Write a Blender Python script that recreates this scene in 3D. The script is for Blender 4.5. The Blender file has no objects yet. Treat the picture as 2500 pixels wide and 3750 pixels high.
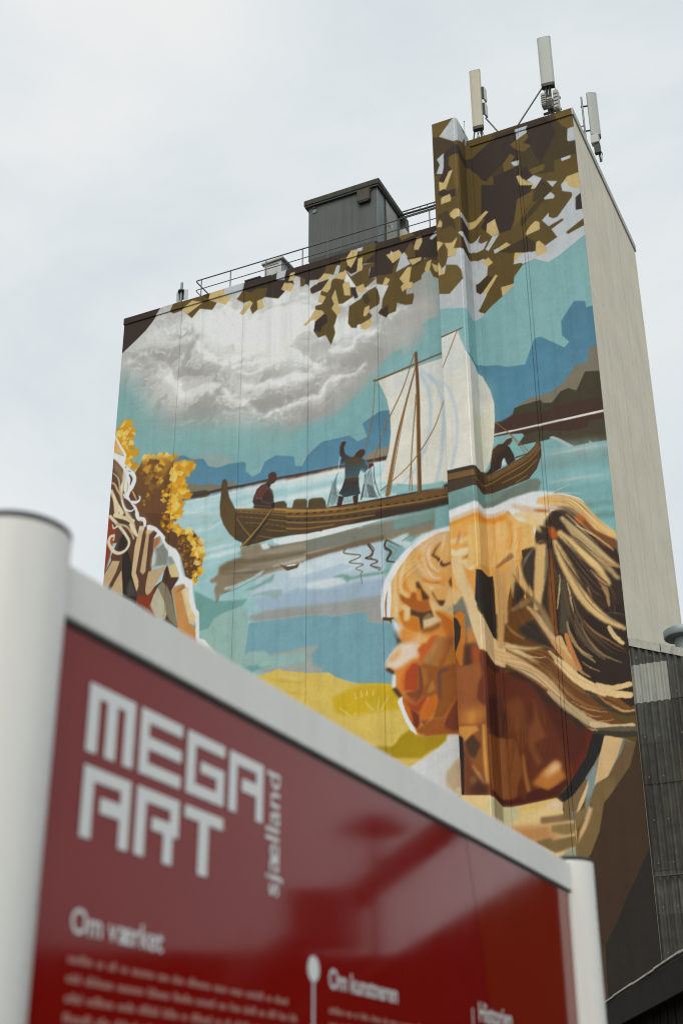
import bpy, bmesh, math, random
import numpy as np
from mathutils import Vector, Matrix
random.seed(7)
rad = math.radians
SC = bpy.context.scene
COL = SC.collection

# ------------------------------------------------------------------ camera
cd = bpy.data.cameras.new('camera')
cam = bpy.data.objects.new('camera', cd); COL.objects.link(cam)
cR = Vector((0.901132, 0.433526, -0.004076)); cU = Vector((0.193737, -0.394257, 0.898347)); cF = Vector((-0.387850, 0.810319, 0.439267))
M = Matrix((cR, cU, -cF)).transposed().to_4x4()
M.translation = Vector((31.543645, -42.414975, 1.600000))
cam.matrix_world = M
cd.sensor_fit = 'VERTICAL'; cd.sensor_height = 36.0; cd.sensor_width = 24.0
cd.lens = 46.470
cd.clip_start = 0.05; cd.clip_end = 3000
cd.dof.use_dof = True; cd.dof.focus_distance = 55.0; cd.dof.aperture_fstop = 5.2
SC.camera = cam
SC.cycles.pixel_filter_type = 'BLACKMAN_HARRIS'; SC.cycles.filter_width = 1.1

# ------------------------------------------------------------------ sky, sun, exposure
SUN_EL, SUN_AZ = rad(48), rad(166)      # azimuth of the sun measured clockwise from +Y
world = bpy.data.worlds.new('World'); SC.world = world; world.use_nodes = True
wn = world.node_tree; wn.nodes.clear()
def wnode(t, **k):
    n = wn.nodes.new(t)
    for a, b in k.items(): setattr(n, a, b)
    return n
sky = wnode('ShaderNodeTexSky', sky_type='NISHITA', sun_disc=False)
sky.sun_elevation = SUN_EL; sky.sun_rotation = SUN_AZ; sky.air_density = 1.0; sky.dust_density = 4.0
tc = wnode('ShaderNodeTexCoord')
mp = wnode('ShaderNodeMapping'); mp.inputs['Scale'].default_value = (1.0, 1.0, 1.9); mp.inputs['Location'].default_value = (3.1, 1.7, .4)
nz = wnode('ShaderNodeTexNoise'); nz.inputs['Scale'].default_value = 1.9; nz.inputs['Detail'].default_value = 7; nz.inputs['Roughness'].default_value = .52; nz.inputs['Distortion'].default_value = .5
cr = wnode('ShaderNodeValToRGB')
e = cr.color_ramp.elements
e[0].position = .34; e[0].color = (.610, .690, .740, 1)
e[1].position = .64; e[1].color = (.890, .900, .892, 1)
m1 = e.new(.50); m1.color = (.768, .818, .838, 1)
gain = wnode('ShaderNodeVectorMath', operation='SCALE'); gain.inputs['Scale'].default_value = 10.0
mix = wnode('ShaderNodeMix', data_type='RGBA'); mix.inputs['Factor'].default_value = .90
bg = wnode('ShaderNodeBackground'); bg.inputs['Strength'].default_value = .1
wo = wnode('ShaderNodeOutputWorld')
L = wn.links.new
L(tc.outputs['Generated'], mp.inputs['Vector']); L(mp.outputs[0], nz.inputs['Vector']); L(nz.outputs['Fac'], cr.inputs['Fac'])
L(cr.outputs['Color'], gain.inputs[0]); L(sky.outputs[0], mix.inputs[6]); L(gain.outputs[0], mix.inputs[7])
L(mix.outputs[2], bg.inputs['Color']); L(bg.outputs[0], wo.inputs['Surface'])

sl = bpy.data.lights.new('sun', 'SUN'); sl.energy = 1.3; sl.angle = rad(40); sl.color = (1, .935, .83)
so = bpy.data.objects.new('sun', sl); COL.objects.link(so)
sd = Vector((math.sin(SUN_AZ)*math.cos(SUN_EL), math.cos(SUN_AZ)*math.cos(SUN_EL), math.sin(SUN_EL)))
so.rotation_euler = (-sd).to_track_quat('-Z', 'Y').to_euler(); so.location = sd*80
SC.view_settings.view_transform = 'Standard'; SC.view_settings.look = 'None'
SC.view_settings.exposure = 0.05; SC.view_settings.gamma = 1.0; SC.view_settings.use_curve_mapping = False

# ------------------------------------------------------------------ helpers
def s2l(c): return c/12.92 if c <= .04045 else ((c+.055)/1.055)**2.4
def hx(h): return tuple(s2l(int(h[i:i+2], 16)/255) for i in (1, 3, 5))

def material(name, col, rough=.6, metal=0, noise=None, bump=None, spec=.5, streak=None, ior=None, rust=None, smudge=None):
    """noise=(scale, amount) mottles the colour; streak=(scale, amount, dark) vertical dirt; bump=(scale, strength)"""
    m = bpy.data.materials.new(name); m.use_nodes = True
    nt = m.node_tree; b = nt.nodes['Principled BSDF']
    b.inputs['Roughness'].default_value = rough; b.inputs['Metallic'].default_value = metal
    b.inputs['Specular IOR Level'].default_value = spec
    if ior: b.inputs['IOR'].default_value = ior
    N = nt.nodes.new; K = nt.links.new
    tcn = N('ShaderNodeTexCoord')
    def mul(sock, fac_sock, lo, hi, frm=(.35, .65)):
        mr = N('ShaderNodeMapRange'); mr.inputs['From Min'].default_value, mr.inputs['From Max'].default_value = frm
        mr.inputs['To Min'].default_value = lo; mr.inputs['To Max'].default_value = hi
        K(fac_sock, mr.inputs['Value'])
        v = N('ShaderNodeVectorMath'); v.operation = 'SCALE'
        K(sock, v.inputs[0]); K(mr.outputs[0], v.inputs['Scale'])
        return v.outputs[0]
    if col == 'paint':
        a = N('ShaderNodeAttribute'); a.attribute_name = 'paint'; cur = a.outputs['Color']
    else:
        r = N('ShaderNodeRGB'); r.outputs[0].default_value = (*col, 1); cur = r.outputs[0]
    if noise:
        n = N('ShaderNodeTexNoise'); n.inputs['Scale'].default_value = noise[0]; n.inputs['Detail'].default_value = 6; n.inputs['Roughness'].default_value = .65
        K(tcn.outputs['Object'], n.inputs['Vector']); cur = mul(cur, n.outputs['Fac'], 1-noise[1], 1+noise[1])
    if streak:
        mpn = N('ShaderNodeMapping'); mpn.inputs['Scale'].default_value = (streak[0], streak[0], streak[0]*.045)
        n = N('ShaderNodeTexNoise'); n.inputs['Scale'].default_value = 1; n.inputs['Detail'].default_value = 5; n.inputs['Roughness'].default_value = .6
        K(tcn.outputs['Object'], mpn.inputs['Vector']); K(mpn.outputs[0], n.inputs['Vector'])
        cur = mul(cur, n.outputs['Fac'], 1-streak[1], 1.0, (.36, .52))
    if rust:
        n = N('ShaderNodeTexNoise'); n.inputs['Scale'].default_value = rust[0]; n.inputs['Detail'].default_value = 8; n.inputs['Roughness'].default_value = .7
        mpn = N('ShaderNodeMapping'); mpn.inputs['Scale'].default_value = (1, 1, .3)
        K(tcn.outputs['Object'], mpn.inputs['Vector']); K(mpn.outputs[0], n.inputs['Vector'])
        mr = N('ShaderNodeMapRange'); mr.inputs['From Min'].default_value = rust[1]; mr.inputs['From Max'].default_value = rust[1]+.12
        mr.inputs['To Max'].default_value = rust[3] if len(rust) > 3 else .8
        K(n.outputs['Fac'], mr.inputs['Value'])
        mx = N('ShaderNodeMix'); mx.data_type = 'RGBA'; mx.inputs[7].default_value = (*rust[2], 1)
        K(mr.outputs[0], mx.inputs['Factor']); K(cur, mx.inputs[6]); cur = mx.outputs[2]
    K(cur, b.inputs['Base Color'])
    if smudge:      # uneven gloss: dust and wiped smears
        mpn = N('ShaderNodeMapping'); mpn.inputs['Scale'].default_value = (1, 1, .55); mpn.inputs['Rotation'].default_value = (.5, .2, 0)
        n = N('ShaderNodeTexNoise'); n.inputs['Scale'].default_value = smudge[0]; n.inputs['Detail'].default_value = 9; n.inputs['Roughness'].default_value = .7
        mr = N('ShaderNodeMapRange'); mr.inputs['From Min'].default_value = .35; mr.inputs['From Max'].default_value = .68; mr.inputs['To Min'].default_value = smudge[1]; mr.inputs['To Max'].default_value = smudge[2]
        K(tcn.outputs['Object'], mpn.inputs['Vector']); K(mpn.outputs[0], n.inputs['Vector']); K(n.outputs['Fac'], mr.inputs['Value']); K(mr.outputs[0], b.inputs['Roughness'])
    if bump:
        n = N('ShaderNodeTexNoise'); n.inputs['Scale'].default_value = bump[0]; n.inputs['Detail'].default_value = 4
        K(tcn.outputs['Object'], n.inputs['Vector'])
        bp = N('ShaderNodeBump'); bp.inputs['Strength'].default_value = bump[1]; bp.inputs['Distance'].default_value = .02
        K(n.outputs['Fac'], bp.inputs['Height']); K(bp.outputs[0], b.inputs['Normal'])
    return m

MAT = {
 'mural':   material('mural_paint', 'paint', .8, noise=(7, .045), streak=(2.4, .09), bump=(22, .16), spec=.3),
 'concrete':material('weathered_concrete', hx('#e8e0cb'), .85, noise=(.5, .06), streak=(2.4, .06), bump=(9, .15), spec=.3, rust=(1.5, .62, (.33, .29, .22), .5)),
 'core':    material('joint_sealant', (.10, .10, .095), .9),
 'coping_side': material('coping_metal', hx('#b9b8ad'), .6, noise=(3, .06)),
 'cabin':   material('cabin_grey_paint', hx('#585c57'), .65, noise=(1.1, .07), streak=(3.5, .22), bump=(6, .05)),
 'cabin_side': material('cabin_pale_paint', hx('#768281'), .55, noise=(1.4, .06), streak=(3, .12)),
 'cabin_roof': material('mossy_felt', hx('#47453a'), .9, noise=(4, .25), bump=(20, .4)),
 'door':    material('door_paint', hx('#95978d'), .5, noise=(2, .05)),
 'galv':    material('galvanised_steel', hx('#7c8284'), .45, .55, noise=(6, .10)),
 'rail':    material('railing_steel', hx('#5e6264'), .5, .3, noise=(6, .12)),
 'dark':    material('dark_rubber', (.03, .03, .028), .6),
 'darkgrey':material('dark_grey_metal', hx('#3e3f3b'), .6, noise=(5, .15)),
 'rust_box':material('dirty_brown_metal', hx('#4c4639'), .75, noise=(5, .22), bump=(25, .3)),
 'white_box':material('white_sheet_metal', hx('#c9cbc6'), .5, noise=(2.5, .06), streak=(3, .1)),
 'ant_beige':material('antenna_beige_shell', hx('#c0baa4'), .5, noise=(2, .03)),
 'ant_grey':material('antenna_grey_shell', hx('#b3b9b0'), .5, noise=(2, .03)),
 'ant_edge':material('antenna_pale_back', hx('#c9cfd0'), .5),
 'radio':   material('radio_unit_shell', hx('#b0aa9f'), .5, noise=(9, .15)),
 'cable':   material('black_cable', (.02, .019, .018), .5),
 'sign_white': material('powder_coated_aluminium', hx('#efeee8'), .3, 0, noise=(3, .025), streak=(16, .05), smudge=(9, .22, .42)),
 'sign_red':   material('red_print', hx('#8c140e'), .07, 0, noise=(1.5, .03), ior=1.39, smudge=(3.0, .045, .095)),
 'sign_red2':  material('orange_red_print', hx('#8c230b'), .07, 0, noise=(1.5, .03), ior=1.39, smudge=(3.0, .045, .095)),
 'sign_txt':   material('white_vinyl', hx('#f0f2f0'), .35),
 'sign_txt2':  material('pink_small_print', hx('#d09a8c'), .35),
 'corr':    material('weathered_corrugated_sheet', hx('#53534c'), .8, noise=(3, .22), streak=(7, .45), bump=(22, .2), rust=(1.6, .60, (.11, .075, .035), .55)),
 'corr2':   material('dark_corrugated_sheet', hx('#4a4943'), .8, noise=(3, .22), streak=(7, .5), bump=(22, .2), rust=(2.2, .57, (.12, .075, .03), .55)),
 'corr_new':material('pale_corrugated_sheet', hx('#aaaba1'), .7, noise=(2, .06), streak=(5, .12)),
 'flash':   material('stained_flashing', hx('#b2b2a7'), .6, .1, noise=(4, .12), rust=(2.4, .54, (.10, .085, .06), .8)),
 'ventcap': material('ventilator_zinc', hx('#8c989a'), .45, .3, noise=(3, .1)),
 'shed':    material('tarred_boards', hx('#231f1d'), .9, spec=.15, noise=(3, .25), streak=(5, .3)),
 'shed_trim':material('dark_fascia', hx('#2a2724'), .9, spec=.15, noise=(4, .2)),
 'shed_roof':material('old_roof_sheet', hx('#5a5349'), .8, noise=(5, .3), rust=(6, .52, (.22, .12, .05))),
 'window':  material('window_glass', hx('#b9bdb5'), .15),
 'ground':  material('asphalt', (.055, .055, .053), .9, noise=(.6, .2), bump=(30, .3)),
 'grass':   material('rough_grass', (.06, .075, .03), .9, noise=(.5, .3)),
}

class MB:
    """collects shapes into one mesh"""
    def __init__(s): s.v = []; s.f = []; s.sm = False
    def add(s, vs, fs):
        o = len(s.v); s.v += [tuple(v) for v in vs]; s.f += [tuple(i+o for i in f) for f in fs]; return s
    def box(s, x0, x1, y0, y1, z0, z1):
        vs = [(x, y, z) for z in (z0, z1) for y in (y0, y1) for x in (x0, x1)]
        return s.add(vs, [(0, 2, 3, 1), (4, 5, 7, 6), (0, 1, 5, 4), (2, 6, 7, 3), (0, 4, 6, 2), (1, 3, 7, 5)])
    def obox(s, c, ax, ay, az):
        """oriented box: centre and three half-axis vectors"""
        c, ax, ay, az = map(Vector, (c, ax, ay, az))
        vs = [c+ax*i+ay*j+az*k for k in (-1, 1) for j in (-1, 1) for i in (-1, 1)]
        return s.add(vs, [(0, 2, 3, 1), (4, 5, 7, 6), (0, 1, 5, 4), (2, 6, 7, 3), (0, 4, 6, 2), (1, 3, 7, 5)])
    def tube(s, pts, r, n=10, caps=True):
        pts = [Vector(p) for p in pts]; rings = []
        for i, p in enumerate(pts):
            t = (pts[min(i+1, len(pts)-1)]-pts[max(i-1, 0)]).normalized()
            a = t.cross(Vector((0, 0, 1)))
            if a.length < .05: a = t.cross(Vector((1, 0, 0)))
            a.normalize(); b = t.cross(a)
            rr = r[i] if isinstance(r, (list, tuple)) else r
            rings.append([p+(a*math.cos(2*math.pi*k/n)+b*math.sin(2*math.pi*k/n))*rr for k in range(n)])
        vs = [v for g in rings for v in g]; fs = []
        for i in range(len(pts)-1):
            for k in range(n): fs.append((i*n+k, i*n+(k+1) % n, (i+1)*n+(k+1) % n, (i+1)*n+k))
        if caps: fs += [tuple(range(n))[::-1], tuple((len(pts)-1)*n+k for k in range(n))]
        return s.add(vs, fs)
    def prism(s, prof, a, b):
        """closed profile (list of vectors) swept from offset a to offset b"""
        n = len(prof); a = Vector(a); b = Vector(b)
        vs = [Vector(p)+a for p in prof]+[Vector(p)+b for p in prof]
        fs = [tuple(range(n))[::-1], tuple(range(n, 2*n))]+[(k, (k+1) % n, n+(k+1) % n, n+k) for k in range(n)]
        return s.add(vs, fs)
    def lathe(s, prof, c, n=32):
        """profile of (r, z) round a vertical axis at c"""
        vs = []; fs = []
        for r, z in prof:
            vs += [(c[0]+r*math.cos(2*math.pi*k/n), c[1]+r*math.sin(2*math.pi*k/n), c[2]+z) for k in range(n)]
        for i in range(len(prof)-1):
            for k in range(n): fs.append((i*n+k, i*n+(k+1) % n, (i+1)*n+(k+1) % n, (i+1)*n+k))
        return s.add(vs, fs)
    def build(s, name, mat, parent=None, bevel=0, smooth=False):
        me = bpy.data.meshes.new(name); me.from_pydata(s.v, [], s.f); me.update()
        bm = bmesh.new(); bm.from_mesh(me)
        bmesh.ops.recalc_face_normals(bm, faces=bm.faces[:])
        if bevel: bmesh.ops.bevel(bm, geom=bm.edges[:], offset=bevel, segments=2, affect='EDGES', clamp_overlap=True)
        bm.to_mesh(me); bm.free()
        if smooth:
            for p in me.polygons: p.use_smooth = True
        me.materials.append(MAT[mat] if isinstance(mat, str) else mat)
        o = bpy.data.objects.new(name, me); COL.objects.link(o)
        if smooth:
            md = o.modifiers.new('edges', 'EDGE_SPLIT'); md.split_angle = rad(40)
        if parent:
            o.parent = parent; o.matrix_parent_inverse = Matrix.Translation(-Vector(parent.location))
        return o
def thing(name, label, cat, loc=(0, 0, 0), group=None):
    o = bpy.data.objects.new(name, None); COL.objects.link(o); o.location = loc; o.empty_display_size = .3
    return tag(o, label, cat, group)
def tag(o, label, cat, group=None, kind=None):
    if label: o['label'] = label
    if cat: o['category'] = cat
    if group: o['group'] = group
    if kind: o['kind'] = kind
    return o

# ------------------------------------------------------------------ ground
g = MB().add([(-700, -500, 0), (700, -500, 0), (700, 900, 0), (-700, 900, 0)], [(0, 1, 2, 3)]).build('ground', 'ground'); g['kind'] = 'structure'

# ------------------------------------------------------------------ mural: vector shapes in wall metres, painted into vertex colours
PXM = .028
def _rng(s): return np.random.RandomState(s)
def vnoise(u, z, seed):
    r = _rng(seed).rand(64, 64).astype(np.float32)
    iu = np.floor(u).astype(int); iz = np.floor(z).astype(int)
    fu = u-iu; fz = z-iz; fu = fu*fu*(3-2*fu); fz = fz*fz*(3-2*fz)
    a = r[iu % 64, iz % 64]; b = r[(iu+1) % 64, iz % 64]; c = r[iu % 64, (iz+1) % 64]; d = r[(iu+1) % 64, (iz+1) % 64]
    return a*(1-fu)*(1-fz)+b*fu*(1-fz)+c*(1-fu)*fz+d*fu*fz
def fbm(u, z, sc, seed, o=4):
    t = 0; a = .5
    for k in range(o): t = t+a*(vnoise(u*sc+17*k, z*sc+31*k, seed+k)-.5); sc *= 2.1; a *= .55
    return t
def smooth_line(pts, n=8):
    P = np.array(pts, float)
    if len(P) < 3: return P
    out = []
    Q = np.vstack([2*P[0]-P[1], P, 2*P[-1]-P[-2]])
    for i in range(1, len(Q)-2):
        p0, p1, p2, p3 = Q[i-1:i+3]
        for t in np.arange(n)/n:
            out.append(.5*((2*p1)+(p2-p0)*t+(2*p0-5*p1+4*p2-p3)*t*t+(3*p1-p0-3*p2+p3)*t**3))
    out.append(P[-1]); return np.array(out)
def blur(m, r):
    r = int(round(r))
    if r < 1: return m
    for _ in range(2):
        for ax in (0, 1):
            p = np.concatenate([np.repeat(np.take(m, [0], ax), r+1, ax), m, np.repeat(np.take(m, [-1], ax), r, ax)], ax)
            c = np.cumsum(p, ax, dtype=np.float64); n = m.shape[ax]
            m = ((np.take(c, np.arange(2*r+1, 2*r+1+n), ax)-np.take(c, np.arange(0, n), ax))/(2*r+1)).astype(np.float32)
    return m
class Canvas:
    def __init__(s, w, h, base):
        s.W = int(math.ceil(w/PXM))+1; s.H = int(math.ceil(h/PXM))+1
        s.a = np.zeros((s.H, s.W, 3), np.float32); s.a[:] = s.rgb(base); s.k = 0
    @staticmethod
    def rgb(h): return np.array([int(h[i:i+2], 16)/255 for i in (1, 3, 5)], np.float32)
    def box(s, P, pad):
        x0 = max(0, int(math.floor((P[:, 0].min()-pad)/PXM))); x1 = min(s.W, int(math.ceil((P[:, 0].max()+pad)/PXM))+1)
        y0 = max(0, int(math.floor((P[:, 1].min()-pad)/PXM))); y1 = min(s.H, int(math.ceil((P[:, 1].max()+pad)/PXM))+1)
        return x0, x1, y0, y1
    def lay(s, m, bx, c, o):
        x0, x1, y0, y1 = bx
        c = s.rgb(c); col = c
        ny, nx = m.shape
        U, Z = np.meshgrid((np.arange(nx)+x0)*PXM, (np.arange(ny)+y0)*PXM)
        if 'g' in o:
            c2, gx, gy = o['g']; c2 = s.rgb(c2)
            t = (np.arange(nx)/max(nx-1, 1))[None, :]*gx+((np.arange(ny)/max(ny-1, 1))[:, None])*gy
            t = (t-t.min())/max(t.max()-t.min(), 1e-6)
            col = c+(c2-c)*t[..., None]
        s.k += 1
        br = fbm(U*.9+s.k*3.7, Z*.9, 2.6, s.k % 23, 4)*.085+fbm(U*1.2, Z*5, 1.5, s.k % 17+40, 2)*.025   # brushy variation inside one coat
        col = col*(1+br[..., None])
        al = (m*o.get('a', 1.0))[..., None]
        v = s.a[y0:y1, x0:x1]; s.a[y0:y1, x0:x1] = v*(1-al)+np.clip(col, 0, 1)*al
    def warp(s, bx, o, ss=1):
        x0, x1, y0, y1 = bx
        n = ss
        U, Z = np.meshgrid((np.arange((x1-x0)*n)+.5)/n-.5+x0, (np.arange((y1-y0)*n)+.5)/n-.5+y0)
        U = U*PXM; Z = Z*PXM
        if o.get('wob'):
            w = o['wob']; f = .45/max(w, .05)
            return U+fbm(U, Z, f, s.k % 31, 5)*2.4*w, Z+fbm(U+50, Z+20, f, s.k % 29+3, 5)*2.4*w
        return U, Z
    def poly(s, c, pts, o):
        P = np.array(smooth_line(pts+[pts[0]], 6) if o.get('sm') else pts, float)
        bl = o.get('b', 0)/PXM; w = o.get('wob', 0)
        bx = s.box(P, (bl*2.2+1)*PXM+w*2); x0, x1, y0, y1 = bx
        if x1-x0 < 1 or y1-y0 < 1: return
        if w:
            U, Z = s.warp(bx, o); ins = np.zeros(U.shape, bool)
            Q = P
            for (ax, ay), (bx_, by_) in zip(Q, np.roll(Q, -1, 0)):
                if ay == by_: continue
                ins ^= ((ay > Z) != (by_ > Z)) & (U < (bx_-ax)*(Z-ay)/(by_-ay)+ax)
            m = ins.astype(np.float32); bl = max(bl, 1)
        else:
            n = 3; H = (y1-y0)*n; W = (x1-x0)*n
            tog = np.zeros((H, W+1), np.int8)
            yy = ((np.arange(H)+.5)/n-.5+y0)*PXM
            for (ax, ay), (bx_, by_) in zip(P, np.roll(P, -1, 0)):
                lo, hi = min(ay, by_), max(ay, by_)
                i0 = np.searchsorted(yy, lo); i1 = np.searchsorted(yy, hi)
                if i1 <= i0: continue
                r = np.arange(i0, i1)
                xs = ax+(yy[r]-ay)*(bx_-ax)/(by_-ay)
                ci = np.clip(np.ceil(((xs/PXM-x0)+.5)*n-.5), 0, W).astype(int)
                tog[r, ci] ^= 1
            m = (np.cumsum(tog, 1)[:, :W] & 1).astype(np.float32).reshape(y1-y0, n, x1-x0, n).mean((1, 3))
        m = blur(m, bl)
        s.lay(m, bx, c, o)
    def stroke(s, c, ws, pts, o):
        P = smooth_line(pts, 8) if (o.get('sm') or len(pts) > 2) else np.array(pts, float)
        bl = o.get('b', 0)/PXM; wm = max(ws)/2
        bx = s.box(P, wm+(bl*2+2)*PXM+o.get('wob', 0)); x0, x1, y0, y1 = bx
        if x1-x0 < 1 or y1-y0 < 1: return
        U, Z = s.warp(bx, o)
        L = np.r_[0, np.cumsum(np.hypot(*np.diff(P, axis=0).T))]; L = L/max(L[-1], 1e-6)
        wv = np.interp(L, np.linspace(0, 1, len(ws)), ws)/2
        best = np.full(U.shape, 1e9, np.float32)
        for i in range(len(P)-1):
            a, b = P[i], P[i+1]; d = b-a; q = max(d@d, 1e-9)
            t = np.clip(((U-a[0])*d[0]+(Z-a[1])*d[1])/q, 0, 1)
            di = np.hypot(U-a[0]-t*d[0], Z-a[1]-t*d[1])-(wv[i]+(wv[i+1]-wv[i])*t)
            best = np.minimum(best, di)
        m = np.clip(.5-best/PXM, 0, 1).astype(np.float32)
        if max(ws) < PXM: m *= max(ws)/PXM
        m = blur(m, bl); s.lay(m, bx, c, o)
    def dabs(s, cols, pts, n, size, o):
        P = np.array(pts, float); r = random.Random(len(cols)*1000+n)
        lo = P.min(0); hi = P.max(0); k = 0; g = 0
        while k < n and g < n*20:
            g += 1
            x = r.uniform(lo[0], hi[0]); y = r.uniform(lo[1], hi[1]); ins = False
            for (ax, ay), (bx, by) in zip(P, np.roll(P, -1, 0)):
                if (ay > y) != (by > y) and x < (bx-ax)*(y-ay)/(by-ay)+ax: ins = not ins
            if not ins: continue
            k += 1; a = r.uniform(.5, 1.5); w = size*r.uniform(.35, .8); h = size*r.uniform(.5, 1.0)
            q = [(x+(math.cos(a)*i*w-math.sin(a)*j*h)*.5*r.uniform(.7, 1.2), y+(math.sin(a)*i*w+math.cos(a)*j*h)*.5*r.uniform(.7, 1.2)) for i, j in ((-1, -1), (1, -1), (1, 1), (-1, 1))]
            s.poly(r.choice(cols), q, {'a': r.uniform(.6, 1)})
    def rim(s, pts, w, a, fade):
        """lit edge of a cumulus: a ragged bright line with soft puffs hanging below it"""
        r = random.Random(len(pts)*7+int(pts[0][0]*10))
        s.poly('#c9c9c6', pts+[(x, y-w*3.0) for x, y in pts[::-1]], {'b': w, 'a': .40*fade, 'wob': w*1.2})
        for (x0, y0), (x1, y1) in zip(pts[:-1], pts[1:]):
            n = max(2, int(math.hypot(x1-x0, y1-y0)/(w*.5)))
            for j in range(n):
                t = (j+r.random())/n; q = r.uniform(.3, 1.0)*w; dy = abs(r.gauss(0, .9))*w
                x = x0+(x1-x0)*t+r.gauss(0, .3)*w; y = y0+(y1-y0)*t-dy
                s.poly(r.choice(['#e6e7e5', '#dcdddb', '#d2d3d1', '#eeefed']), [(x+q*.8*math.cos(v), y+q*.55*math.sin(v)) for v in np.linspace(0, 6.28, 8)[:-1]], {'b': q*.22, 'a': r.uniform(.25, .6)*fade, 'wob': q*.6})
        s.stroke('#e9eae8', [w*.5, w*1.0, w*.5], [(x, y-w*.35) for x, y in pts], {'b': w*.25, 'a': a*.6, 'wob': w*1.3})
        s.stroke('#f3f4f2', [w*.3, w*.6, w*.3], pts, {'b': w*.16, 'a': a*.6, 'wob': w*1.3})
    def swirl(s, pts, amt, light, dark):
        """dragged brush swirls of a light and a dark tone inside an outline"""
        P = np.array(pts, float); bx = s.box(P, .6); x0, x1, y0, y1 = bx
        m = np.zeros((y1-y0, x1-x0), np.float32); U, Z = s.warp(bx, {})
        ins = np.zeros(U.shape, bool)
        for (ax, ay), (bx_, by_) in zip(P, np.roll(P, -1, 0)):
            if ay != by_: ins ^= ((ay > Z) != (by_ > Z)) & (U < (bx_-ax)*(Z-ay)/(by_-ay)+ax)
        m = blur(ins.astype(np.float32), .7/PXM)
        wu = fbm(U, Z, .5, 5, 4)*3.4; wz = fbm(U+9, Z+4, .5, 8, 4)*2.4
        v = fbm(U*.55+wu, Z*1.1+wz+U*.22, 1.3, 12, 5); w = fbm(U*.5+wu*1.3, Z*1.3+wz+U*.2, 2.6, 22, 5)
        rdg = np.clip(1-np.abs(v)*9, 0, 1)**2
        s.lay(m*amt*np.clip(v*4.5+.1, 0, 1)*.8, bx, light, {}); s.lay(m*amt*np.clip(-v*4-.05, 0, 1)*.7, bx, dark, {})
        s.lay(m*amt*rdg*np.clip(w*5+.4, 0, 1), bx, '#f0f1ef', {})
    def strands(s, cols, A, B, n, w, a):
        """loose brush lines that run between two guide curves"""
        r = random.Random(int(A[0][0]*100)+n); A = smooth_line(A, 6); B = smooth_line(B, 6)
        i = np.linspace(0, 1, 12)
        f = lambda P: np.stack([np.interp(i, np.linspace(0, 1, len(P)), P[:, k]) for k in (0, 1)], 1)
        A = f(A); B = f(B)
        for _ in range(n):
            t = r.random(); t2 = min(1, max(0, t+r.gauss(0, .07))); k0 = r.randint(0, 4); k1 = r.randint(k0+4, 12)
            tt = np.linspace(t, t2, 12)[:, None]; C = (A*(1-tt)+B*tt)[k0:k1]
            s.stroke(r.choice(cols), [w*.3, w*r.uniform(.5, 1.4), w*.2], [tuple(q) for q in C[::2]] if len(C) > 5 else [tuple(q) for q in C], {'a': a*r.uniform(.5, 1), 'b': w*.15})
    def run(s, ops):
        for op in ops:
            if op[0] == 't': s.swirl(*op[1:]); continue
            if op[0] == 'h': s.strands(*op[1:]); continue
            if op[0] == 'r': s.rim(op[1], op[2], op[3], op[4]); continue
            if op[0] == 'p': s.poly(op[1], op[2], op[3])
            elif op[0] == 's': s.stroke(op[1], op[2], op[3], op[4])
            else: s.dabs(op[1], op[2], op[3], op[4], op[5])
    def linear(s, k):
        a = np.clip(s.a, 0, 1); l = np.where(a <= .04045, a/12.92, ((a+.055)/1.055)**2.4)
        return np.clip(l*k, 0, .92)

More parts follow.
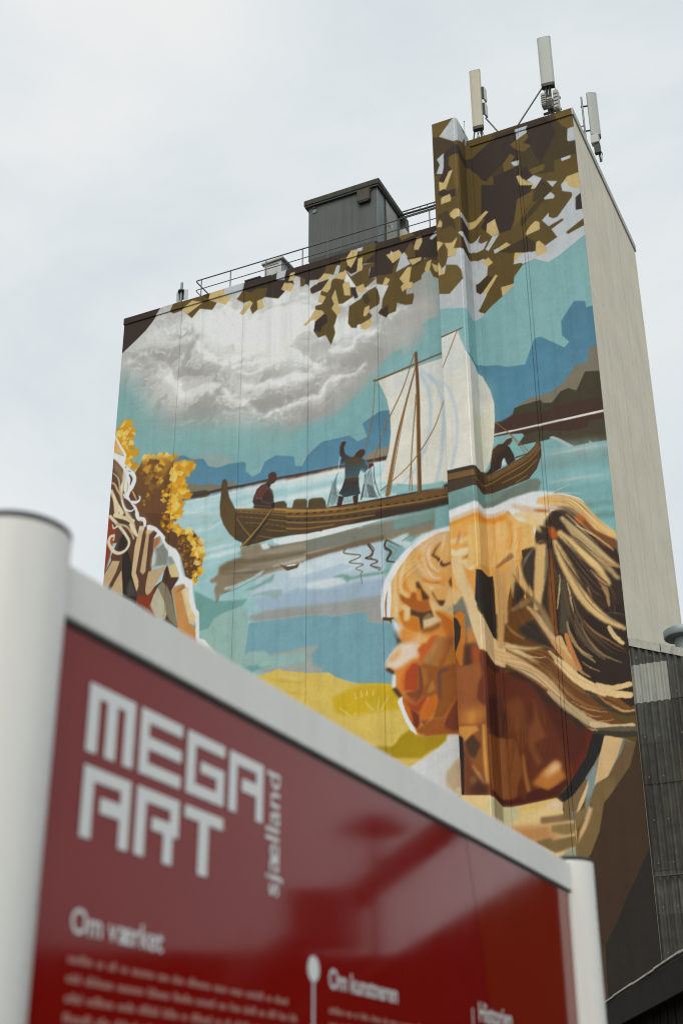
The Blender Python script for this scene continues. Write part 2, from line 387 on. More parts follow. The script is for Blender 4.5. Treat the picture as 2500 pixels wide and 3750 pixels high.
# each entry: (kind, colour, outline in metres along and up the wall, options)
MAIN_OPS = [
("p","#80abad",[(-5.03,51.46),(19.73,41.48),(17.75,11.61),(-0.95,13.52)],{}),
("p","#a3a29d",[(-1.27,38.68),(5.97,39.05),(16.02,38.6),(15.76,32.09),(13.66,31.64),(12.22,30.82),(11.26,29.27),(9.69,28.77),(7.84,28.93),(6.29,29.85),(4.25,30.14),(2.86,30.56),(1.66,31.35),(0.77,33.05),(-0.0,34.19),(-0.95,35.14)],{"b": 0.618,"wob": 0.406}),
("p","#7da7a3",[(-0.33,33.94),(0.67,33.33),(1.35,32.07),(2.43,30.91),(1.47,30.51),(-0.22,30.69)],{"b": 0.505,"a": 0.8}),
("p","#c9cac8",[(-0.12,35.59),(1.04,36.38),(2.03,36.96),(3.24,36.59),(3.81,35.48),(2.99,35.21),(1.81,35.21),(1.16,34.71),(0.04,34.68)],{"b": 0.424,"a": 0.75,"wob": 0.255}),
("p","#e2e4e2",[(2.71,37.01),(6.06,36.58),(10.02,36.01),(11.53,35.95),(12.25,33.29),(10.78,31.84),(9.67,31.52),(7.75,32.69),(6.49,33.37),(5.03,33.78),(3.82,35.13),(3.12,35.85)],{"b": 0.658,"wob": 0.329}),
("p","#efefea",[(5.29,35.37),(7.69,35.24),(10.02,34.53),(10.78,32.78),(9.67,31.68),(7.75,32.85),(6.15,33.96)],{"b": 0.704,"a": 0.9,"wob": 0.235}),
("p","#f7f6f2",[(6.91,34.89),(8.88,34.47),(9.88,33.36),(9.29,32.26),(7.74,33.34)],{"b": 0.532,"a": 0.8}),
("p","#d3d4d2",[(8.64,34.69),(10.93,34.81),(13.87,34.7),(13.41,33.57),(12.82,32.72),(11.65,32.2),(10.18,31.84),(9.44,31.5),(8.69,31.62)],{"b": 0.369,"a": 0.9,"wob": 0.177}),
("p","#b5b4b0",[(13.12,33.65),(15.82,33.77),(15.77,32.46),(15.0,32.38),(14.2,31.24),(13.37,31.48),(13.03,32.27)],{"b": 0.273,"a": 0.8}),
("p","#a5a29d",[(9.67,31.36),(10.92,31.79),(12.88,32.16),(13.79,31.36),(12.78,30.58),(11.78,29.57),(10.19,29.08),(8.73,28.93),(8.72,29.76)],{"b": 0.283,"a": 0.9}),
("p","#b4b3ae",[(3.32,35.28),(4.47,33.61),(6.18,33.13),(6.2,32.48),(4.77,32.55),(3.47,32.57),(2.67,33.62),(2.34,34.89)],{"b": 0.402,"a": 0.5,"wob": 0.241}),
("p","#f0eee6",[(5.64,34.68),(6.92,34.55),(8.65,34.37),(10.17,34.48),(10.25,34.3),(8.73,34.02),(6.93,34.22)],{"b": 0.139,"a": 0.8,"wob": 0.17}),
("p","#dcd6c8",[(6.14,34.25),(7.01,34.2),(8.81,34.0),(10.03,34.04),(8.81,33.75),(6.94,33.97)],{"b": 0.107,"a": 0.55,"wob": 0.138}),
("p","#f0eee6",[(5.65,34.35),(6.93,34.22),(8.65,34.04),(10.18,34.16),(10.25,33.97),(8.73,33.69),(6.94,33.89)],{"b": 0.139,"a": 0.6,"wob": 0.17}),
("p","#dcd6c8",[(6.15,33.91),(7.02,33.87),(8.81,33.67),(10.03,33.72),(8.81,33.43),(6.95,33.64)],{"b": 0.107,"a": 0.55,"wob": 0.137}),
("p","#f0eee6",[(5.67,33.97),(6.94,33.85),(8.66,33.68),(10.18,33.79),(10.25,33.61),(8.74,33.33),(6.95,33.52)],{"b": 0.138,"a": 0.5,"wob": 0.169}),
("p","#dcd6c8",[(6.16,33.54),(7.03,33.5),(8.82,33.31),(10.03,33.35),(8.82,33.06),(6.96,33.27)],{"b": 0.107,"a": 0.55,"wob": 0.137}),
("r",[(0.16,34.82),(0.65,34.69),(1.25,34.64),(1.87,34.34),(2.32,33.8),(2.78,33.17),(3.22,32.64),(3.58,32.07),(3.98,32.15),(4.62,32.22),(5.11,32.09),(5.68,31.58),(6.01,31.21),(6.48,31.05),(6.88,30.71),(7.2,30.36)],0.286,0.95,1.0),
("r",[(3.33,35.02),(4.0,34.91),(4.44,34.28),(4.71,33.79),(5.05,33.37),(5.62,33.29),(6.41,33.31),(6.96,33.4),(7.74,33.34),(8.66,33.72)],0.241,0.95,1.0),
("r",[(5.95,32.87),(6.5,32.78),(7.21,32.76),(7.75,32.69),(8.37,32.51)],0.152,0.95,1.0),
("r",[(6.28,32.5),(6.83,32.29),(7.45,32.37),(7.91,32.56)],0.151,0.95,1.0),
("r",[(3.2,35.91),(3.96,35.77),(4.47,35.36),(4.99,34.79),(5.32,34.61)],0.194,0.6,1.0),
("r",[(2.18,36.04),(2.62,35.65),(3.16,35.07),(3.67,34.84)],0.181,0.4,1.0),
("r",[(6.54,31.75),(7.09,31.52),(7.62,31.61),(8.24,31.44),(8.92,31.57),(9.67,31.44),(10.11,31.55),(10.3,32.05),(10.56,32.29),(11.22,32.26)],0.239,0.95,1.0),
("r",[(7.74,29.87),(8.26,30.12),(8.86,30.12),(9.53,30.25),(10.34,30.19),(10.48,30.68),(10.92,30.95),(11.27,30.97)],0.173,0.95,1.0),
("r",[(8.71,29.99),(9.16,30.26),(9.67,30.26),(10.34,30.25),(10.48,30.75),(11.06,30.94),(11.93,30.89),(12.37,31.23)],0.156,0.95,1.0),
("r",[(8.69,31.31),(9.67,31.37),(10.11,31.47),(10.26,31.97),(10.63,32.32),(11.65,32.24),(11.95,32.62),(12.89,32.66),(13.11,33.03),(13.41,33.37),(14.27,33.54)],0.187,0.95,1.0),
("t",[(0.0,35.21),(2.03,36.96),(6.06,36.5),(10.02,35.93),(12.28,35.54),(13.75,35.56),(13.68,32.87),(11.5,30.71),(9.69,29.07),(7.83,29.24),(4.23,30.45),(2.23,31.44),(1.13,32.87),(0.25,34.29)],0.6,"#eeefed","#979591"),
("p","#82adae",[(13.0,30.82),(13.43,31.31),(14.0,31.41),(14.13,30.96),(14.48,31.16),(15.13,31.93),(14.93,32.33),(15.22,32.51),(15.77,32.58),(16.72,32.41),(16.61,29.89),(14.46,30.49),(13.06,30.43)],{"wob": 0.107}),
("p","#7caaac",[(9.69,28.91),(11.27,29.1),(12.13,29.77),(12.99,30.52),(13.74,29.35),(13.71,28.19),(12.33,28.39),(11.55,27.93),(10.34,27.9),(9.7,27.5),(8.75,27.73),(8.73,28.63)],{"b": 0.208,"wob": 0.139}),
("p","#8a9a97",[(4.44,29.39),(5.23,29.27),(5.4,29.08),(4.77,29.07)],{"b": 0.121,"a": 0.8}),
("p","#83b0ad",[(2.45,30.59),(6.3,29.78),(9.33,28.56),(9.33,28.12),(3.98,29.27),(2.65,29.98)],{"b": 0.315,"a": 0.7}),
("p","#8ea4a0",[(3.93,28.74),(4.79,28.76),(5.73,28.58),(6.2,28.05),(5.99,27.8),(5.13,28.0),(4.72,28.47)],{"b": 0.046}),
("p","#547f93",[(3.12,28.97),(3.67,28.97),(4.17,28.64),(4.72,28.54),(4.99,28.11),(5.44,27.94),(5.98,27.99),(6.66,27.94),(6.82,27.83),(6.81,27.46),(7.14,27.11),(7.51,27.22),(7.72,27.69),(8.23,27.86),(9.08,27.62),(9.16,27.13),(9.57,27.02),(9.66,27.45),(10.06,27.79),(10.42,28.0),(11.48,27.92),(11.47,26.44),(7.16,26.57),(3.81,26.58)],{"g": ("#5a8ca6",0,-1)}),
("p","#527d92",[(9.48,27.08),(9.7,27.5),(10.34,27.93),(10.91,27.98),(11.62,27.97),(11.98,27.61),(12.4,27.72),(12.2,28.39),(12.96,28.76),(13.58,28.69),(15.6,28.21),(15.51,26.04),(13.26,26.44),(10.91,26.57),(8.77,26.63),(8.76,27.23)],{"g": ("#5a8ca6",0,-1)}),
("s","#4a7287",[0.02,0.02],[(10.27,27.91),(11.55,27.94),(12.74,27.92)],{"a": 0.7}),
("p","#7b7565",[(3.83,27.62),(4.55,27.31),(5.17,27.24),(5.63,27.06),(6.31,27.1),(6.48,26.77),(5.65,26.78),(4.03,26.8)],{}),
("p","#46452f",[(4.06,27.06),(4.87,27.01),(5.23,26.8),(4.89,26.65),(4.03,26.76)],{}),
("p","#8a8472",[(12.1,26.57),(12.31,26.81),(12.59,27.01),(13.14,27.07),(13.55,27.08),(13.4,26.55)],{}),
("s","#4b362d",[0.15,0.135,0.165],[(3.8,26.83),(5.64,26.84),(6.85,26.78),(7.89,26.77),(9.35,26.69),(11.41,26.6)],{}),
("s","#4b362d",[0.111,0.152,0.194],[(8.77,26.57),(9.7,26.65),(10.56,26.6),(11.19,26.63),(12.3,26.58),(13.53,26.55)],{}),
("p","#a9cccf",[(3.57,26.7),(5.65,26.63),(7.89,26.58),(9.71,26.52),(12.17,26.47),(12.0,12.43),(-0.22,13.7),(-1.4,25.44)],{"g": ("#7faeaf",0.1,-1)}),
("p","#b8d5d7",[(8.77,26.49),(10.91,26.5),(13.26,26.44),(13.66,26.34),(13.62,24.49),(10.91,24.81),(8.79,25.19)],{}),
("s","#e6e2da",[0.045,0.195,0.075],[(3.81,26.62),(6.41,26.61),(9.64,26.51),(11.4,26.45)],{"b": 0.06,"a": 0.9,"wob": 0.06}),
("s","#e6e2da",[0.069,0.207,0.097],[(8.77,26.47),(10.91,26.48),(13.26,26.37)],{"b": 0.062,"a": 0.9,"wob": 0.055}),
("s","#cfe0e1",[0.045,0.194,0.075],[(3.82,26.43),(6.41,26.41),(9.64,26.32),(11.4,26.26)],{"b": 0.06,"a": 0.7,"wob": 0.06}),
("s","#cfe0e1",[0.069,0.207,0.097],[(8.77,26.28),(10.91,26.3),(13.25,26.19)],{"b": 0.062,"a": 0.7,"wob": 0.055}),
("s","#9fc6c8",[0.045,0.194,0.074],[(3.84,26.1),(6.43,26.09),(9.64,26.01),(11.4,25.95)],{"b": 0.06,"a": 0.6,"wob": 0.06}),
("s","#9fc6c8",[0.069,0.206,0.096],[(8.78,25.97),(10.91,25.98),(13.25,25.88)],{"b": 0.062,"a": 0.6,"wob": 0.055}),
("s","#dfe7e8",[0.045,0.193,0.074],[(3.85,25.8),(6.44,25.8),(9.64,25.72),(11.4,25.67)],{"b": 0.059,"a": 0.7,"wob": 0.059}),
("s","#dfe7e8",[0.069,0.206,0.096],[(8.78,25.68),(10.91,25.7),(13.24,25.6)],{"b": 0.062,"a": 0.7,"wob": 0.055}),
("s","#c3d9da",[0.09,0.224,0.112],[(3.75,26.31),(4.72,26.22),(5.67,26.18)],{"b": 0.067,"a": 0.8,"wob": 0.052}),
("s","#a7b9b9",[0.077,0.193,0.097],[(3.85,25.84),(4.78,25.76),(5.69,25.74)],{"b": 0.067,"a": 0.7,"wob": 0.052}),
("s","#d3dfdf",[0.088,0.22,0.11],[(4.35,25.15),(5.03,25.2),(5.71,25.3)],{"b": 0.066,"a": 0.8,"wob": 0.051}),
("s","#a9bdb8",[0.081,0.202,0.101],[(4.99,24.45),(5.67,24.5),(6.33,24.6)],{"b": 0.065,"a": 0.8,"wob": 0.051}),
("s","#dde5e6",[0.052,0.13,0.065],[(4.93,24.18),(5.72,24.17),(6.49,24.21)],{"b": 0.065,"a": 0.8,"wob": 0.05}),
("s","#d5e4e6",[0.098,0.245,0.122],[(4.87,23.83),(5.77,23.84),(6.65,23.9)],{"b": 0.065,"a": 0.9,"wob": 0.05}),
("s","#a9c9cc",[0.075,0.187,0.093],[(4.82,23.42),(5.3,23.47),(5.78,23.58)],{"b": 0.065,"a": 0.8,"wob": 0.05}),
("s","#8fbcc0",[0.086,0.215,0.108],[(4.69,22.96),(5.17,23.05),(5.65,23.19)],{"b": 0.065,"a": 0.7,"wob": 0.05}),
("s","#d9e4e6",[0.057,0.143,0.071],[(6.43,26.02),(6.8,26.01),(7.17,26.07)],{"b": 0.064,"a": 0.7,"wob": 0.05}),
("s","#8fa9a8",[0.041,0.102,0.051],[(4.88,25.19),(5.26,25.3),(5.63,25.47)],{"b": 0.065,"a": 0.8,"wob": 0.051}),
("s","#d8e4e4",[0.048,0.12,0.06],[(3.68,26.17),(4.38,26.07),(5.07,26.02)],{"b": 0.067,"a": 0.8,"wob": 0.052}),
("p","#b7c9d4",[(7.64,22.82),(9.67,22.85),(11.33,22.94),(13.1,23.0),(13.05,20.68),(10.48,20.94),(8.88,21.23),(7.23,21.74),(7.38,22.18)],{"b": 0.074}),
("p","#c9d7dc",[(8.81,22.55),(9.73,22.74),(11.33,22.89),(12.06,22.69),(12.05,21.97),(10.48,22.12),(8.98,22.2)],{"b": 0.042}),
("p","#a9bfd0",[(9.68,22.17),(11.27,22.38),(11.74,22.14),(10.48,21.91),(9.68,21.91)],{"b": 0.041,"a": 0.8}),
("p","#cfdade",[(9.68,21.81),(10.9,21.83),(11.53,21.56),(10.48,21.45),(9.74,21.5)],{"b": 0.025}),
("p","#9db3c4",[(7.4,21.5),(8.11,21.68),(8.99,21.57),(9.2,21.69),(10.48,21.4),(11.79,21.46),(13.07,21.42),(13.05,20.48),(9.96,20.83),(7.8,20.91)],{"b": 0.053}),
("p","#94aeab",[(7.17,21.75),(8.11,21.84),(8.66,21.75),(8.61,21.54),(8.34,21.43),(7.89,21.64)],{"b": 0.021}),
("p","#7da79f",[(6.83,22.02),(7.6,22.2),(8.31,22.51),(8.21,22.19),(7.88,22.14),(7.33,21.98)],{"b": 0.032}),
("p","#729f93",[(10.8,21.88),(11.22,21.92),(11.48,21.85),(11.69,21.71),(12.15,21.75),(12.97,21.7),(13.38,21.77),(13.27,21.59),(12.15,21.62),(11.63,21.62),(11.48,21.52),(11.27,21.77)],{"b": 0.015}),
("p","#9a9c99",[(7.04,20.84),(7.91,20.99),(9.69,20.88),(11.52,20.75),(12.95,20.74),(13.03,19.5),(12.33,19.72),(12.13,20.17),(11.0,20.2),(9.69,20.42),(7.54,20.57)],{"b": 0.047}),
("p","#6f9e98",[(4.59,22.44),(5.54,21.84),(6.39,21.68),(7.07,21.64),(6.85,21.34),(6.02,21.22),(5.52,21.0),(5.36,20.66),(4.68,20.62)],{"b": 0.022}),
("p","#93b4ac",[(4.69,20.56),(5.36,20.66),(5.57,21.09),(6.41,21.31),(6.85,21.39),(7.08,21.14),(7.15,20.61),(7.03,19.41),(7.84,19.33),(7.75,18.74),(6.77,18.85),(4.71,20.2)],{"b": 0.016}),
("p","#76a2ae",[(7.18,20.58),(9.69,20.45),(10.54,20.34),(10.8,20.22),(12.13,20.19),(12.33,20.01),(12.28,19.75),(12.63,19.64),(14.01,19.36),(13.94,16.98),(12.93,17.2),(11.95,17.37),(11.0,17.75),(10.69,17.99),(9.71,18.14),(8.82,18.35),(7.75,18.59),(7.03,19.38)],{}),
("p","#a0a5a0",[(7.96,19.11),(9.7,19.17),(10.28,19.18),(9.97,18.84),(9.97,18.44),(10.44,18.23),(10.38,18.04),(8.61,18.31),(7.43,18.49),(8.18,18.63),(9.66,18.59),(9.76,18.87),(8.17,19.05)],{"b": 0.02}),
("p","#93b4ae",[(6.77,18.9),(7.19,19.38),(7.95,19.31),(8.17,19.05),(9.71,19.0),(9.71,18.58),(8.4,18.54),(7.65,18.61)],{"b": 0.021}),
("p","#6d9c98",[(6.94,18.8),(7.64,18.78),(7.7,18.65),(8.45,18.67),(7.59,18.57),(7.33,18.51)],{"b": 0.016}),
("p","#d2b55a",[(4.4,0),(16.24,0),(16.24,17.0),(9.5,17.2),(6.5,18.2),(4.6,18.6)],{}),
("p","#c4a234",[(6.5,0),(16.24,0),(16.24,7.0),(12,8.5),(8.5,7.2)],{"b": 0.3}),
("p","#d6ba5c",[(7.22,18.38),(7.76,18.35),(8.32,18.41),(8.4,18.47),(8.61,18.46),(8.69,18.37),(9.14,18.28),(9.71,18.14),(10.69,17.99),(10.95,17.79),(11.5,17.51),(12.0,17.36),(12.88,17.24),(13.94,16.98),(13.87,14.55),(7.31,15.37)],{}),
("p","#ccaa1f",[(10.79,16.98),(11.5,17.2),(12.1,17.33),(12.88,17.23),(13.27,17.13),(13.46,16.87),(13.54,16.17),(12.47,16.22),(11.49,16.18),(10.99,16.38)],{"b": 0.067}),
("s","#d9be62",[0.038,0.085],[(11.75,17.03),(11.79,16.83)],{}),
("s","#d9be62",[0.038,0.085],[(11.99,17.08),(12.04,16.87)],{}),
("s","#d9be62",[0.037,0.084],[(12.24,17.07),(12.24,16.91)],{}),
("s","#d9be62",[0.037,0.084],[(12.51,17.05),(12.49,16.87)],{}),
("s","#d9be62",[0.037,0.084],[(12.16,16.66),(12.48,16.27)],{}),
("s","#d9be62",[0.037,0.083],[(12.73,16.77),(12.67,16.24)],{}),
("s","#d9be62",[0.037,0.083],[(13.12,16.73),(12.82,16.27)],{}),
("s","#d9be62",[0.038,0.085],[(11.14,16.55),(11.59,16.16)],{}),
("s","#d9be62",[0.037,0.084],[(11.79,16.3),(11.69,16.1)],{}),
("s","#c39f17",[0.02,0.071,0.02],[(7.98,18.21),(8.62,17.99),(9.67,17.74)],{"b": 0.03,"a": 0.7}),
("s","#c39f17",[0.02,0.07,0.02],[(8.84,17.5),(9.25,17.39),(9.62,17.29)],{"b": 0.025,"a": 0.8}),
("s","#e3cd84",[0.02,0.131,0.02],[(8.61,18.26),(9.25,17.97),(9.66,17.96)],{"b": 0.06,"a": 0.7}),
("p","#a98c0d",[(12.36,14.93),(12.94,14.87),(13.18,14.82),(13.35,14.93),(13.56,15.19),(13.91,15.35),(14.14,15.13),(14.4,15.03),(15.36,15.01),(15.25,14.78),(14.98,14.59),(14.65,14.49),(14.31,14.27),(12.29,14.52)],{"b": 0.016}),
("p","#d3d5d5",[(9.9,0),(16.24,0),(16.24,9),(11.6,9)],{"b": 0.05}),
("p","#d3d5d5",[(14.64,14.39),(14.98,14.56),(15.25,14.75),(15.36,14.99),(15.66,15.01),(15.85,14.89),(15.59,6.77),(11.21,7.01),(12.59,12.45),(13.63,13.88)],{"b": 0.015}),
("p","#c7ae8c",[(15.21,13.61),(15.59,14.03),(15.81,14.08),(15.88,12.59),(15.2,13.2)],{"b": 0.068}),
("p","#dcc9a4",[(15.58,13.09),(15.83,13.06),(15.88,12.59),(15.54,12.83)],{"b": 0.02}),
("p","#8b7d66",[(6.71,23.98),(7.61,23.96),(8.29,23.71),(9.67,23.65),(11.01,23.74),(13.01,23.75),(15.15,23.81),(15.12,22.89),(13.1,23.0),(11.75,22.96),(11.33,22.94),(10.48,22.9),(9.67,22.8),(9.4,22.75),(9.3,22.58),(8.81,22.55),(8.53,22.65),(7.21,22.51),(6.54,22.29),(6.1,22.11),(5.79,22.06),(5.68,21.76),(5.6,21.67),(5.59,22.04),(5.49,22.32),(5.65,22.56),(5.3,22.71),(5.35,22.81),(5.66,22.94),(5.73,23.3),(6.1,23.45),(6.72,23.51)],{"wob": 0.049}),
("h",["#b5ac98","#6a5d49","#a39a86","#5d5140","#c3bfb0"],[(6.77,23.91),(8.29,23.66),(9.67,23.6),(11.54,23.63),(13.11,23.67)],[(5.73,22.76),(7.31,22.62),(8.86,22.64),(10.48,22.9),(13.1,23.0)],46,0.16,0.6),
("p","#6e6048",[(5.73,23.3),(6.1,23.45),(6.61,23.48),(8.3,23.44),(9.67,23.33),(9.67,23.01),(8.08,23.06),(6.63,23.02),(5.72,22.93)],{"b": 0.077,"a": 0.8}),
("p","#7c7e72",[(9.67,23.65),(11.01,23.69),(13.01,23.64),(15.15,23.71),(15.13,23.2),(12.59,23.21),(11.01,23.16),(9.67,23.17)],{"b": 0.041}),
("p","#6f5c46",[(9.67,23.06),(10.48,23.09),(12.07,23.21),(13.1,23.21),(13.1,23.0),(11.75,22.96),(10.48,22.9),(9.67,22.8)],{"b": 0.031,"a": 0.9}),
("p","#a39a86",[(7.51,23.6),(8.84,23.63),(9.67,23.57),(9.67,23.33),(8.3,23.39),(7.63,23.47)],{"b": 0.054,"a": 0.8}),
("p","#8f8570",[(6.77,23.91),(7.62,23.93),(7.85,23.64),(7.52,23.38),(6.9,23.4)],{"b": 0.054,"a": 0.8}),
("p","#dde3e6",[(7.59,23.94),(7.9,23.93),(8.07,23.65),(7.73,23.66)],{"b": 0.016}),
("p","#dce3e7",[(8.17,24.01),(9.66,24.0),(11.17,24.08),(13.12,24.09),(15.17,24.22),(15.16,23.97),(13.12,23.88),(11.81,23.79),(11.01,23.72),(9.67,23.68),(8.51,23.73),(8.23,23.86)],{}),
("p","#b9d2d4",[(5.97,22.31),(6.48,22.35),(7.21,22.51),(7.87,22.8),(7.65,22.58),(6.54,22.29),(6.03,22.22)],{"b": 0.016}),
("p","#e4e8e8",[(8.8,22.76),(9.24,22.75),(9.19,22.69),(8.86,22.7)],{}),
("p","#5a4634",[(8.47,22.89),(8.8,22.71),(9.24,22.67),(9.4,22.75),(9.3,22.56),(8.86,22.51),(8.75,22.61)],{}),
("s","#6a5a45",[0.027,0.016],[(5.68,21.76),(5.82,22.02),(6.1,22.11),(6.54,22.16),(7.21,22.38),(7.76,22.51)],{}),
("s","#4c3728",[0.079,0.059,0.03],[(12.37,22.94),(12.55,22.65),(12.52,22.45),(12.26,22.39),(12.67,22.24),(12.75,22.14),(12.46,22.05),(12.87,21.87),(12.82,21.77)],{"sm": 1}),
("s","#6d6452",[0.065,0.05,0.03],[(11.43,22.97),(11.33,22.81),(11.69,22.67),(12.03,22.57),(11.95,22.46),(11.56,22.35),(12.16,22.15),(11.84,22.04),(12.13,21.86),(12.05,21.77),(12.1,21.35)],{"sm": 1}),
("s","#4c3728",[0.078,0.058,0.029],[(13.1,22.9),(13.09,22.64),(13.29,22.45),(13.13,22.12),(13.38,22.0)],{"sm": 1}),
("s","#4f3a29",[0.076,0.059],[(13.15,22.98),(13.07,22.74),(13.35,22.43),(13.18,22.13),(13.49,21.98)],{"sm": 1}),
("s","#5d4735",[0.062,0.028],[(13.18,22.97),(13.47,22.77),(13.72,22.61),(13.97,22.52)],{"sm": 1}),
("s","#7d7b6e",[0.035,0.028],[(13.21,22.75),(13.54,22.46),(13.38,22.2),(13.6,22.09)],{"sm": 1}),
("s","#5d4a36",[0.046,0.035],[(12.41,22.98),(12.63,22.68),(12.44,22.42),(12.76,22.14),(12.47,22.05),(12.87,21.79)],{"sm": 1}),
("p","#bcd0d4",[(13.33,22.94),(13.88,23.09),(14.13,23.06),(13.87,22.83),(14.16,22.67),(14.6,22.94),(15.17,22.99),(13.93,22.46)],{"b": 0.017}),
("s","#8c8468",[0.041,0.017],[(13.8,22.81),(14.16,22.96),(14.31,23.11),(14.23,22.87),(14.59,22.9)],{"sm": 1}),
("p","#719e9b",[(13.46,23.7),(15.15,23.86),(15.14,23.45),(13.46,23.34)],{"b": 0.039,"a": 0.7}),
("p","#54432c",[(5.65,26.63),(5.65,27.06),(5.71,27.29),(5.86,27.31),(5.94,27.16),(5.99,26.72),(6.08,26.37),(6.37,25.79),(6.46,24.36),(6.15,24.66),(5.83,25.17),(5.66,25.62),(5.61,26.09)],{"g": ("#644c28",0.2,-1)}),
("p","#54442c",[(6.34,25.8),(7.17,25.62),(8.28,25.44),(10.4,24.95),(10.4,23.93),(9.57,24.01),(8.24,24.07),(7.41,23.99),(6.7,23.98),(6.76,24.16),(6.39,24.39)],{"g": ("#4a3a26",0.1,-1)}),
("p","#7a5a2e",[(6.41,25.77),(7.17,25.62),(8.21,25.45),(10.4,24.94),(10.4,24.73),(9.68,24.79),(8.28,25.19),(6.41,25.62)],{}),
("p","#a98246",[(8.21,25.42),(8.92,25.24),(9.68,25.03),(10.4,24.94),(10.4,24.84),(9.72,24.91),(8.92,25.15),(8.22,25.33)],{"b": 0.012}),
("s","#97753e",[0.025,0.032,0.025],[(6.41,25.73),(7.17,25.59),(8.05,25.43)],{}),
("s","#96713a",[0.022,0.032,0.025],[(6.48,25.62),(7.37,25.37),(8.28,25.12),(9.24,24.84),(10.4,24.61)],{}),
("s","#96713a",[0.022,0.032,0.025],[(6.48,25.43),(7.38,25.16),(8.29,24.86),(9.25,24.59),(10.4,24.33)],{}),
("s","#96713a",[0.022,0.031,0.025],[(7.84,24.79),(8.61,24.52),(9.25,24.3),(10.4,24.07)],{}),
("s","#96713a",[0.022,0.031,0.025],[(7.65,24.61),(8.3,24.39),(9.25,24.16)],{}),
("s","#96713a",[0.022,0.031,0.025],[(7.53,24.31),(7.98,24.15),(8.3,24.07)],{}),
("s","#96713a",[0.022,0.031,0.025],[(6.73,25.08),(7.65,24.85)],{}),
("s","#3b2719",[0.022,0.041,0.022],[(6.5,25.65),(6.54,25.64),(6.59,25.63)],{"b": 0.006,"a": 0.85}),
("s","#3b2719",[0.022,0.041,0.022],[(6.74,25.59),(6.79,25.58),(6.84,25.56)],{"b": 0.006,"a": 0.85}),
("s","#3b2719",[0.022,0.041,0.022],[(6.99,25.52),(7.03,25.51),(7.08,25.49)],{"b": 0.006,"a": 0.85}),
("s","#3b2719",[0.022,0.041,0.022],[(7.23,25.45),(7.28,25.44),(7.32,25.43)],{"b": 0.006,"a": 0.85}),
("s","#3b2719",[0.022,0.04,0.022],[(7.47,25.39),(7.52,25.38),(7.56,25.36)],{"b": 0.006,"a": 0.85}),
("s","#3b2719",[0.022,0.04,0.022],[(7.71,25.32),(7.76,25.31),(7.81,25.29)],{"b": 0.006,"a": 0.85}),
("s","#3b2719",[0.022,0.04,0.022],[(7.95,25.26),(8.0,25.25),(8.04,25.23)],{"b": 0.006,"a": 0.85}),
("s","#3b2719",[0.021,0.04,0.021],[(8.19,25.19),(8.24,25.18),(8.28,25.16)],{"b": 0.006,"a": 0.85}),
("s","#3b2719",[0.021,0.04,0.021],[(8.43,25.12),(8.48,25.11),(8.52,25.1)],{"b": 0.006,"a": 0.85}),
("s","#3b2719",[0.021,0.04,0.021],[(8.67,25.06),(8.71,25.05),(8.76,25.03)],{"b": 0.006,"a": 0.85}),
("s","#3b2719",[0.021,0.039,0.021],[(8.9,24.99),(8.95,24.98),(8.99,24.97)],{"b": 0.006,"a": 0.85}),
("s","#3b2719",[0.021,0.039,0.021],[(9.14,24.93),(9.18,24.92),(9.23,24.9)],{"b": 0.006,"a": 0.85}),
("s","#3b2719",[0.021,0.039,0.021],[(9.37,24.87),(9.42,24.86),(9.46,24.84)],{"b": 0.006,"a": 0.85}),
("s","#3b2719",[0.021,0.039,0.021],[(9.61,24.81),(9.65,24.8),(9.69,24.79)],{"b": 0.006,"a": 0.85}),
("s","#3b2719",[0.021,0.039,0.021],[(9.84,24.76),(9.88,24.75),(9.92,24.74)],{"b": 0.006,"a": 0.85}),
("s","#3b2719",[0.021,0.039,0.021],[(10.07,24.71),(10.11,24.7),(10.16,24.69)],{"b": 0.006,"a": 0.85}),
("s","#3b2719",[0.021,0.038,0.021],[(10.3,24.66),(10.34,24.65),(10.38,24.64)],{"b": 0.006,"a": 0.85}),
("s","#3b2719",[0.022,0.041,0.022],[(6.5,25.45),(6.55,25.44),(6.6,25.42)],{"b": 0.006,"a": 0.85}),
("s","#3b2719",[0.022,0.041,0.022],[(6.75,25.37),(6.8,25.36),(6.84,25.35)],{"b": 0.006,"a": 0.85}),
("s","#3b2719",[0.022,0.041,0.022],[(6.99,25.3),(7.04,25.29),(7.09,25.28)],{"b": 0.006,"a": 0.85}),
("s","#3b2719",[0.022,0.041,0.022],[(7.24,25.23),(7.28,25.22),(7.33,25.2)],{"b": 0.006,"a": 0.85}),
("s","#3b2719",[0.022,0.04,0.022],[(7.48,25.16),(7.52,25.15),(7.57,25.13)],{"b": 0.006,"a": 0.85}),
("s","#3b2719",[0.022,0.04,0.022],[(7.72,25.09),(7.77,25.08),(7.81,25.06)],{"b": 0.006,"a": 0.85}),
("s","#3b2719",[0.022,0.04,0.022],[(7.96,25.02),(8.0,25.01),(8.05,24.99)],{"b": 0.006,"a": 0.85}),
("s","#3b2719",[0.021,0.04,0.021],[(8.2,24.95),(8.24,24.94),(8.29,24.92)],{"b": 0.006,"a": 0.85}),
("s","#3b2719",[0.021,0.04,0.021],[(8.44,24.88),(8.48,24.87),(8.53,24.85)],{"b": 0.006,"a": 0.85}),
("s","#3b2719",[0.021,0.039,0.021],[(8.67,24.81),(8.72,24.8),(8.76,24.78)],{"b": 0.006,"a": 0.85}),
("s","#3b2719",[0.021,0.039,0.021],[(8.91,24.74),(8.95,24.73),(9.0,24.71)],{"b": 0.006,"a": 0.85}),
("s","#3b2719",[0.021,0.039,0.021],[(9.14,24.67),(9.19,24.66),(9.23,24.65)],{"b": 0.006,"a": 0.85}),
("s","#3b2719",[0.021,0.039,0.021],[(9.38,24.6),(9.42,24.59),(9.46,24.58)],{"b": 0.006,"a": 0.85}),
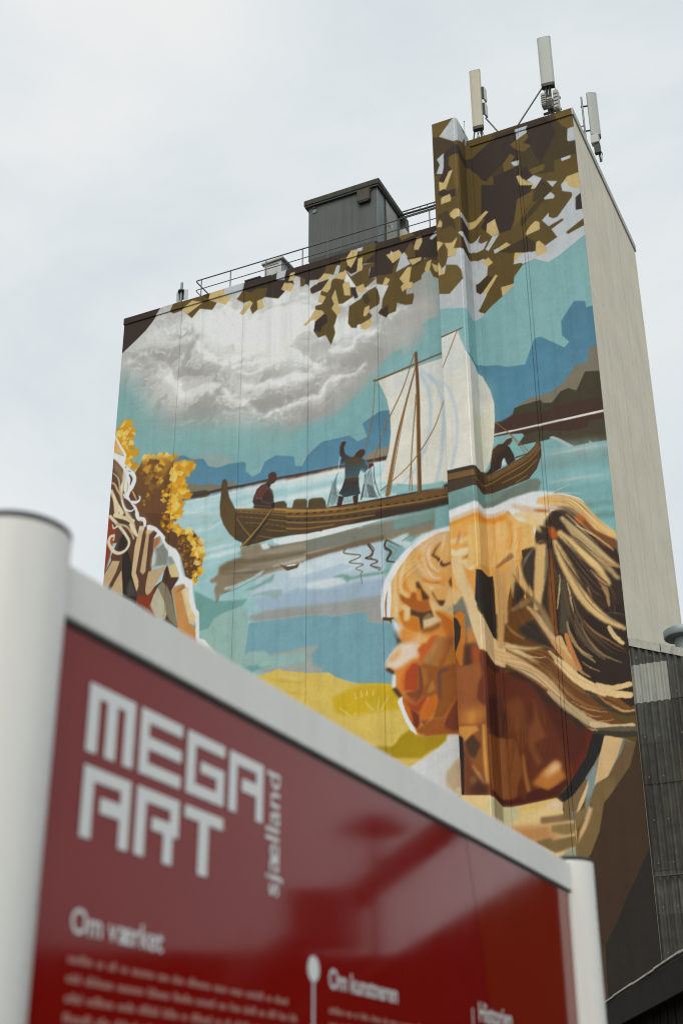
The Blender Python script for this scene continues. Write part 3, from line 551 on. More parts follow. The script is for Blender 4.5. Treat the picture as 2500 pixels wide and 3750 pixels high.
("s","#3b2719",[0.021,0.039,0.021],[(9.61,24.55),(9.65,24.54),(9.7,24.52)],{"b": 0.006,"a": 0.85}),
("s","#3b2719",[0.021,0.039,0.021],[(9.84,24.5),(9.88,24.49),(9.93,24.47)],{"b": 0.006,"a": 0.85}),
("s","#3b2719",[0.021,0.038,0.021],[(10.07,24.45),(10.11,24.44),(10.16,24.43)],{"b": 0.006,"a": 0.85}),
("s","#3b2719",[0.021,0.038,0.021],[(10.3,24.4),(10.34,24.39),(10.39,24.38)],{"b": 0.006,"a": 0.85}),
("s","#3b2719",[0.022,0.041,0.022],[(6.51,25.12),(6.56,25.11),(6.61,25.1)],{"b": 0.006,"a": 0.85}),
("s","#3b2719",[0.022,0.041,0.022],[(6.76,25.05),(6.81,25.04),(6.85,25.03)],{"b": 0.006,"a": 0.85}),
("s","#3b2719",[0.022,0.041,0.022],[(7.0,24.98),(7.05,24.98),(7.1,24.96)],{"b": 0.006,"a": 0.85}),
("s","#3b2719",[0.022,0.04,0.022],[(7.25,24.92),(7.29,24.91),(7.34,24.89)],{"b": 0.006,"a": 0.85}),
("s","#3b2719",[0.022,0.04,0.022],[(7.49,24.85),(7.53,24.84),(7.58,24.82)],{"b": 0.006,"a": 0.85}),
("s","#3b2719",[0.022,0.04,0.022],[(7.73,24.78),(7.77,24.77),(7.82,24.75)],{"b": 0.006,"a": 0.85}),
("s","#3b2719",[0.021,0.04,0.021],[(7.97,24.71),(8.01,24.7),(8.06,24.68)],{"b": 0.006,"a": 0.85}),
("s","#3b2719",[0.021,0.04,0.021],[(8.2,24.64),(8.25,24.63),(8.29,24.62)],{"b": 0.006,"a": 0.85}),
("s","#3b2719",[0.021,0.04,0.021],[(8.44,24.57),(8.49,24.57),(8.53,24.55)],{"b": 0.006,"a": 0.85}),
("s","#3b2719",[0.021,0.039,0.021],[(8.68,24.51),(8.72,24.5),(8.77,24.48)],{"b": 0.006,"a": 0.85}),
("s","#3b2719",[0.021,0.039,0.021],[(8.91,24.44),(8.96,24.43),(9.0,24.42)],{"b": 0.006,"a": 0.85}),
("s","#3b2719",[0.021,0.039,0.021],[(9.15,24.37),(9.19,24.36),(9.23,24.35)],{"b": 0.006,"a": 0.85}),
("s","#3b2719",[0.021,0.039,0.021],[(9.38,24.31),(9.42,24.3),(9.47,24.28)],{"b": 0.006,"a": 0.85}),
("s","#3b2719",[0.021,0.039,0.021],[(9.61,24.25),(9.65,24.24),(9.7,24.23)],{"b": 0.006,"a": 0.85}),
("s","#3b2719",[0.021,0.039,0.021],[(9.84,24.21),(9.88,24.2),(9.93,24.18)],{"b": 0.006,"a": 0.85}),
("s","#3b2719",[0.021,0.038,0.021],[(10.07,24.16),(10.11,24.15),(10.16,24.13)],{"b": 0.006,"a": 0.85}),
("s","#3b2719",[0.021,0.038,0.021],[(10.3,24.11),(10.34,24.1),(10.39,24.09)],{"b": 0.006,"a": 0.85}),
("s","#3b2719",[0.022,0.041,0.022],[(6.52,24.9),(6.57,24.89),(6.62,24.87)],{"b": 0.006,"a": 0.85}),
("s","#3b2719",[0.022,0.041,0.022],[(6.77,24.84),(6.81,24.83),(6.86,24.81)],{"b": 0.006,"a": 0.85}),
("s","#3b2719",[0.022,0.041,0.022],[(7.01,24.78),(7.06,24.77),(7.1,24.75)],{"b": 0.006,"a": 0.85}),
("s","#3b2719",[0.022,0.04,0.022],[(7.25,24.71),(7.3,24.7),(7.34,24.69)],{"b": 0.006,"a": 0.85}),
("s","#3b2719",[0.022,0.04,0.022],[(7.49,24.65),(7.54,24.64),(7.58,24.63)],{"b": 0.006,"a": 0.85}),
("s","#3b2719",[0.022,0.04,0.022],[(7.73,24.59),(7.78,24.58),(7.82,24.56)],{"b": 0.006,"a": 0.85}),
("s","#3b2719",[0.021,0.04,0.021],[(7.97,24.53),(8.02,24.52),(8.06,24.5)],{"b": 0.006,"a": 0.85}),
("s","#3b2719",[0.021,0.04,0.021],[(8.21,24.47),(8.25,24.46),(8.3,24.44)],{"b": 0.006,"a": 0.85}),
("s","#3b2719",[0.021,0.039,0.021],[(8.44,24.41),(8.49,24.4),(8.53,24.38)],{"b": 0.006,"a": 0.85}),
("s","#3b2719",[0.021,0.039,0.021],[(8.68,24.35),(8.72,24.34),(8.77,24.32)],{"b": 0.006,"a": 0.85}),
("s","#3b2719",[0.021,0.039,0.021],[(8.91,24.29),(8.96,24.28),(9.0,24.26)],{"b": 0.006,"a": 0.85}),
("s","#3b2719",[0.021,0.039,0.021],[(9.15,24.23),(9.19,24.22),(9.24,24.2)],{"b": 0.006,"a": 0.85}),
("s","#3b2719",[0.021,0.039,0.021],[(9.38,24.17),(9.42,24.16),(9.47,24.14)],{"b": 0.006,"a": 0.85}),
("s","#3b2719",[0.021,0.039,0.021],[(9.61,24.11),(9.66,24.11),(9.7,24.09)],{"b": 0.006,"a": 0.85}),
("s","#3b2719",[0.021,0.038,0.021],[(9.84,24.07),(9.89,24.06),(9.93,24.04)],{"b": 0.006,"a": 0.85}),
("s","#3b2719",[0.021,0.038,0.021],[(10.07,24.02),(10.11,24.01),(10.16,23.99)],{"b": 0.006,"a": 0.85}),
("s","#3b2719",[0.021,0.038,0.021],[(10.3,23.97),(10.34,23.96),(10.39,23.95)],{"b": 0.006,"a": 0.85}),
("s","#86683a",[0.044,0.057],[(6.47,25.32),(6.77,24.85),(7.11,24.4)],{}),
("s","#8a6a38",[0.018,0.018],[(8.03,24.83),(7.59,24.61),(7.47,24.32),(7.41,23.99)],{}),
("s","#a07a3f",[0.081,0.068,0.05],[(6.7,23.98),(7.08,24.31),(7.46,24.67),(7.83,25.09),(8.13,25.38)],{}),
("s","#3d2f22",[0.049,0.105,0.185,0.062],[(8.12,25.32),(7.77,24.85),(7.34,24.35),(7.02,23.98)],{}),
("p","#3f3023",[(10.56,24.96),(11.87,24.87),(12.96,24.83),(14.62,24.78),(15.98,24.84),(15.97,24.57),(14.61,24.54),(12.95,24.63),(11.25,24.76)],{}),
("p","#74552c",[(8.79,25.27),(9.72,25.06),(11.25,24.83),(12.96,24.74),(14.61,24.71),(15.98,24.71),(15.95,24.21),(14.6,24.27),(12.95,24.36),(11.25,24.49),(9.72,24.68),(8.79,24.88)],{"g": ("#6a4c29",0.0,-1)}),
("s","#a98549",[0.137,0.123,0.041],[(8.79,25.18),(9.72,24.98),(11.25,24.74),(11.94,24.71)],{"b": 0.027}),
("p","#55402b",[(8.79,24.92),(9.72,24.71),(11.25,24.51),(12.95,24.4),(14.6,24.31),(15.96,24.28),(15.94,23.98),(14.59,24.01),(12.94,23.96),(11.25,23.97),(9.73,23.95),(8.81,24.07)],{}),
("p","#3a2d22",[(12.95,24.31),(14.6,24.21),(15.95,24.21),(15.94,23.95),(14.59,23.91),(13.01,23.93),(11.46,24.0)],{"b": 0.038}),
("s","#9a7439",[0.055,0.055,0.034],[(8.79,24.92),(9.72,24.73),(11.25,24.52),(12.95,24.42),(14.6,24.32),(15.83,24.3)],{}),
("s","#9a7439",[0.054,0.054,0.034],[(8.8,24.66),(9.72,24.45),(11.25,24.23),(12.68,24.15)],{}),
("s","#9a7439",[0.054,0.054,0.034],[(8.8,24.38),(9.72,24.19),(10.91,24.11)],{}),
("s","#37251a",[0.041,0.075,0.041],[(8.85,25.01),(8.94,25.01),(9.02,25.0)],{"a": 0.85,"b": 0.014}),
("s","#37251a",[0.041,0.075,0.041],[(9.22,24.94),(9.31,24.94),(9.39,24.94)],{"a": 0.85,"b": 0.014}),
("s","#37251a",[0.04,0.074,0.04],[(9.59,24.88),(9.68,24.88),(9.76,24.87)],{"a": 0.85,"b": 0.013}),
("s","#37251a",[0.04,0.074,0.04],[(9.96,24.83),(10.04,24.82),(10.13,24.82)],{"a": 0.85,"b": 0.013}),
("s","#37251a",[0.04,0.073,0.04],[(10.32,24.77),(10.41,24.77),(10.49,24.77)],{"a": 0.85,"b": 0.013}),
("s","#37251a",[0.04,0.073,0.04],[(10.69,24.73),(10.77,24.72),(10.85,24.72)],{"a": 0.85,"b": 0.013}),
("s","#37251a",[0.039,0.072,0.039],[(11.05,24.68),(11.13,24.68),(11.21,24.67)],{"a": 0.85,"b": 0.013}),
("s","#37251a",[0.039,0.072,0.039],[(11.4,24.64),(11.49,24.64),(11.57,24.63)],{"a": 0.85,"b": 0.013}),
("s","#37251a",[0.039,0.071,0.039],[(11.76,24.61),(11.84,24.6),(11.92,24.6)],{"a": 0.85,"b": 0.013}),
("s","#37251a",[0.039,0.071,0.039],[(12.11,24.57),(12.2,24.57),(12.28,24.56)],{"a": 0.85,"b": 0.013}),
("s","#37251a",[0.038,0.07,0.038],[(12.47,24.54),(12.55,24.54),(12.63,24.53)],{"a": 0.85,"b": 0.013}),
("s","#37251a",[0.038,0.07,0.038],[(12.82,24.51),(12.9,24.51),(12.98,24.51)],{"a": 0.85,"b": 0.013}),
("s","#37251a",[0.038,0.07,0.038],[(13.17,24.49),(13.25,24.48),(13.33,24.48)],{"a": 0.85,"b": 0.013}),
("s","#37251a",[0.038,0.069,0.038],[(13.51,24.47),(13.59,24.46),(13.67,24.46)],{"a": 0.85,"b": 0.013}),
("s","#37251a",[0.037,0.069,0.037],[(13.86,24.45),(13.94,24.44),(14.01,24.44)],{"a": 0.85,"b": 0.012}),
("s","#37251a",[0.037,0.068,0.037],[(14.2,24.43),(14.28,24.43),(14.36,24.42)],{"a": 0.85,"b": 0.012}),
("s","#37251a",[0.037,0.068,0.037],[(14.54,24.42),(14.62,24.41),(14.7,24.41)],{"a": 0.85,"b": 0.012}),
("s","#37251a",[0.037,0.067,0.037],[(14.88,24.4),(14.96,24.4),(15.03,24.4)],{"a": 0.85,"b": 0.012}),
("s","#37251a",[0.037,0.067,0.037],[(15.22,24.39),(15.29,24.39),(15.37,24.38)],{"a": 0.85,"b": 0.012}),
("s","#37251a",[0.036,0.067,0.036],[(15.55,24.38),(15.63,24.38),(15.71,24.38)],{"a": 0.85,"b": 0.012}),
("s","#37251a",[0.041,0.075,0.041],[(8.85,24.72),(8.94,24.71),(9.03,24.71)],{"a": 0.85,"b": 0.014}),
("s","#37251a",[0.041,0.074,0.041],[(9.23,24.65),(9.31,24.64),(9.4,24.64)],{"a": 0.85,"b": 0.014}),
("s","#37251a",[0.04,0.074,0.04],[(9.59,24.59),(9.68,24.58),(9.76,24.58)],{"a": 0.85,"b": 0.013}),
("s","#37251a",[0.04,0.073,0.04],[(9.96,24.53),(10.04,24.53),(10.13,24.52)],{"a": 0.85,"b": 0.013}),
("s","#37251a",[0.04,0.073,0.04],[(10.32,24.48),(10.41,24.48),(10.49,24.47)],{"a": 0.85,"b": 0.013}),
("s","#37251a",[0.04,0.072,0.04],[(10.69,24.43),(10.77,24.43),(10.85,24.43)],{"a": 0.85,"b": 0.013}),
("s","#37251a",[0.039,0.072,0.039],[(11.05,24.39),(11.13,24.39),(11.21,24.38)],{"a": 0.85,"b": 0.013}),
("s","#37251a",[0.039,0.072,0.039],[(11.4,24.35),(11.49,24.35),(11.57,24.35)],{"a": 0.85,"b": 0.013}),
("s","#37251a",[0.039,0.071,0.039],[(11.76,24.32),(11.84,24.31),(11.92,24.31)],{"a": 0.85,"b": 0.013}),
("s","#37251a",[0.039,0.071,0.039],[(12.11,24.28),(12.19,24.28),(12.27,24.28)],{"a": 0.85,"b": 0.013}),
("p","#54462e",[(8.21,25.65),(8.3,25.69),(8.66,25.66),(8.79,25.49),(8.79,25.28),(8.21,25.44)],{}),
("p","#5a4a2e",[(9.02,25.22),(9.11,25.58),(9.23,25.62),(9.65,25.53),(9.71,25.44),(9.7,25.04)],{}),
("p","#7a6032",[(9.12,25.57),(9.23,25.61),(9.65,25.53),(9.69,25.46),(9.24,25.53)],{}),
("p","#54462e",[(9.73,25.03),(9.77,25.43),(9.93,25.5),(10.39,25.43),(10.53,25.26),(10.59,24.88)],{}),
("p","#7a6032",[(9.79,25.44),(9.93,25.5),(10.39,25.43),(10.37,25.39),(9.93,25.45)],{}),
("s","#463a28",[0.018,0.018],[(9.05,25.4),(9.7,25.27)],{}),
("s","#463a28",[0.018,0.018],[(9.74,25.28),(10.5,25.14)],{}),
("p","#42302a",[(7.22,25.64),(7.26,25.76),(7.19,25.93),(7.22,26.12),(7.37,26.47),(7.57,26.62),(7.76,26.64),(7.92,26.8),(7.9,27.03),(8.01,27.11),(8.21,27.09),(8.28,26.95),(8.28,26.69),(8.16,26.57),(8.04,26.56),(7.98,26.42),(8.1,26.25),(8.17,25.97),(8.17,25.75),(8.27,25.63),(8.24,25.48),(8.12,25.4)],{}),
("p","#6b3a2f",[(7.25,26.11),(7.41,26.43),(7.6,26.58),(7.76,26.59),(7.82,26.47),(7.61,26.16),(7.55,26.01),(7.29,26.01)],{"b": 0.031,"a": 0.9}),
("p","#6b3a2f",[(7.83,26.53),(8.1,26.21),(8.15,25.94),(8.07,26.12),(7.93,26.38)],{"b": 0.016,"a": 0.8}),
("p","#4d3526",[(7.92,27.03),(8.05,27.1),(8.21,27.07),(8.26,26.92),(8.25,26.69),(8.09,26.62),(7.96,26.73)],{"b": 0.019}),
("s","#a3938a",[0.016,0.019,0.016],[(7.81,26.57),(7.83,26.4),(7.61,26.06),(7.58,25.97)],{"a": 0.85}),
("s","#a3938a",[0.016,0.019,0.016],[(7.83,26.43),(8.03,26.26),(8.13,26.08)],{"a": 0.85}),
("s","#a3938a",[0.016,0.019,0.016],[(7.34,26.06),(7.58,26.0),(7.65,25.85),(8.01,25.67),(8.07,25.55)],{"a": 0.85}),
("s","#a3938a",[0.016,0.019,0.016],[(7.25,25.76),(7.69,25.63),(8.03,25.53),(8.12,25.4),(8.24,25.51),(8.26,25.67),(8.06,25.71)],{"a": 0.85}),
("s","#a3938a",[0.016,0.019,0.016],[(7.8,26.67),(7.92,26.78)],{"a": 0.85}),
("p","#33281f",[(8.06,25.69),(8.21,25.68),(8.26,25.6),(8.21,25.44),(8.12,25.41),(8.05,25.55)],{}),
("p","#d9d6ca",[(12.92,30.22),(13.76,30.35),(15.73,30.51),(16.7,30.53),(16.44,24.94),(15.5,24.92),(14.62,25.01),(13.31,25.42),(12.94,25.6),(13.12,26.19),(13.34,26.85),(13.43,27.54),(13.44,28.4),(13.32,29.17),(13.12,29.74)],{"g": ("#dedbcf",0.2,-1)}),
("p","#c9d1d6",[(13.34,30.05),(14.59,30.3),(15.72,30.29),(15.68,29.41),(14.43,29.46),(13.6,29.39)],{"b": 0.264,"a": 0.5}),
("s","#b4c3d0",[0.155,0.167,0.142],[(14.79,30.03),(15.1,29.28),(15.17,28.25),(15.06,27.2),(14.87,26.41)],{"sm": 1,"b": 0.019,"a": 0.75}),
("s","#b4c3d0",[0.129,0.167,0.142],[(14.86,30.16),(15.45,29.41),(15.68,28.54),(15.71,27.68),(15.61,26.72),(15.55,26.04),(15.31,25.06)],{"sm": 1,"b": 0.019,"a": 0.75}),
("s","#b4c3d0",[0.09,0.115,0.09],[(15.13,29.93),(15.58,29.44),(15.83,28.94)],{"sm": 1,"b": 0.019,"a": 0.75}),
("s","#b4c3d0",[0.138,0.138,0.1],[(14.81,26.49),(14.52,25.86),(13.9,25.25)],{"sm": 1,"b": 0.019,"a": 0.75}),
("p","#8fb9ba",[(12.97,25.25),(13.24,25.34),(14.03,25.16),(14.95,24.99),(15.6,25.0),(15.59,24.69),(13.63,24.9),(13.03,25.03)],{"b": 0.026}),
("s","#70502c",[0.093,0.067],[(12.74,30.27),(13.06,30.28),(14.6,30.56),(15.73,30.75),(16.72,30.82)],{}),
("s","#65482a",[0.13,0.156,0.182],[(14.63,31.08),(14.66,29.11),(14.62,26.96),(14.59,24.71)],{}),
("s","#8f6530",[0.033,0.046,0.039],[(14.57,31.06),(14.6,29.12),(14.56,26.97),(14.54,24.73)],{}),
("s","#87653a",[0.033,0.04],[(12.78,30.24),(12.65,28.6),(12.31,27.16)],{}),
("s","#87653a",[0.039,0.052,0.052,0.039],[(14.54,31.03),(14.02,29.57),(13.3,28.15),(12.65,26.51)],{}),
("s","#87653a",[0.045,0.091,0.13,0.169],[(14.58,30.38),(14.14,28.88),(13.68,27.19),(13.23,24.92)],{}),
("s","#87653a",[0.026,0.032,0.039],[(14.53,30.1),(13.98,28.12),(13.33,24.89)],{}),
("s","#87653a",[0.039,0.039],[(14.57,29.13),(14.26,25.99),(14.16,24.91)],{}),
("s","#87653a",[0.032,0.038],[(14.56,28.77),(14.31,26.61),(14.27,24.89)],{}),
("s","#87653a",[0.031,0.05,0.044,0.044],[(15.75,28.53),(15.23,27.3),(14.26,26.06),(12.96,25.15)],{}),
("s","#cdd6d8",[0.022,0.031,0.018,0.009],[(11.18,27.1),(11.1,26.5),(10.98,26.1),(10.61,25.01)],{"a": 0.95}),
("s","#3c4b4b",[0.012,0.016,0.024],[(11.05,26.32),(10.86,25.75),(10.62,25.01)],{"a": 0.95}),
("s","#3c4b4b",[0.012,0.02],[(10.68,25.28),(10.86,24.96)],{"a": 0.95}),
("s","#c8d4d6",[0.007,0.007],[(11.38,26.39),(10.81,25.48)],{"a": 0.6}),
("s","#3f4f4f",[0.012,0.02],[(11.32,25.23),(11.37,24.96)],{"a": 0.95}),
("s","#3c4b4b",[0.012,0.016,0.024],[(11.04,26.24),(10.88,25.73),(10.69,25.0)],{"a": 0.95}),
("s","#3c4b4b",[0.012,0.02],[(10.69,25.38),(10.9,25.02)],{"a": 0.95}),
("s","#c8d4d6",[0.007,0.007],[(11.38,26.32),(10.85,25.44)],{"a": 0.6}),
("s","#3f4f4f",[0.012,0.02],[(11.37,25.22),(11.41,24.96)],{"a": 0.95}),
("s","#3c4b4b",[0.012,0.016,0.024],[(11.04,26.16),(10.9,25.71),(10.76,25.0)],{"a": 0.95}),
("s","#3c4b4b",[0.012,0.02],[(10.71,25.48),(10.94,25.08)],{"a": 0.95}),
("s","#c8d4d6",[0.007,0.007],[(11.38,26.25),(10.89,25.41)],{"a": 0.6}),
("s","#3f4f4f",[0.012,0.02],[(11.43,25.2),(11.46,24.96)],{"a": 0.95}),
("s","#3c4b4b",[0.012,0.016,0.024],[(11.04,26.08),(10.92,25.68),(10.83,24.99)],{"a": 0.95}),
("s","#3c4b4b",[0.012,0.02],[(10.73,25.58),(10.97,25.14)],{"a": 0.95}),
("s","#c8d4d6",[0.007,0.007],[(11.38,26.18),(10.93,25.37)],{"a": 0.6}),
("s","#3f4f4f",[0.012,0.02],[(11.48,25.19),(11.51,24.95)],{"a": 0.95}),
("s","#3c4b4b",[0.012,0.016,0.024],[(11.03,26.0),(10.94,25.66),(10.9,24.99)],{"a": 0.95}),
("s","#3c4b4b",[0.012,0.02],[(10.75,25.68),(11.01,25.2)],{"a": 0.95}),
("s","#c8d4d6",[0.007,0.007],[(11.37,26.11),(10.96,25.34)],{"a": 0.6}),
("s","#3f4f4f",[0.012,0.02],[(11.53,25.18),(11.55,24.95)],{"a": 0.95}),
("s","#3c4b4b",[0.012,0.016,0.024],[(11.03,25.91),(10.95,25.64),(10.97,24.98)],{"a": 0.95}),
("s","#3c4b4b",[0.012,0.02],[(10.77,25.78),(11.05,25.27)],{"a": 0.95}),
("s","#c8d4d6",[0.007,0.007],[(11.37,26.04),(11.0,25.3)],{"a": 0.6}),
("s","#3f4f4f",[0.012,0.02],[(11.58,25.17),(11.6,24.95)],{"a": 0.95}),
("s","#3c4b4b",[0.012,0.016,0.024],[(11.02,25.83),(10.97,25.61),(11.03,24.98)],{"a": 0.95}),
("s","#3c4b4b",[0.012,0.02],[(10.79,25.89),(11.08,25.33)],{"a": 0.95}),
("s","#c8d4d6",[0.007,0.007],[(11.37,25.97),(11.04,25.26)],{"a": 0.6}),
("s","#3f4f4f",[0.012,0.02],[(11.63,25.16),(11.64,24.94)],{"a": 0.95}),
("s","#3c4b4b",[0.012,0.016,0.024],[(11.02,25.75),(10.99,25.59),(11.1,24.97)],{"a": 0.95}),
("s","#3c4b4b",[0.012,0.02],[(10.81,25.99),(11.12,25.39)],{"a": 0.95}),
("s","#c8d4d6",[0.007,0.007],[(11.37,25.89),(11.07,25.23)],{"a": 0.6}),
("s","#3f4f4f",[0.012,0.02],[(11.68,25.15),(11.69,24.94)],{"a": 0.95}),
("s","#3c4b4b",[0.012,0.016,0.024],[(11.01,25.67),(11.01,25.57),(11.17,24.96)],{"a": 0.95}),
("s","#3c4b4b",[0.012,0.02],[(10.82,26.09),(11.16,25.45)],{"a": 0.95}),
("s","#c8d4d6",[0.007,0.007],[(11.37,25.82),(11.11,25.19)],{"a": 0.6}),
("s","#3f4f4f",[0.012,0.02],[(11.73,25.14),(11.74,24.94)],{"a": 0.95}),
("s","#4a5552",[0.022,0.027,0.053],[(11.1,26.36),(10.84,25.83),(10.62,24.99)],{"a": 0.95}),
("p","#c5d6d8",[(12.02,26.03),(12.48,26.27),(12.67,26.3),(12.7,25.75),(12.89,24.95),(12.46,24.91),(12.1,24.99),(11.99,25.57)],{"b": 0.026,"a": 0.6}),
("s","#364646",[0.012,0.016,0.031],[(12.55,26.26),(12.61,25.64),(12.71,24.92)],{"a": 0.95}),
("s","#364646",[0.012,0.027],[(12.36,25.6),(12.46,24.97)],{"a": 0.95}),
("s","#d5dcdc",[0.006,0.009],[(12.62,26.2),(12.15,25.07)],{"a": 0.55}),
("s","#364646",[0.012,0.016,0.031],[(12.52,26.23),(12.57,25.65),(12.64,24.93)],{"a": 0.95}),
("s","#364646",[0.012,0.027],[(12.39,25.58),(12.51,24.96)],{"a": 0.95}),
("s","#d5dcdc",[0.006,0.009],[(12.57,26.18),(12.16,25.16)],{"a": 0.55}),
("s","#364646",[0.012,0.016,0.031],[(12.49,26.21),(12.53,25.65),(12.58,24.95)],{"a": 0.95}),
("s","#364646",[0.012,0.027],[(12.42,25.56),(12.56,24.95)],{"a": 0.95}),
("s","#d5dcdc",[0.006,0.009],[(12.53,26.16),(12.17,25.25)],{"a": 0.55}),
("s","#364646",[0.012,0.016,0.031],[(12.45,26.18),(12.49,25.66),(12.51,24.96)],{"a": 0.95}),
("s","#364646",[0.012,0.027],[(12.45,25.54),(12.61,24.94)],{"a": 0.95}),
("s","#d5dcdc",[0.006,0.009],[(12.48,26.14),(12.18,25.34)],{"a": 0.55}),
("s","#364646",[0.012,0.016,0.031],[(12.42,26.16),(12.45,25.67),(12.44,24.98)],{"a": 0.95}),
("s","#364646",[0.012,0.027],[(12.48,25.52),(12.66,24.93)],{"a": 0.95}),
("s","#d5dcdc",[0.006,0.009],[(12.43,26.13),(12.19,25.43)],{"a": 0.55}),
("s","#364646",[0.012,0.016,0.031],[(12.39,26.13),(12.41,25.68),(12.37,24.99)],{"a": 0.95}),
("s","#364646",[0.012,0.027],[(12.52,25.49),(12.71,24.92)],{"a": 0.95}),
("s","#d5dcdc",[0.006,0.009],[(12.39,26.11),(12.2,25.52)],{"a": 0.55}),
("s","#364646",[0.012,0.016,0.031],[(12.36,26.11),(12.36,25.69),(12.31,25.01)],{"a": 0.95}),
("s","#364646",[0.012,0.027],[(12.55,25.47),(12.76,24.91)],{"a": 0.95}),
("s","#d5dcdc",[0.006,0.009],[(12.34,26.09),(12.21,25.61)],{"a": 0.55}),
("s","#364646",[0.012,0.016,0.031],[(12.32,26.08),(12.32,25.7),(12.24,25.02)],{"a": 0.95}),
("s","#364646",[0.012,0.027],[(12.58,25.45),(12.81,24.9)],{"a": 0.95}),
("s","#d5dcdc",[0.007,0.009],[(12.3,26.07),(12.22,25.7)],{"a": 0.55}),
("s","#364646",[0.012,0.016,0.031],[(12.29,26.05),(12.28,25.71),(12.17,25.04)],{"a": 0.95}),
("s","#364646",[0.012,0.027],[(12.67,26.3),(12.7,25.52)],{"a": 0.95}),
("s","#d5dcdc",[0.007,0.009],[(12.25,26.06),(12.23,25.79)],{"a": 0.55}),
("s","#364646",[0.012,0.016,0.031],[(12.26,26.03),(12.24,25.72),(12.1,25.06)],{"a": 0.95}),
("s","#364646",[0.012,0.027],[(12.67,26.3),(12.7,25.52)],{"a": 0.95}),
("s","#d5dcdc",[0.007,0.009],[(12.2,26.04),(12.24,25.88)],{"a": 0.55}),
("s","#3c4a48",[0.019,0.035,0.047],[(12.68,26.3),(12.68,25.76),(12.9,24.95)],{"a": 0.85}),
("s","#3b2b20",[0.031,0.054],[(12.24,25.6),(12.1,24.96)],{}),
("p","#42302a",[(11.17,27.3),(11.18,27.54),(11.24,27.75),(11.34,27.78),(11.48,27.72),(11.43,27.57),(11.37,27.52),(11.37,27.32),(11.43,27.17),(11.38,27.06),(11.26,27.04),(11.19,27.13)],{}),
("s","#d8cfc4",[0.007,0.013,0.007],[(11.21,27.58),(11.27,27.77),(11.41,27.75)],{}),
("s","#7d3f35",[0.022,0.027],[(11.43,27.72),(11.42,27.6)],{"b": 0.007}),
("p","#3d3630",[(11.21,26.76),(11.24,26.99),(11.4,27.17),(11.52,27.09),(11.66,26.97),(12.01,26.91),(12.24,26.73),(12.4,26.6),(12.44,26.43),(12.39,26.2),(12.27,26.11),(12.09,26.27),(12.0,26.01),(11.4,26.05),(11.4,26.57)],{"g": ("#41616b",0.1,-1)}),
("p","#5a4126",[(11.61,26.95),(12.03,26.88),(12.14,26.68),(11.89,26.51),(11.61,26.72)],{"b": 0.088,"a": 0.9}),
("p","#5a8799",[(11.24,26.78),(11.4,26.76),(11.4,26.63),(11.26,26.69)],{"b": 0.027,"a": 0.8}),
("p","#6a9db2",[(12.3,26.65),(12.39,26.58),(12.42,26.38),(12.3,26.55)],{"b": 0.017,"a": 0.8}),
("p","#6a9db2",[(12.12,26.36),(12.32,26.17),(12.27,26.11),(12.12,26.27)],{"b": 0.022,"a": 0.8}),
("p","#48301f",[(11.82,26.95),(11.89,27.1),(12.06,27.21),(12.22,27.2),(12.31,27.1),(12.3,26.96),(12.21,26.86),(12.12,26.81),(11.98,26.89)],{}),
("s","#d3b9a4",[0.007,0.011,0.007],[(11.83,26.97),(11.9,27.11),(12.08,27.21)],{}),
("p","#50302a",[(12.41,26.22),(12.46,26.49),(12.67,26.45),(12.68,26.35),(12.55,26.28)],{}),
("p","#3a2d26",[(11.4,26.05),(12.0,26.0),(12.02,25.58),(12.08,25.22),(11.76,25.2),(11.39,25.21),(11.12,25.44),(11.26,25.66)],{"g": ("#324148",0.0,-1)}),
("p","#5d3f28",[(11.42,26.03),(11.97,25.99),(12.0,25.85),(11.56,25.88)],{"b": 0.053,"a": 0.8}),
("p","#3b2c25",[(11.12,25.35),(11.35,25.25),(11.25,24.8),(11.03,24.86)],{}),
("p","#3b2c25",[(11.74,25.18),(11.99,25.22),(11.96,24.77),(11.78,24.76)],{}),
("s","#cbc6bd",[0.006,0.011],[(11.99,25.15),(11.96,24.76)],{}),
("s","#cbc6bd",[0.007,0.011],[(11.75,25.16),(11.77,24.77)],{}),
("s","#d9d4cb",[0.007,0.013],[(11.31,25.16),(11.24,24.8)],{}),
("p","#372b24",[(-1.12,37.02),(-0.0,37.22),(2.06,37.21),(1.63,36.55),(1.23,36.11),(0.74,35.73),(-0.04,35.18),(-0.91,34.69)],{}),
("p","#5c4a22",[(2.54,36.76),(2.7,37.14),(4.68,37.19),(4.7,36.73),(5.04,36.51),(4.8,36.18),(4.13,36.45),(3.73,36.05),(3.2,36.65),(2.73,36.61)],{}),
("p","#c7ae76",[(3.15,36.68),(3.73,37.0),(4.28,36.75),(3.69,36.45),(3.49,36.36)],{}),
("p","#c7ae76",[(4.61,36.76),(4.68,37.17),(5.48,37.15),(5.35,36.85),(5.81,36.64),(5.5,36.24),(4.99,36.57)],{}),
("p","#372b24",[(4.31,37.11),(4.68,37.17),(4.59,36.83)],{}),
("p","#babfc3",[(5.35,36.87),(5.5,37.14),(6.48,37.14),(6.41,36.8),(5.83,36.61)],{}),
("p","#372b24",[(6.48,37.22),(7.81,37.16),(7.98,36.83),(8.92,37.3),(8.93,36.36),(8.5,36.48),(8.34,36.21),(8.54,36.04),(8.19,35.75),(7.52,36.04),(6.1,36.36),(6.41,36.81)],{}),
("p","#5c4a22",[(6.41,36.77),(6.75,36.5),(7.1,36.64),(7.63,36.5),(7.56,36.06),(7.24,35.92),(7.17,35.48),(6.9,35.33),(6.77,35.68),(6.91,35.9),(6.76,36.07),(6.44,36.06),(6.06,36.37)],{}),
("p","#c7ae76",[(6.76,36.09),(6.91,35.9),(6.42,35.4),(6.24,35.55),(6.48,35.86)],{}),
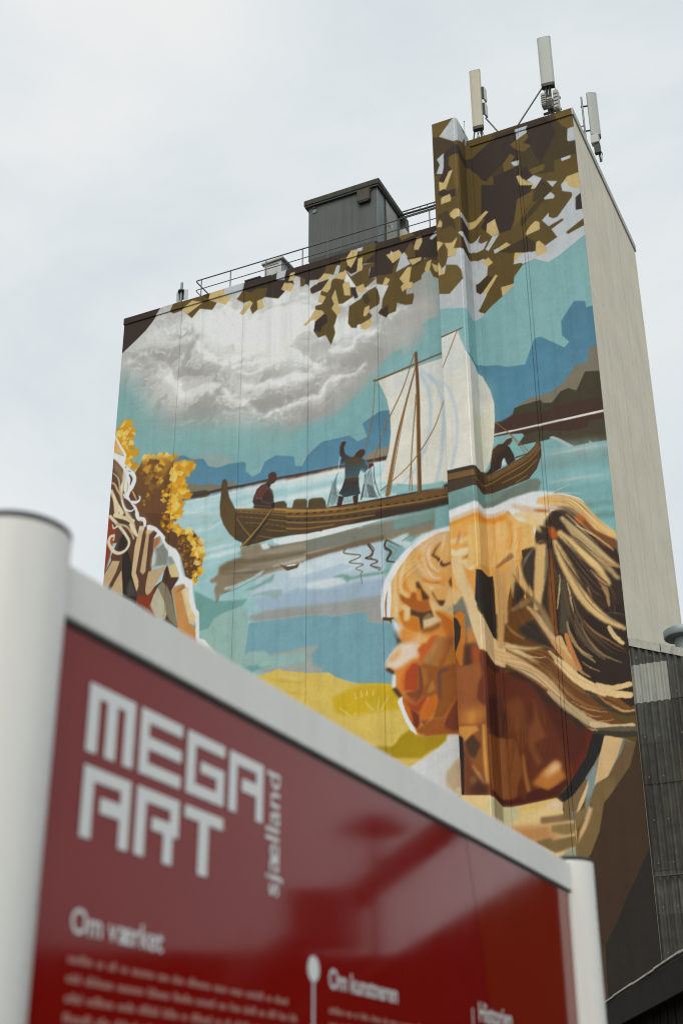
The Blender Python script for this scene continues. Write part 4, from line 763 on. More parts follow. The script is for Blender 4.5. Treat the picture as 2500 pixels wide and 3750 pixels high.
("p","#c7ae76",[(7.12,35.96),(7.38,35.99),(7.49,35.46),(7.17,35.46)],{}),
("p","#372b24",[(7.54,36.91),(7.91,37.09),(8.71,37.27),(9.74,37.26),(10.64,37.36),(11.65,37.34),(13.0,37.3),(13.98,37.29),(15.76,37.36),(16.23,37.35),(16.14,35.16),(15.71,35.37),(15.17,35.67),(14.77,35.42),(14.32,35.38),(13.59,35.33),(13.02,35.42),(12.56,35.38),(12.69,36.04),(12.86,36.17),(12.35,36.28),(12.05,35.99),(11.76,35.92),(11.47,36.24),(11.29,36.1),(10.88,36.17),(10.47,36.37),(10.17,36.14),(9.75,36.24),(9.7,35.96),(9.57,36.1),(9.3,36.03),(9.27,36.56),(9.02,36.72),(8.9,36.48),(9.0,36.25),(8.53,36.6),(8.04,36.82)],{}),
("p","#babfc3",[(8.1,36.78),(8.13,37.12),(8.62,37.18),(8.49,36.67)],{}),
("p","#c7ae76",[(8.49,36.51),(8.99,36.26),(8.82,35.93),(8.34,36.21)],{}),
("p","#c7ae76",[(8.8,36.89),(9.03,36.89),(8.93,36.49),(8.69,36.54)],{}),
("p","#5c4a22",[(9.28,36.59),(9.55,36.33),(9.48,36.02),(9.32,36.03)],{}),
("p","#3c3029",[(9.8,35.54),(9.77,35.8),(10.02,35.93),(10.32,35.67),(10.17,35.55)],{}),
("p","#5c4a22",[(10.47,36.4),(10.57,36.81),(11.24,36.61),(11.15,36.12),(10.91,36.18)],{}),
("p","#babfc3",[(10.91,36.18),(11.07,36.6),(11.25,36.57),(11.15,36.12)],{}),
("p","#5c4a22",[(11.27,36.89),(11.68,36.89),(11.6,36.46),(11.47,36.24),(11.18,36.14)],{}),
("p","#c7ae76",[(11.53,36.77),(11.83,37.2),(12.13,37.05),(12.06,36.79),(11.76,36.26),(11.59,36.46)],{}),
("p","#5c4a22",[(12.09,36.75),(12.36,37.25),(13.04,37.25),(12.88,36.65),(12.38,36.3),(12.32,36.61)],{}),
("p","#babfc3",[(12.01,37.18),(12.35,37.24),(12.31,36.97),(12.13,36.98)],{}),
("p","#5c4a22",[(12.32,36.24),(12.86,36.17),(12.83,35.96),(12.63,35.96),(12.57,35.41),(12.94,35.35),(12.44,35.0),(11.99,35.21),(11.73,35.8),(12.11,35.94),(12.28,35.98)],{}),
("p","#c7ae76",[(12.09,36.65),(12.32,36.64),(12.26,35.95),(12.02,35.96)],{}),
("p","#5c4a22",[(10.32,35.51),(10.62,35.34),(10.76,35.5),(10.81,35.87),(10.94,35.99),(11.29,35.81),(11.38,35.53),(11.43,34.94),(11.72,34.82),(11.87,34.74),(11.35,34.51),(11.14,34.56),(11.0,35.33),(10.82,34.97),(10.94,34.62),(10.82,34.43),(11.08,33.98),(10.99,33.66),(10.92,33.49),(10.99,33.13),(10.79,32.56),(10.53,33.14),(10.18,33.11),(9.96,33.5),(10.03,34.07),(10.35,34.1),(10.44,34.36),(10.03,34.61),(10.03,34.8),(10.35,34.8),(10.53,35.09),(10.26,35.3)],{}),
("p","#5c4a22",[(11.21,35.87),(11.53,36.16),(11.76,35.79),(12.04,35.22),(11.81,34.76),(11.43,34.94),(11.29,35.53)],{}),
("p","#dde0e0",[(11.41,35.65),(11.53,36.07),(11.76,35.63),(12.0,35.16),(11.7,35.26),(11.65,35.53)],{}),
("p","#c7ae76",[(10.88,36.01),(11.24,36.19),(11.54,36.15),(11.48,35.75),(11.26,35.79),(11.21,35.91),(10.91,35.94)],{}),
("p","#c7ae76",[(10.14,36.02),(10.44,36.39),(10.83,36.22),(10.59,36.04),(10.17,35.98)],{}),
("p","#42352a",[(9.77,35.73),(10.17,35.98),(10.68,36.02),(10.59,35.78),(10.32,35.54),(9.88,35.47)],{}),
("p","#c7ae76",[(10.32,35.51),(10.69,35.99),(10.82,35.87),(10.73,35.51),(10.62,35.32)],{}),
("p","#c7ae76",[(10.15,34.96),(10.26,35.32),(10.54,35.11),(10.35,34.83)],{}),
("p","#c7ae76",[(9.77,34.22),(10.0,34.59),(10.35,34.47),(10.46,34.26),(10.03,33.97),(10.03,34.1),(9.77,34.06),(9.59,33.89),(9.45,33.98)],{}),
("p","#c7ae76",[(10.82,34.99),(10.99,35.35),(11.11,34.75),(11.17,34.42),(11.27,34.33),(11.23,34.06),(11.08,33.98),(10.81,34.44),(10.94,34.62)],{}),
("p","#372b24",[(10.03,33.98),(10.44,34.25),(10.59,34.16),(10.62,33.8),(10.36,33.6),(10.27,33.38),(9.96,33.52)],{}),
("p","#c7ae76",[(11.34,35.51),(11.47,35.63),(11.67,35.52),(11.72,34.82),(11.43,34.92)],{}),
("p","#372b24",[(11.73,35.23),(11.95,35.18),(12.08,34.61),(11.92,34.58),(11.78,34.93)],{}),
("p","#c7ae76",[(11.99,35.18),(12.34,35.24),(12.4,34.83),(12.24,34.78),(12.04,34.91)],{}),
("p","#5c4a22",[(11.59,33.42),(11.6,33.6),(11.64,34.28),(11.92,34.41),(12.21,34.51),(12.33,34.69),(12.56,34.81),(12.9,34.92),(13.01,34.67),(13.09,34.27),(13.05,33.97),(12.6,33.8),(12.57,33.71),(12.72,33.48),(12.59,33.34),(12.19,33.21),(12.02,33.23),(11.99,33.07),(11.74,33.16)],{}),
("p","#43361f",[(12.28,34.64),(12.5,34.67),(12.65,34.28),(12.46,34.12),(12.32,34.32)],{}),
("p","#c7ae76",[(12.37,33.99),(12.6,34.04),(12.57,33.71),(12.4,33.54),(12.3,33.61)],{}),
("p","#c7ae76",[(12.17,33.19),(12.65,33.35),(12.71,33.15),(12.64,32.98),(12.42,32.85),(12.18,32.97)],{}),
("p","#5c4a22",[(12.94,35.42),(13.67,35.34),(13.74,35.7),(13.94,35.95),(14.17,36.0),(14.45,35.85),(14.77,35.42),(15.28,35.64),(16.04,35.45),(16.01,34.71),(15.88,34.26),(15.7,34.47),(15.52,34.59),(15.39,34.97),(15.17,34.98),(15.0,34.82),(14.99,34.63),(14.6,34.51),(14.54,34.28),(14.29,34.36),(14.29,34.08),(14.62,34.04),(14.64,33.91),(14.55,33.5),(14.22,33.56),(13.86,33.78),(13.8,33.37),(13.43,33.33),(13.35,33.19),(13.07,33.44),(12.99,33.55),(13.16,33.75),(13.2,34.17),(13.49,34.77),(13.18,34.9),(12.96,35.03)],{}),
("p","#42352a",[(14.38,35.49),(14.83,35.66),(15.72,35.55),(15.71,35.37),(15.22,35.62),(14.83,35.41)],{}),
("p","#cdcfd0",[(12.91,35.04),(13.49,34.78),(13.2,34.3),(13.09,34.29),(13.01,34.67),(12.91,34.89)],{}),
("p","#c7ae76",[(13.21,34.9),(13.36,35.25),(13.57,35.06),(13.42,34.82)],{}),
("p","#c7ae76",[(13.41,36.41),(13.64,36.4),(14.01,36.47),(14.2,36.12),(13.71,35.86),(13.61,36.06)],{}),
("p","#babfc3",[(13.6,36.39),(13.63,36.53),(13.74,36.43),(13.7,36.35)],{}),
("p","#babfc3",[(13.84,35.36),(14.06,36.04),(14.22,36.27),(14.44,36.07),(14.37,35.9),(14.52,35.57)],{}),
("p","#c7ae76",[(14.45,35.81),(15.03,35.75),(15.0,35.6),(14.6,35.47)],{}),
("p","#5c4a22",[(14.26,36.26),(14.58,36.69),(14.74,36.32),(14.76,35.87),(14.45,35.88)],{}),
("p","#c7ae76",[(14.0,34.98),(14.38,35.43),(14.56,35.4),(14.44,34.65),(14.61,34.6),(14.54,34.3),(14.29,34.36),(14.12,34.26),(14.05,34.53),(14.18,34.67)],{}),
("p","#372b24",[(12.99,33.55),(13.44,33.82),(13.46,33.32),(13.35,33.19),(13.1,33.41)],{}),
("p","#c7ae76",[(14.71,36.4),(14.84,36.79),(15.08,36.78),(15.09,36.53),(14.91,36.17),(14.71,36.24)],{}),
("p","#685426",[(14.0,37.15),(14.49,37.24),(14.79,36.98),(14.19,36.86)],{}),
("p","#babfc3",[(15.42,36.6),(15.74,36.85),(16.1,36.88),(16.09,36.69),(15.73,36.63),(15.53,36.49)],{}),
("p","#c7ae76",[(15.15,35.04),(15.27,35.42),(15.48,35.48),(15.36,34.92),(15.26,34.89)],{}),
("p","#c7ae76",[(15.46,35.29),(15.81,35.02),(15.71,34.74),(15.61,34.84)],{}),
("s","#7b6a4c",[0.015,0.008],[(7.56,36.88),(7.58,36.19)],{"a": 0.7}),
("s","#7b6a4c",[0.015,0.008],[(7.88,36.86),(7.9,35.93)],{"a": 0.7}),
("s","#8f7c52",[0.011,0.006],[(11.65,36.31),(11.64,35.86)],{"a": 0.6}),
("s","#8f7c52",[0.011,0.006],[(11.3,36.82),(11.3,36.3)],{"a": 0.6}),
("s","#8f7c52",[0.011,0.006],[(11.22,35.93),(11.22,34.97)],{"a": 0.6}),
("s","#8f7c52",[0.011,0.005],[(11.76,35.19),(11.75,34.68)],{"a": 0.6}),
("s","#8f7c52",[0.011,0.005],[(11.81,34.29),(11.8,33.42)],{"a": 0.6}),
("p","#cb9526",[(0.01,30.98),(0.4,31.56),(0.8,31.44),(0.79,31.1),(0.85,31.01),(1.04,31.03),(1.13,30.83),(0.97,30.73),(0.98,30.34),(0.98,29.84),(1.09,29.89),(1.37,29.85),(1.34,29.65),(1.29,29.45),(1.08,29.5),(0.99,29.24),(1.3,29.03),(1.45,28.96),(1.5,28.78),(1.4,28.63),(1.21,28.77),(0.78,29.12),(0.62,29.33),(0.66,29.67),(0.19,30.46)],{"wob": 0.022}),
("d",["#e8b63a","#d99c1c","#f0cf7c","#c98a14","#e7c258"],[(0.03,31.03),(0.4,31.52),(0.78,31.42),(0.82,30.98),(1.08,30.95),(0.95,30.7),(0.98,29.8),(1.35,29.82),(1.3,29.48),(1.05,29.47),(0.99,29.21),(1.45,28.93),(1.4,28.66),(0.86,29.06),(0.65,29.32),(0.7,29.66),(0.18,30.53)],44,0.419,{}),
("p","#6a4729",[(1.22,28.67),(1.45,28.96),(1.57,29.24),(1.79,29.3),(2.41,29.25),(2.88,29.07),(3.18,28.79),(3.4,28.67),(3.28,27.82),(3.18,26.5),(3.27,25.6),(2.21,25.39),(1.85,25.47),(1.65,26.24),(1.47,26.81),(1.26,27.6),(1.13,27.97),(1.28,28.34)],{}),
("d",["#e8b63a","#d99c1c","#f0cf7c","#c98a14","#e7c258"],[(1.51,29.08),(1.64,29.33),(2.08,29.32),(2.4,29.34),(3.03,29.07),(3.38,29.02),(3.22,28.85),(2.86,28.8),(1.95,29.09)],30,0.439,{}),
("p","#a97d2c",[(1.59,29.1),(2.08,29.23),(2.88,29.07),(3.15,28.73),(2.72,28.22),(2.55,27.65),(2.11,27.78),(1.79,28.3)],{"b": 0.126,"a": 0.8,"wob": 0.105}),
("d",["#7a5426","#8f6420","#b08128","#6a4628","#d1a033"],[(1.76,28.65),(2.03,29.0),(2.53,28.95),(2.72,28.22),(2.58,27.64),(2.04,27.73),(1.8,28.16)],34,0.453,{}),
("d",["#7a5426","#8f6420","#b08128","#6a4628"],[(1.71,27.43),(2.27,27.58),(2.29,27.3),(1.82,26.93)],16,0.19,{}),
("d",["#7a5426","#8f6420","#b08128","#6a4628","#e8b63a","#d99c1c","#f0cf7c","#c98a14","#e7c258"],[(2.7,27.44),(3.11,27.65),(3.17,26.67),(2.64,26.86)],24,0.204,{}),
("p","#cf9c30",[(3.19,28.72),(3.61,28.73),(4.18,28.56),(4.21,28.35),(4.34,28.18),(4.07,28.04),(4.08,27.8),(3.85,27.92),(3.83,27.36),(4.06,27.21),(4.11,26.76),(3.69,26.79),(3.74,26.29),(3.79,25.98),(3.6,25.9),(3.39,26.0),(3.24,25.61),(3.11,25.54),(3.1,26.69),(3.14,27.85)],{"wob": 0.027}),
("d",["#e8b63a","#d99c1c","#f0cf7c","#c98a14","#e7c258"],[(3.15,28.73),(3.61,28.73),(4.19,28.49),(4.31,28.19),(4.04,28.05),(4.05,27.81),(3.83,27.93),(3.83,27.32),(4.05,27.18),(4.07,26.77),(3.69,26.79),(3.77,25.98),(3.39,26.0),(3.1,25.64),(3.1,26.69),(3.14,27.85)],70,0.41,{}),
("d",["#d99c1c","#c98a14","#e8b63a"],[(2.5,26.19),(3.05,26.43),(3.4,26.36),(3.4,25.8),(3.11,25.4),(2.6,25.77)],40,0.203,{}),
("p","#5e3d24",[(1.83,26.56),(3.16,26.27),(3.2,25.61),(3.83,25.3),(4.36,25.23),(4.6,24.9),(4.84,24.5),(4.91,23.79),(4.83,23.25),(4.63,22.92),(4.48,22.84),(4.1,23.19),(3.82,24.14),(3.57,24.54),(3.14,24.77),(2.93,25.17),(2.51,25.72)],{}),
("d",["#d99c1c","#c98a14","#b07d1a","#8a6220"],[(2.63,26.17),(3.16,26.27),(3.71,26.01),(3.35,25.8),(3.14,25.41),(2.9,25.6)],34,0.186,{}),
("d",["#e8b63a","#d99c1c","#f0cf7c","#c98a14","#e7c258"],[(3.24,25.68),(3.51,25.66),(3.79,25.31),(4.32,25.25),(4.52,25.05),(4.88,24.56),(4.93,24.13),(4.81,23.63),(4.9,23.24),(4.63,22.95),(4.49,22.77),(4.44,23.02),(4.67,23.49),(4.5,24.01),(4.39,24.59),(4.15,25.03),(3.61,25.21)],60,0.348,{}),
("d",["#9a6f1e","#7f5a20","#b8841c"],[(3.43,25.03),(4.0,25.02),(4.4,24.52),(4.44,23.74),(4.17,23.17),(3.99,23.83)],40,0.16,{}),
("p","#54392c",[(0,0),(4.9,0),(4.7,8),(4.4,15),(4.1,18.5),(3.4,20.6),(2.6,21.6),(0,22.4)],{"b": 0.02}),
("p","#c58a4e",[(2.9,0),(4.3,0),(4.2,10),(3.9,17),(3.6,20.2),(2.9,20.8)],{"b": 0.05}),
("p","#bda27a",[(0.3,0),(1.3,0),(1.5,12),(1.2,21),(0.5,21.4)],{"b": 0.03}),
("p","#84351c",[(1.6,0),(2.5,0),(2.6,14),(2.2,20.6),(1.7,20.6)],{"b": 0.05}),
("p","#e2e3e2",[(4.3,0),(5.4,0),(5.1,9),(4.6,16),(4.3,18.9),(3.7,20.4),(3.8,18),(4.2,10)],{"b": 0.03}),
("p","#5c4032",[(-0.41,30.0),(0.01,29.9),(0.48,29.19),(0.72,28.96),(0.95,28.83),(1.28,28.27),(1.21,27.78),(1.56,27.43),(1.37,27.1),(1.56,26.59),(1.95,26.11),(2.02,25.11),(-0.3,25.58)],{}),
("p","#d8a55a",[(-0.33,30.87),(-0.01,30.79),(0.5,29.85),(0.05,29.89),(-0.26,30.03)],{"b": 0.037}),
("p","#e3e6e6",[(-0.21,29.88),(-0.03,29.98),(0.4,29.73),(0.59,29.62),(-0.02,30.76),(-0.03,30.87),(0.68,29.74),(0.67,29.53),(0.62,29.26),(0.94,28.91),(1.18,28.71),(1.31,28.44),(1.31,28.2),(1.2,27.92),(1.04,27.75),(0.98,27.56),(1.1,27.33),(1.44,27.24),(1.55,27.33),(1.49,27.51),(1.62,27.38),(1.58,27.19),(1.37,27.1),(1.08,27.23),(0.84,27.52),(0.69,27.93),(0.68,28.55),(0.57,28.99),(0.24,29.42)],{"b": 0.007}),
("p","#e3b777",[(0.21,30.2),(0.54,29.84),(0.44,29.72),(0.19,30.0)],{"b": 0.036}),
("p","#8a6c4a",[(0.04,29.61),(0.49,29.08),(0.68,28.55),(0.55,28.34),(0.33,28.77),(0.04,29.19)],{"b": 0.058}),
("p","#d9cdb2",[(0.57,28.99),(0.72,28.54),(0.68,28.07),(0.64,27.74),(0.74,27.3),(0.96,26.85),(1.21,26.5),(1.46,25.98),(1.17,26.05),(0.78,26.93),(0.54,27.59),(0.46,28.12),(0.58,28.44)],{"b": 0.018}),
("s","#5d3d30",[0.071,0.12,0.049],[(0.93,28.63),(1.06,28.4),(1.01,28.13)],{"sm": 1,"b": 0.011}),
("s","#5d3d30",[0.028,0.057,0.028],[(0.67,29.11),(0.71,29.03)],{"sm": 1,"b": 0.011}),
("s","#6d5240",[0.035,0.092,0.028],[(0.86,28.86),(0.99,28.77)],{"sm": 1,"b": 0.011}),
("s","#c9ac80",[0.035,0.078,0.028],[(0.86,28.3),(0.89,27.99),(0.83,27.76)],{"sm": 1,"b": 0.011}),
("s","#d9a868",[0.021,0.077,0.028],[(1.1,27.87),(1.27,27.56),(1.42,27.26)],{"sm": 1,"b": 0.011}),
("s","#b9a88c",[0.036,0.086,0.05],[(0.02,28.95),(0.35,28.59),(0.46,28.08),(0.48,27.84)],{"sm": 1,"b": 0.011}),
("s","#d2a878",[0.064,0.093,0.05],[(-0.01,28.47),(0.19,28.32),(0.36,28.0),(0.57,27.65)],{"sm": 1,"b": 0.011}),
("s","#d9c6a0",[0.143,0.178,0.249],[(0.03,28.04),(0.25,27.55),(0.41,26.94)],{"sm": 1,"b": 0.011}),
("s","#e0d0a8",[0.071,0.107,0.213],[(0.15,27.84),(0.46,27.23),(0.68,26.81)],{"sm": 1,"b": 0.011}),
("s","#e4e4de",[0.084,0.106,0.141,0.091],[(0.71,27.72),(0.92,27.33),(1.27,27.05),(1.43,26.78),(1.57,26.35),(1.91,26.18),(1.93,25.89)],{"sm": 1,"b": 0.011}),
("s","#efece4",[0.049,0.084,0.063],[(0.62,27.47),(0.8,27.02),(1.15,26.81),(1.35,26.94)],{"sm": 1,"b": 0.011}),
("s","#584038",[0.07,0.211,0.105],[(0.76,27.5),(1.01,27.18),(1.24,26.92)],{"sm": 1,"b": 0.011}),
("p","#8c3b22",[(-0.36,27.03),(0.01,26.95),(0.27,26.34),(0.45,26.04),(0.3,25.49),(0.24,24.85),(0.06,24.17),(-0.09,24.05)],{"b": 0.031}),
("p","#b24a20",[(-0.06,25.56),(0.32,25.78),(0.39,25.4),(0.12,25.35)],{"b": 0.054,"a": 0.8}),
("p","#5a3b2c",[(0.28,24.84),(0.81,26.04),(1.35,25.64),(1.63,26.01),(1.99,25.94),(2.19,25.9),(2.6,25.52),(2.46,25.26),(2.41,23.86),(2.4,22.89),(3.34,23.4),(3.8,23.17),(3.6,22.9),(3.46,22.69),(3.86,20.93),(2.47,21.85),(1.11,22.78),(0.3,23.27),(-0.01,24.04),(0.3,24.62)],{}),
("p","#2c2722",[(0.59,25.07),(0.69,25.59),(0.87,25.81),(1.1,25.33),(0.93,25.0)],{"b": 0.023}),
("p","#28231f",[(0.88,24.72),(1.13,24.96),(1.37,24.34),(1.42,23.77),(1.56,23.39),(1.77,22.73),(1.75,22.38),(1.07,22.78),(0.93,23.86)],{"b": 0.011}),
("p","#464038",[(1.23,23.24),(1.39,23.6),(1.58,23.21),(1.73,22.73),(1.26,22.82)],{"b": 0.037}),
("p","#bda27a",[(0.38,24.61),(0.76,24.52),(0.62,24.06),(0.25,23.39),(-0.03,23.48),(-0.0,24.0)],{}),
("p","#bda27a",[(0.89,24.08),(0.98,23.5),(1.05,22.86),(0.38,23.19),(0.58,23.57)],{"b": 0.011}),
("p","#cab287",[(1.66,25.99),(1.93,25.93),(1.83,25.54),(1.63,23.83),(1.79,23.42),(1.81,23.13),(1.73,22.94),(1.42,23.77),(1.48,25.04)],{}),
("p","#d9d2c0",[(1.66,25.99),(1.93,25.93),(1.89,25.74),(1.61,25.8)],{"b": 0.038,"a": 0.7}),
("p","#bda27a",[(2.02,25.46),(2.18,25.47),(2.11,23.78),(2.0,23.66),(1.84,23.83),(1.87,24.1)],{}),
("p","#d3b783",[(1.99,25.69),(2.2,25.79),(2.44,25.65),(2.14,25.44),(2.02,25.46)],{"b": 0.03}),
("p","#bda27a",[(2.26,23.75),(3.16,23.85),(2.69,23.11),(2.41,22.71),(2.26,22.67),(2.17,22.86),(2.18,23.27)],{}),
("p","#b06a42",[(2.43,25.24),(2.73,25.3),(2.79,25.02),(2.5,24.72),(2.44,24.41)],{"b": 0.044}),
("p","#83847a",[(2.54,24.71),(2.94,24.92),(3.01,24.72),(3.16,24.55),(3.16,23.89),(2.52,23.94),(2.41,23.82),(2.58,24.39)],{"b": 0.029}),
("p","#cfd2d0",[(2.5,24.69),(2.6,24.38),(2.58,24.03),(2.37,23.85),(2.39,24.35)],{"b": 0.044,"a": 0.9}),
("p","#e6e8ea",[(2.03,25.95),(2.18,25.94),(2.51,25.76),(2.84,25.4),(3.0,25.19),(2.98,25.02),(3.14,24.84),(3.34,24.68),(3.58,24.47),(3.74,24.23),(3.9,23.5),(4.02,23.2),(4.44,22.95),(4.51,22.33),(4.69,21.66),(4.85,21.46),(4.95,19.77),(4.64,19.82),(4.73,20.85),(4.64,21.3),(4.35,21.92),(4.28,22.64),(4.13,22.7),(3.97,22.89),(3.6,22.85),(3.77,23.04),(3.82,23.14),(3.79,23.38),(3.53,23.99),(3.25,24.25),(3.16,24.55),(2.94,24.92),(2.73,25.32),(2.42,25.25),(2.6,25.45),(2.4,25.64),(2.05,25.71)],{"b": 0.007}),
("p","#d8bd84",[(3.24,23.87),(3.54,23.85),(3.75,23.39),(3.8,23.14),(3.39,23.27)],{"b": 0.022}),
("p","#8f9288",[(3.18,24.23),(3.37,24.23),(3.54,23.88),(3.28,23.83)],{"b": 0.036}),
("p","#4d3024",[(3.06,23.66),(3.2,23.88),(3.39,23.25),(3.76,23.22),(3.6,22.9),(3.46,22.66),(3.86,21.0),(3.79,20.95),(3.4,22.43),(3.22,23.01),(2.95,23.13)],{}),
("p","#a85d2c",[(-0.44,27.05),(-0.44,27.05),(-0.44,27.05)],{}),
("p","#b9b399",[(2.77,22.92),(2.95,23.06),(3.2,22.12),(3.3,21.67),(3.21,21.38),(2.79,21.55),(2.42,22.13),(2.6,22.64)],{"b": 0.007}),
("p","#857b64",[(2.77,22.95),(2.98,23.16),(3.26,22.86),(3.48,22.41),(3.72,21.53),(3.86,21.0),(3.47,21.33),(3.26,21.71),(3.15,22.23)],{"b": 0.007}),
("p","#84351c",[(1.76,22.76),(2.27,22.63),(2.59,22.85),(2.45,22.19),(2.79,21.52),(2.32,21.87),(1.76,22.31)],{"b": 0.029}),
("p","#8f4a30",[(2.38,22.14),(2.79,21.52),(2.73,21.29),(2.32,21.87)],{"b": 0.014}),
("p","#c58a4e",[(3.5,22.68),(3.6,22.8),(4.08,22.85),(4.13,22.7),(3.95,22.6),(4.09,22.07),(4.4,21.07),(4.7,20.86),(4.82,19.79),(3.99,19.93),(3.79,21.45)],{}),
("p","#9c744a",[(3.71,22.61),(4.04,22.82),(4.13,22.67),(3.73,22.5)],{"b": 0.021}),
("p","#dcc088",[(3.93,22.57),(4.27,22.66),(4.34,22.09),(4.51,21.59),(4.71,21.29),(4.62,20.97),(4.39,21.14),(4.21,21.77)],{"b": 0.014}),
("p","#ebe3d0",[(4.1,22.57),(4.28,22.64),(4.39,21.84),(4.56,21.48),(4.41,21.5)],{"b": 0.056,"a": 0.6}),
("s","#d6cdb0",[0.14,0.132,0.116,0.155,0.132],[(0.07,26.79),(0.6,26.2),(1.0,25.67),(1.18,25.31),(1.05,25.01),(0.71,24.9),(0.38,25.08),(0.12,25.49),(0.16,25.77),(0.35,25.81)],{"sm": 1}),
("s","#cfc3a6",[0.077,0.054,0.031],[(0.37,25.8),(0.37,25.58),(0.29,25.64)],{"sm": 1}),
("s","#d8d2c0",[0.039,0.069,0.085],[(0.23,26.35),(0.32,26.16),(0.5,26.22)],{"sm": 1}),
("s","#d9c9a0",[0.232,0.155,0.178],[(0.35,26.8),(0.81,26.56),(1.3,26.3)],{"sm": 1}),
("s","#ded0a8",[0.175,0.228,0.114],[(1.18,26.29),(1.33,25.93),(1.55,25.56)],{"sm": 1}),
("s","#cbb88c",[0.099,0.061],[(0.92,26.61),(1.35,26.15)],{"sm": 1}),
("s","#4a3a2a",[0.054,0.154,0.077],[(0.49,26.55),(0.74,26.39),(1.11,26.23)],{"sm": 1}),
("s","#b9a67c",[0.115,0.092,0.077],[(0.43,26.34),(0.96,26.12),(1.27,25.73),(1.4,25.45)],{"sm": 1}),
("s","#e8eaea",[0.19,0.152,0.152,0.114],[(1.47,26.63),(1.57,26.39),(1.85,26.26),(1.93,25.95)],{"sm": 1}),
("s","#8a7250",[0.045,0.098,0.038],[(1.69,26.26),(1.67,26.08)],{"b": 0.011}),
("p","#e4e4e2",[(4.93,20.32),(5.16,20.23),(5.4,19.93),(5.69,19.57),(5.99,19.27),(5.1,19.11),(4.61,19.9)],{"b": 0.011}),
("p","#e0cbb8",[(5.17,20.02),(5.52,19.75),(5.7,19.52),(5.19,19.6)],{"b": 0.076}),
("p","#e2e5e7",[(16.02,23.03),(15.74,23.03),(15.1,23.0),(14.59,22.8),(13.97,22.45),(13.41,21.9),(13.06,21.36),(12.94,20.99),(12.88,20.5),(12.9,19.83),(13.43,19.73),(13.47,21.1),(14.29,22.38),(15.3,22.83),(16.01,22.79)],{"b": 0.016}),
("p","#dba85f",[(16.01,22.79),(15.3,22.83),(14.66,22.6),(14.14,22.27),(13.59,21.62),(13.29,21.14),(13.24,19.77),(13.43,19.73),(13.56,19.26),(13.75,18.27),(16.12,17.89),(16.35,22.72)],{}),
("p","#dcc7b4",[(15.72,22.71),(15.16,22.79),(14.43,22.36),(14.71,22.08),(15.15,22.57),(15.71,22.46)],{"b": 0.127,"a": 0.8}),
("p","#e3c690",[(13.32,21.13),(13.59,21.58),(13.73,21.77),(13.57,20.73),(13.61,19.7),(13.28,19.76)],{"b": 0.044}),
("p","#d59a4e",[(13.31,21.13),(13.44,21.36),(13.38,20.41),(13.38,19.78),(13.28,19.8)],{"b": 0.044,"a": 0.7}),
("s","#d6801f",[0.034,0.115,0.034],[(13.77,21.8),(13.62,21.36),(13.57,20.73)],{"sm": 1,"b": 0.031,"a": 0.9}),
("s","#e6c693",[0.068,0.204,0.136,0.102],[(13.92,21.95),(13.73,21.41),(13.71,20.84),(13.95,20.45)],{"sm": 1,"b": 0.031,"a": 0.9}),
("s","#d8872a",[0.068,0.203,0.101],[(13.9,21.38),(13.86,20.92),(14.1,20.63)],{"sm": 1,"b": 0.03,"a": 0.9}),
("s","#e6b365",[0.134,0.235,0.168],[(14.18,21.11),(14.17,20.76),(14.38,20.58)],{"sm": 1,"b": 0.03,"a": 0.9}),
("s","#cf8a3a",[0.047,0.155,0.067],[(14.53,22.12),(14.42,21.85),(14.55,21.61)],{"sm": 1,"b": 0.03,"a": 0.9}),
("s","#dcbfa0",[0.047,0.114,0.067],[(14.35,21.94),(14.55,21.54),(14.82,21.1)],{"sm": 1,"b": 0.03,"a": 0.9}),
("s","#b99a70",[0.047,0.121,0.067],[(14.24,21.82),(14.4,21.35),(14.6,20.96)],{"sm": 1,"b": 0.03,"a": 0.9}),
("s","#d08230",[0.033,0.1,0.027],[(14.9,22.44),(14.79,22.28)],{"sm": 1,"b": 0.03,"a": 0.9}),
("s","#e8d3b8",[0.08,0.134,0.1,0.067],[(14.93,22.33),(14.85,21.98),(14.97,21.53),(15.24,21.26)],{"sm": 1,"b": 0.03,"a": 0.9}),
("s","#e3c8a8",[0.067,0.114,0.08],[(14.63,21.95),(14.76,21.5),(15.03,21.06),(15.44,20.98)],{"sm": 1,"b": 0.03,"a": 0.9}),
("s","#d29045",[0.033,0.087,0.033],[(14.79,21.92),(14.83,21.56),(15.03,21.3)],{"sm": 1,"b": 0.03,"a": 0.9}),
("s","#e5cfb4",[0.046,0.1,0.046],[(15.55,22.71),(15.46,22.33),(15.38,22.02)],{"sm": 1,"b": 0.03,"a": 0.9}),
("s","#e0b470",[0.066,0.166,0.099],[(15.53,22.42),(15.62,22.04),(15.54,21.77)],{"sm": 1,"b": 0.03,"a": 0.9}),
("s","#c9701e",[0.047,0.1,0.1,0.047],[(14.57,21.11),(14.88,20.87),(15.23,20.81),(15.43,20.74)],{"sm": 1,"b": 0.03,"a": 0.9}),
("s","#dd9a46",[0.099,0.296,0.197],[(15.35,21.21),(15.44,20.91),(15.32,20.55)],{"sm": 1,"b": 0.03,"a": 0.9}),
("s","#dcb27c",[0.099,0.232,0.166],[(14.67,20.84),(15.08,20.66),(15.42,20.53)],{"sm": 1,"b": 0.03,"a": 0.9}),
("s","#e9d2a8",[0.04,0.079,0.04],[(14.84,20.74),(14.97,20.61),(15.07,20.45)],{"sm": 1,"b": 0.03,"a": 0.9}),
("s","#e9b55e",[0.131,0.263,0.131],[(15.08,20.59),(15.2,20.29),(15.44,20.18)],{"sm": 1,"b": 0.03,"a": 0.9}),
("s","#5d3a1e",[0.033,0.086,0.066],[(15.36,22.42),(15.17,22.21),(15.04,21.98)],{"b": 0.023}),
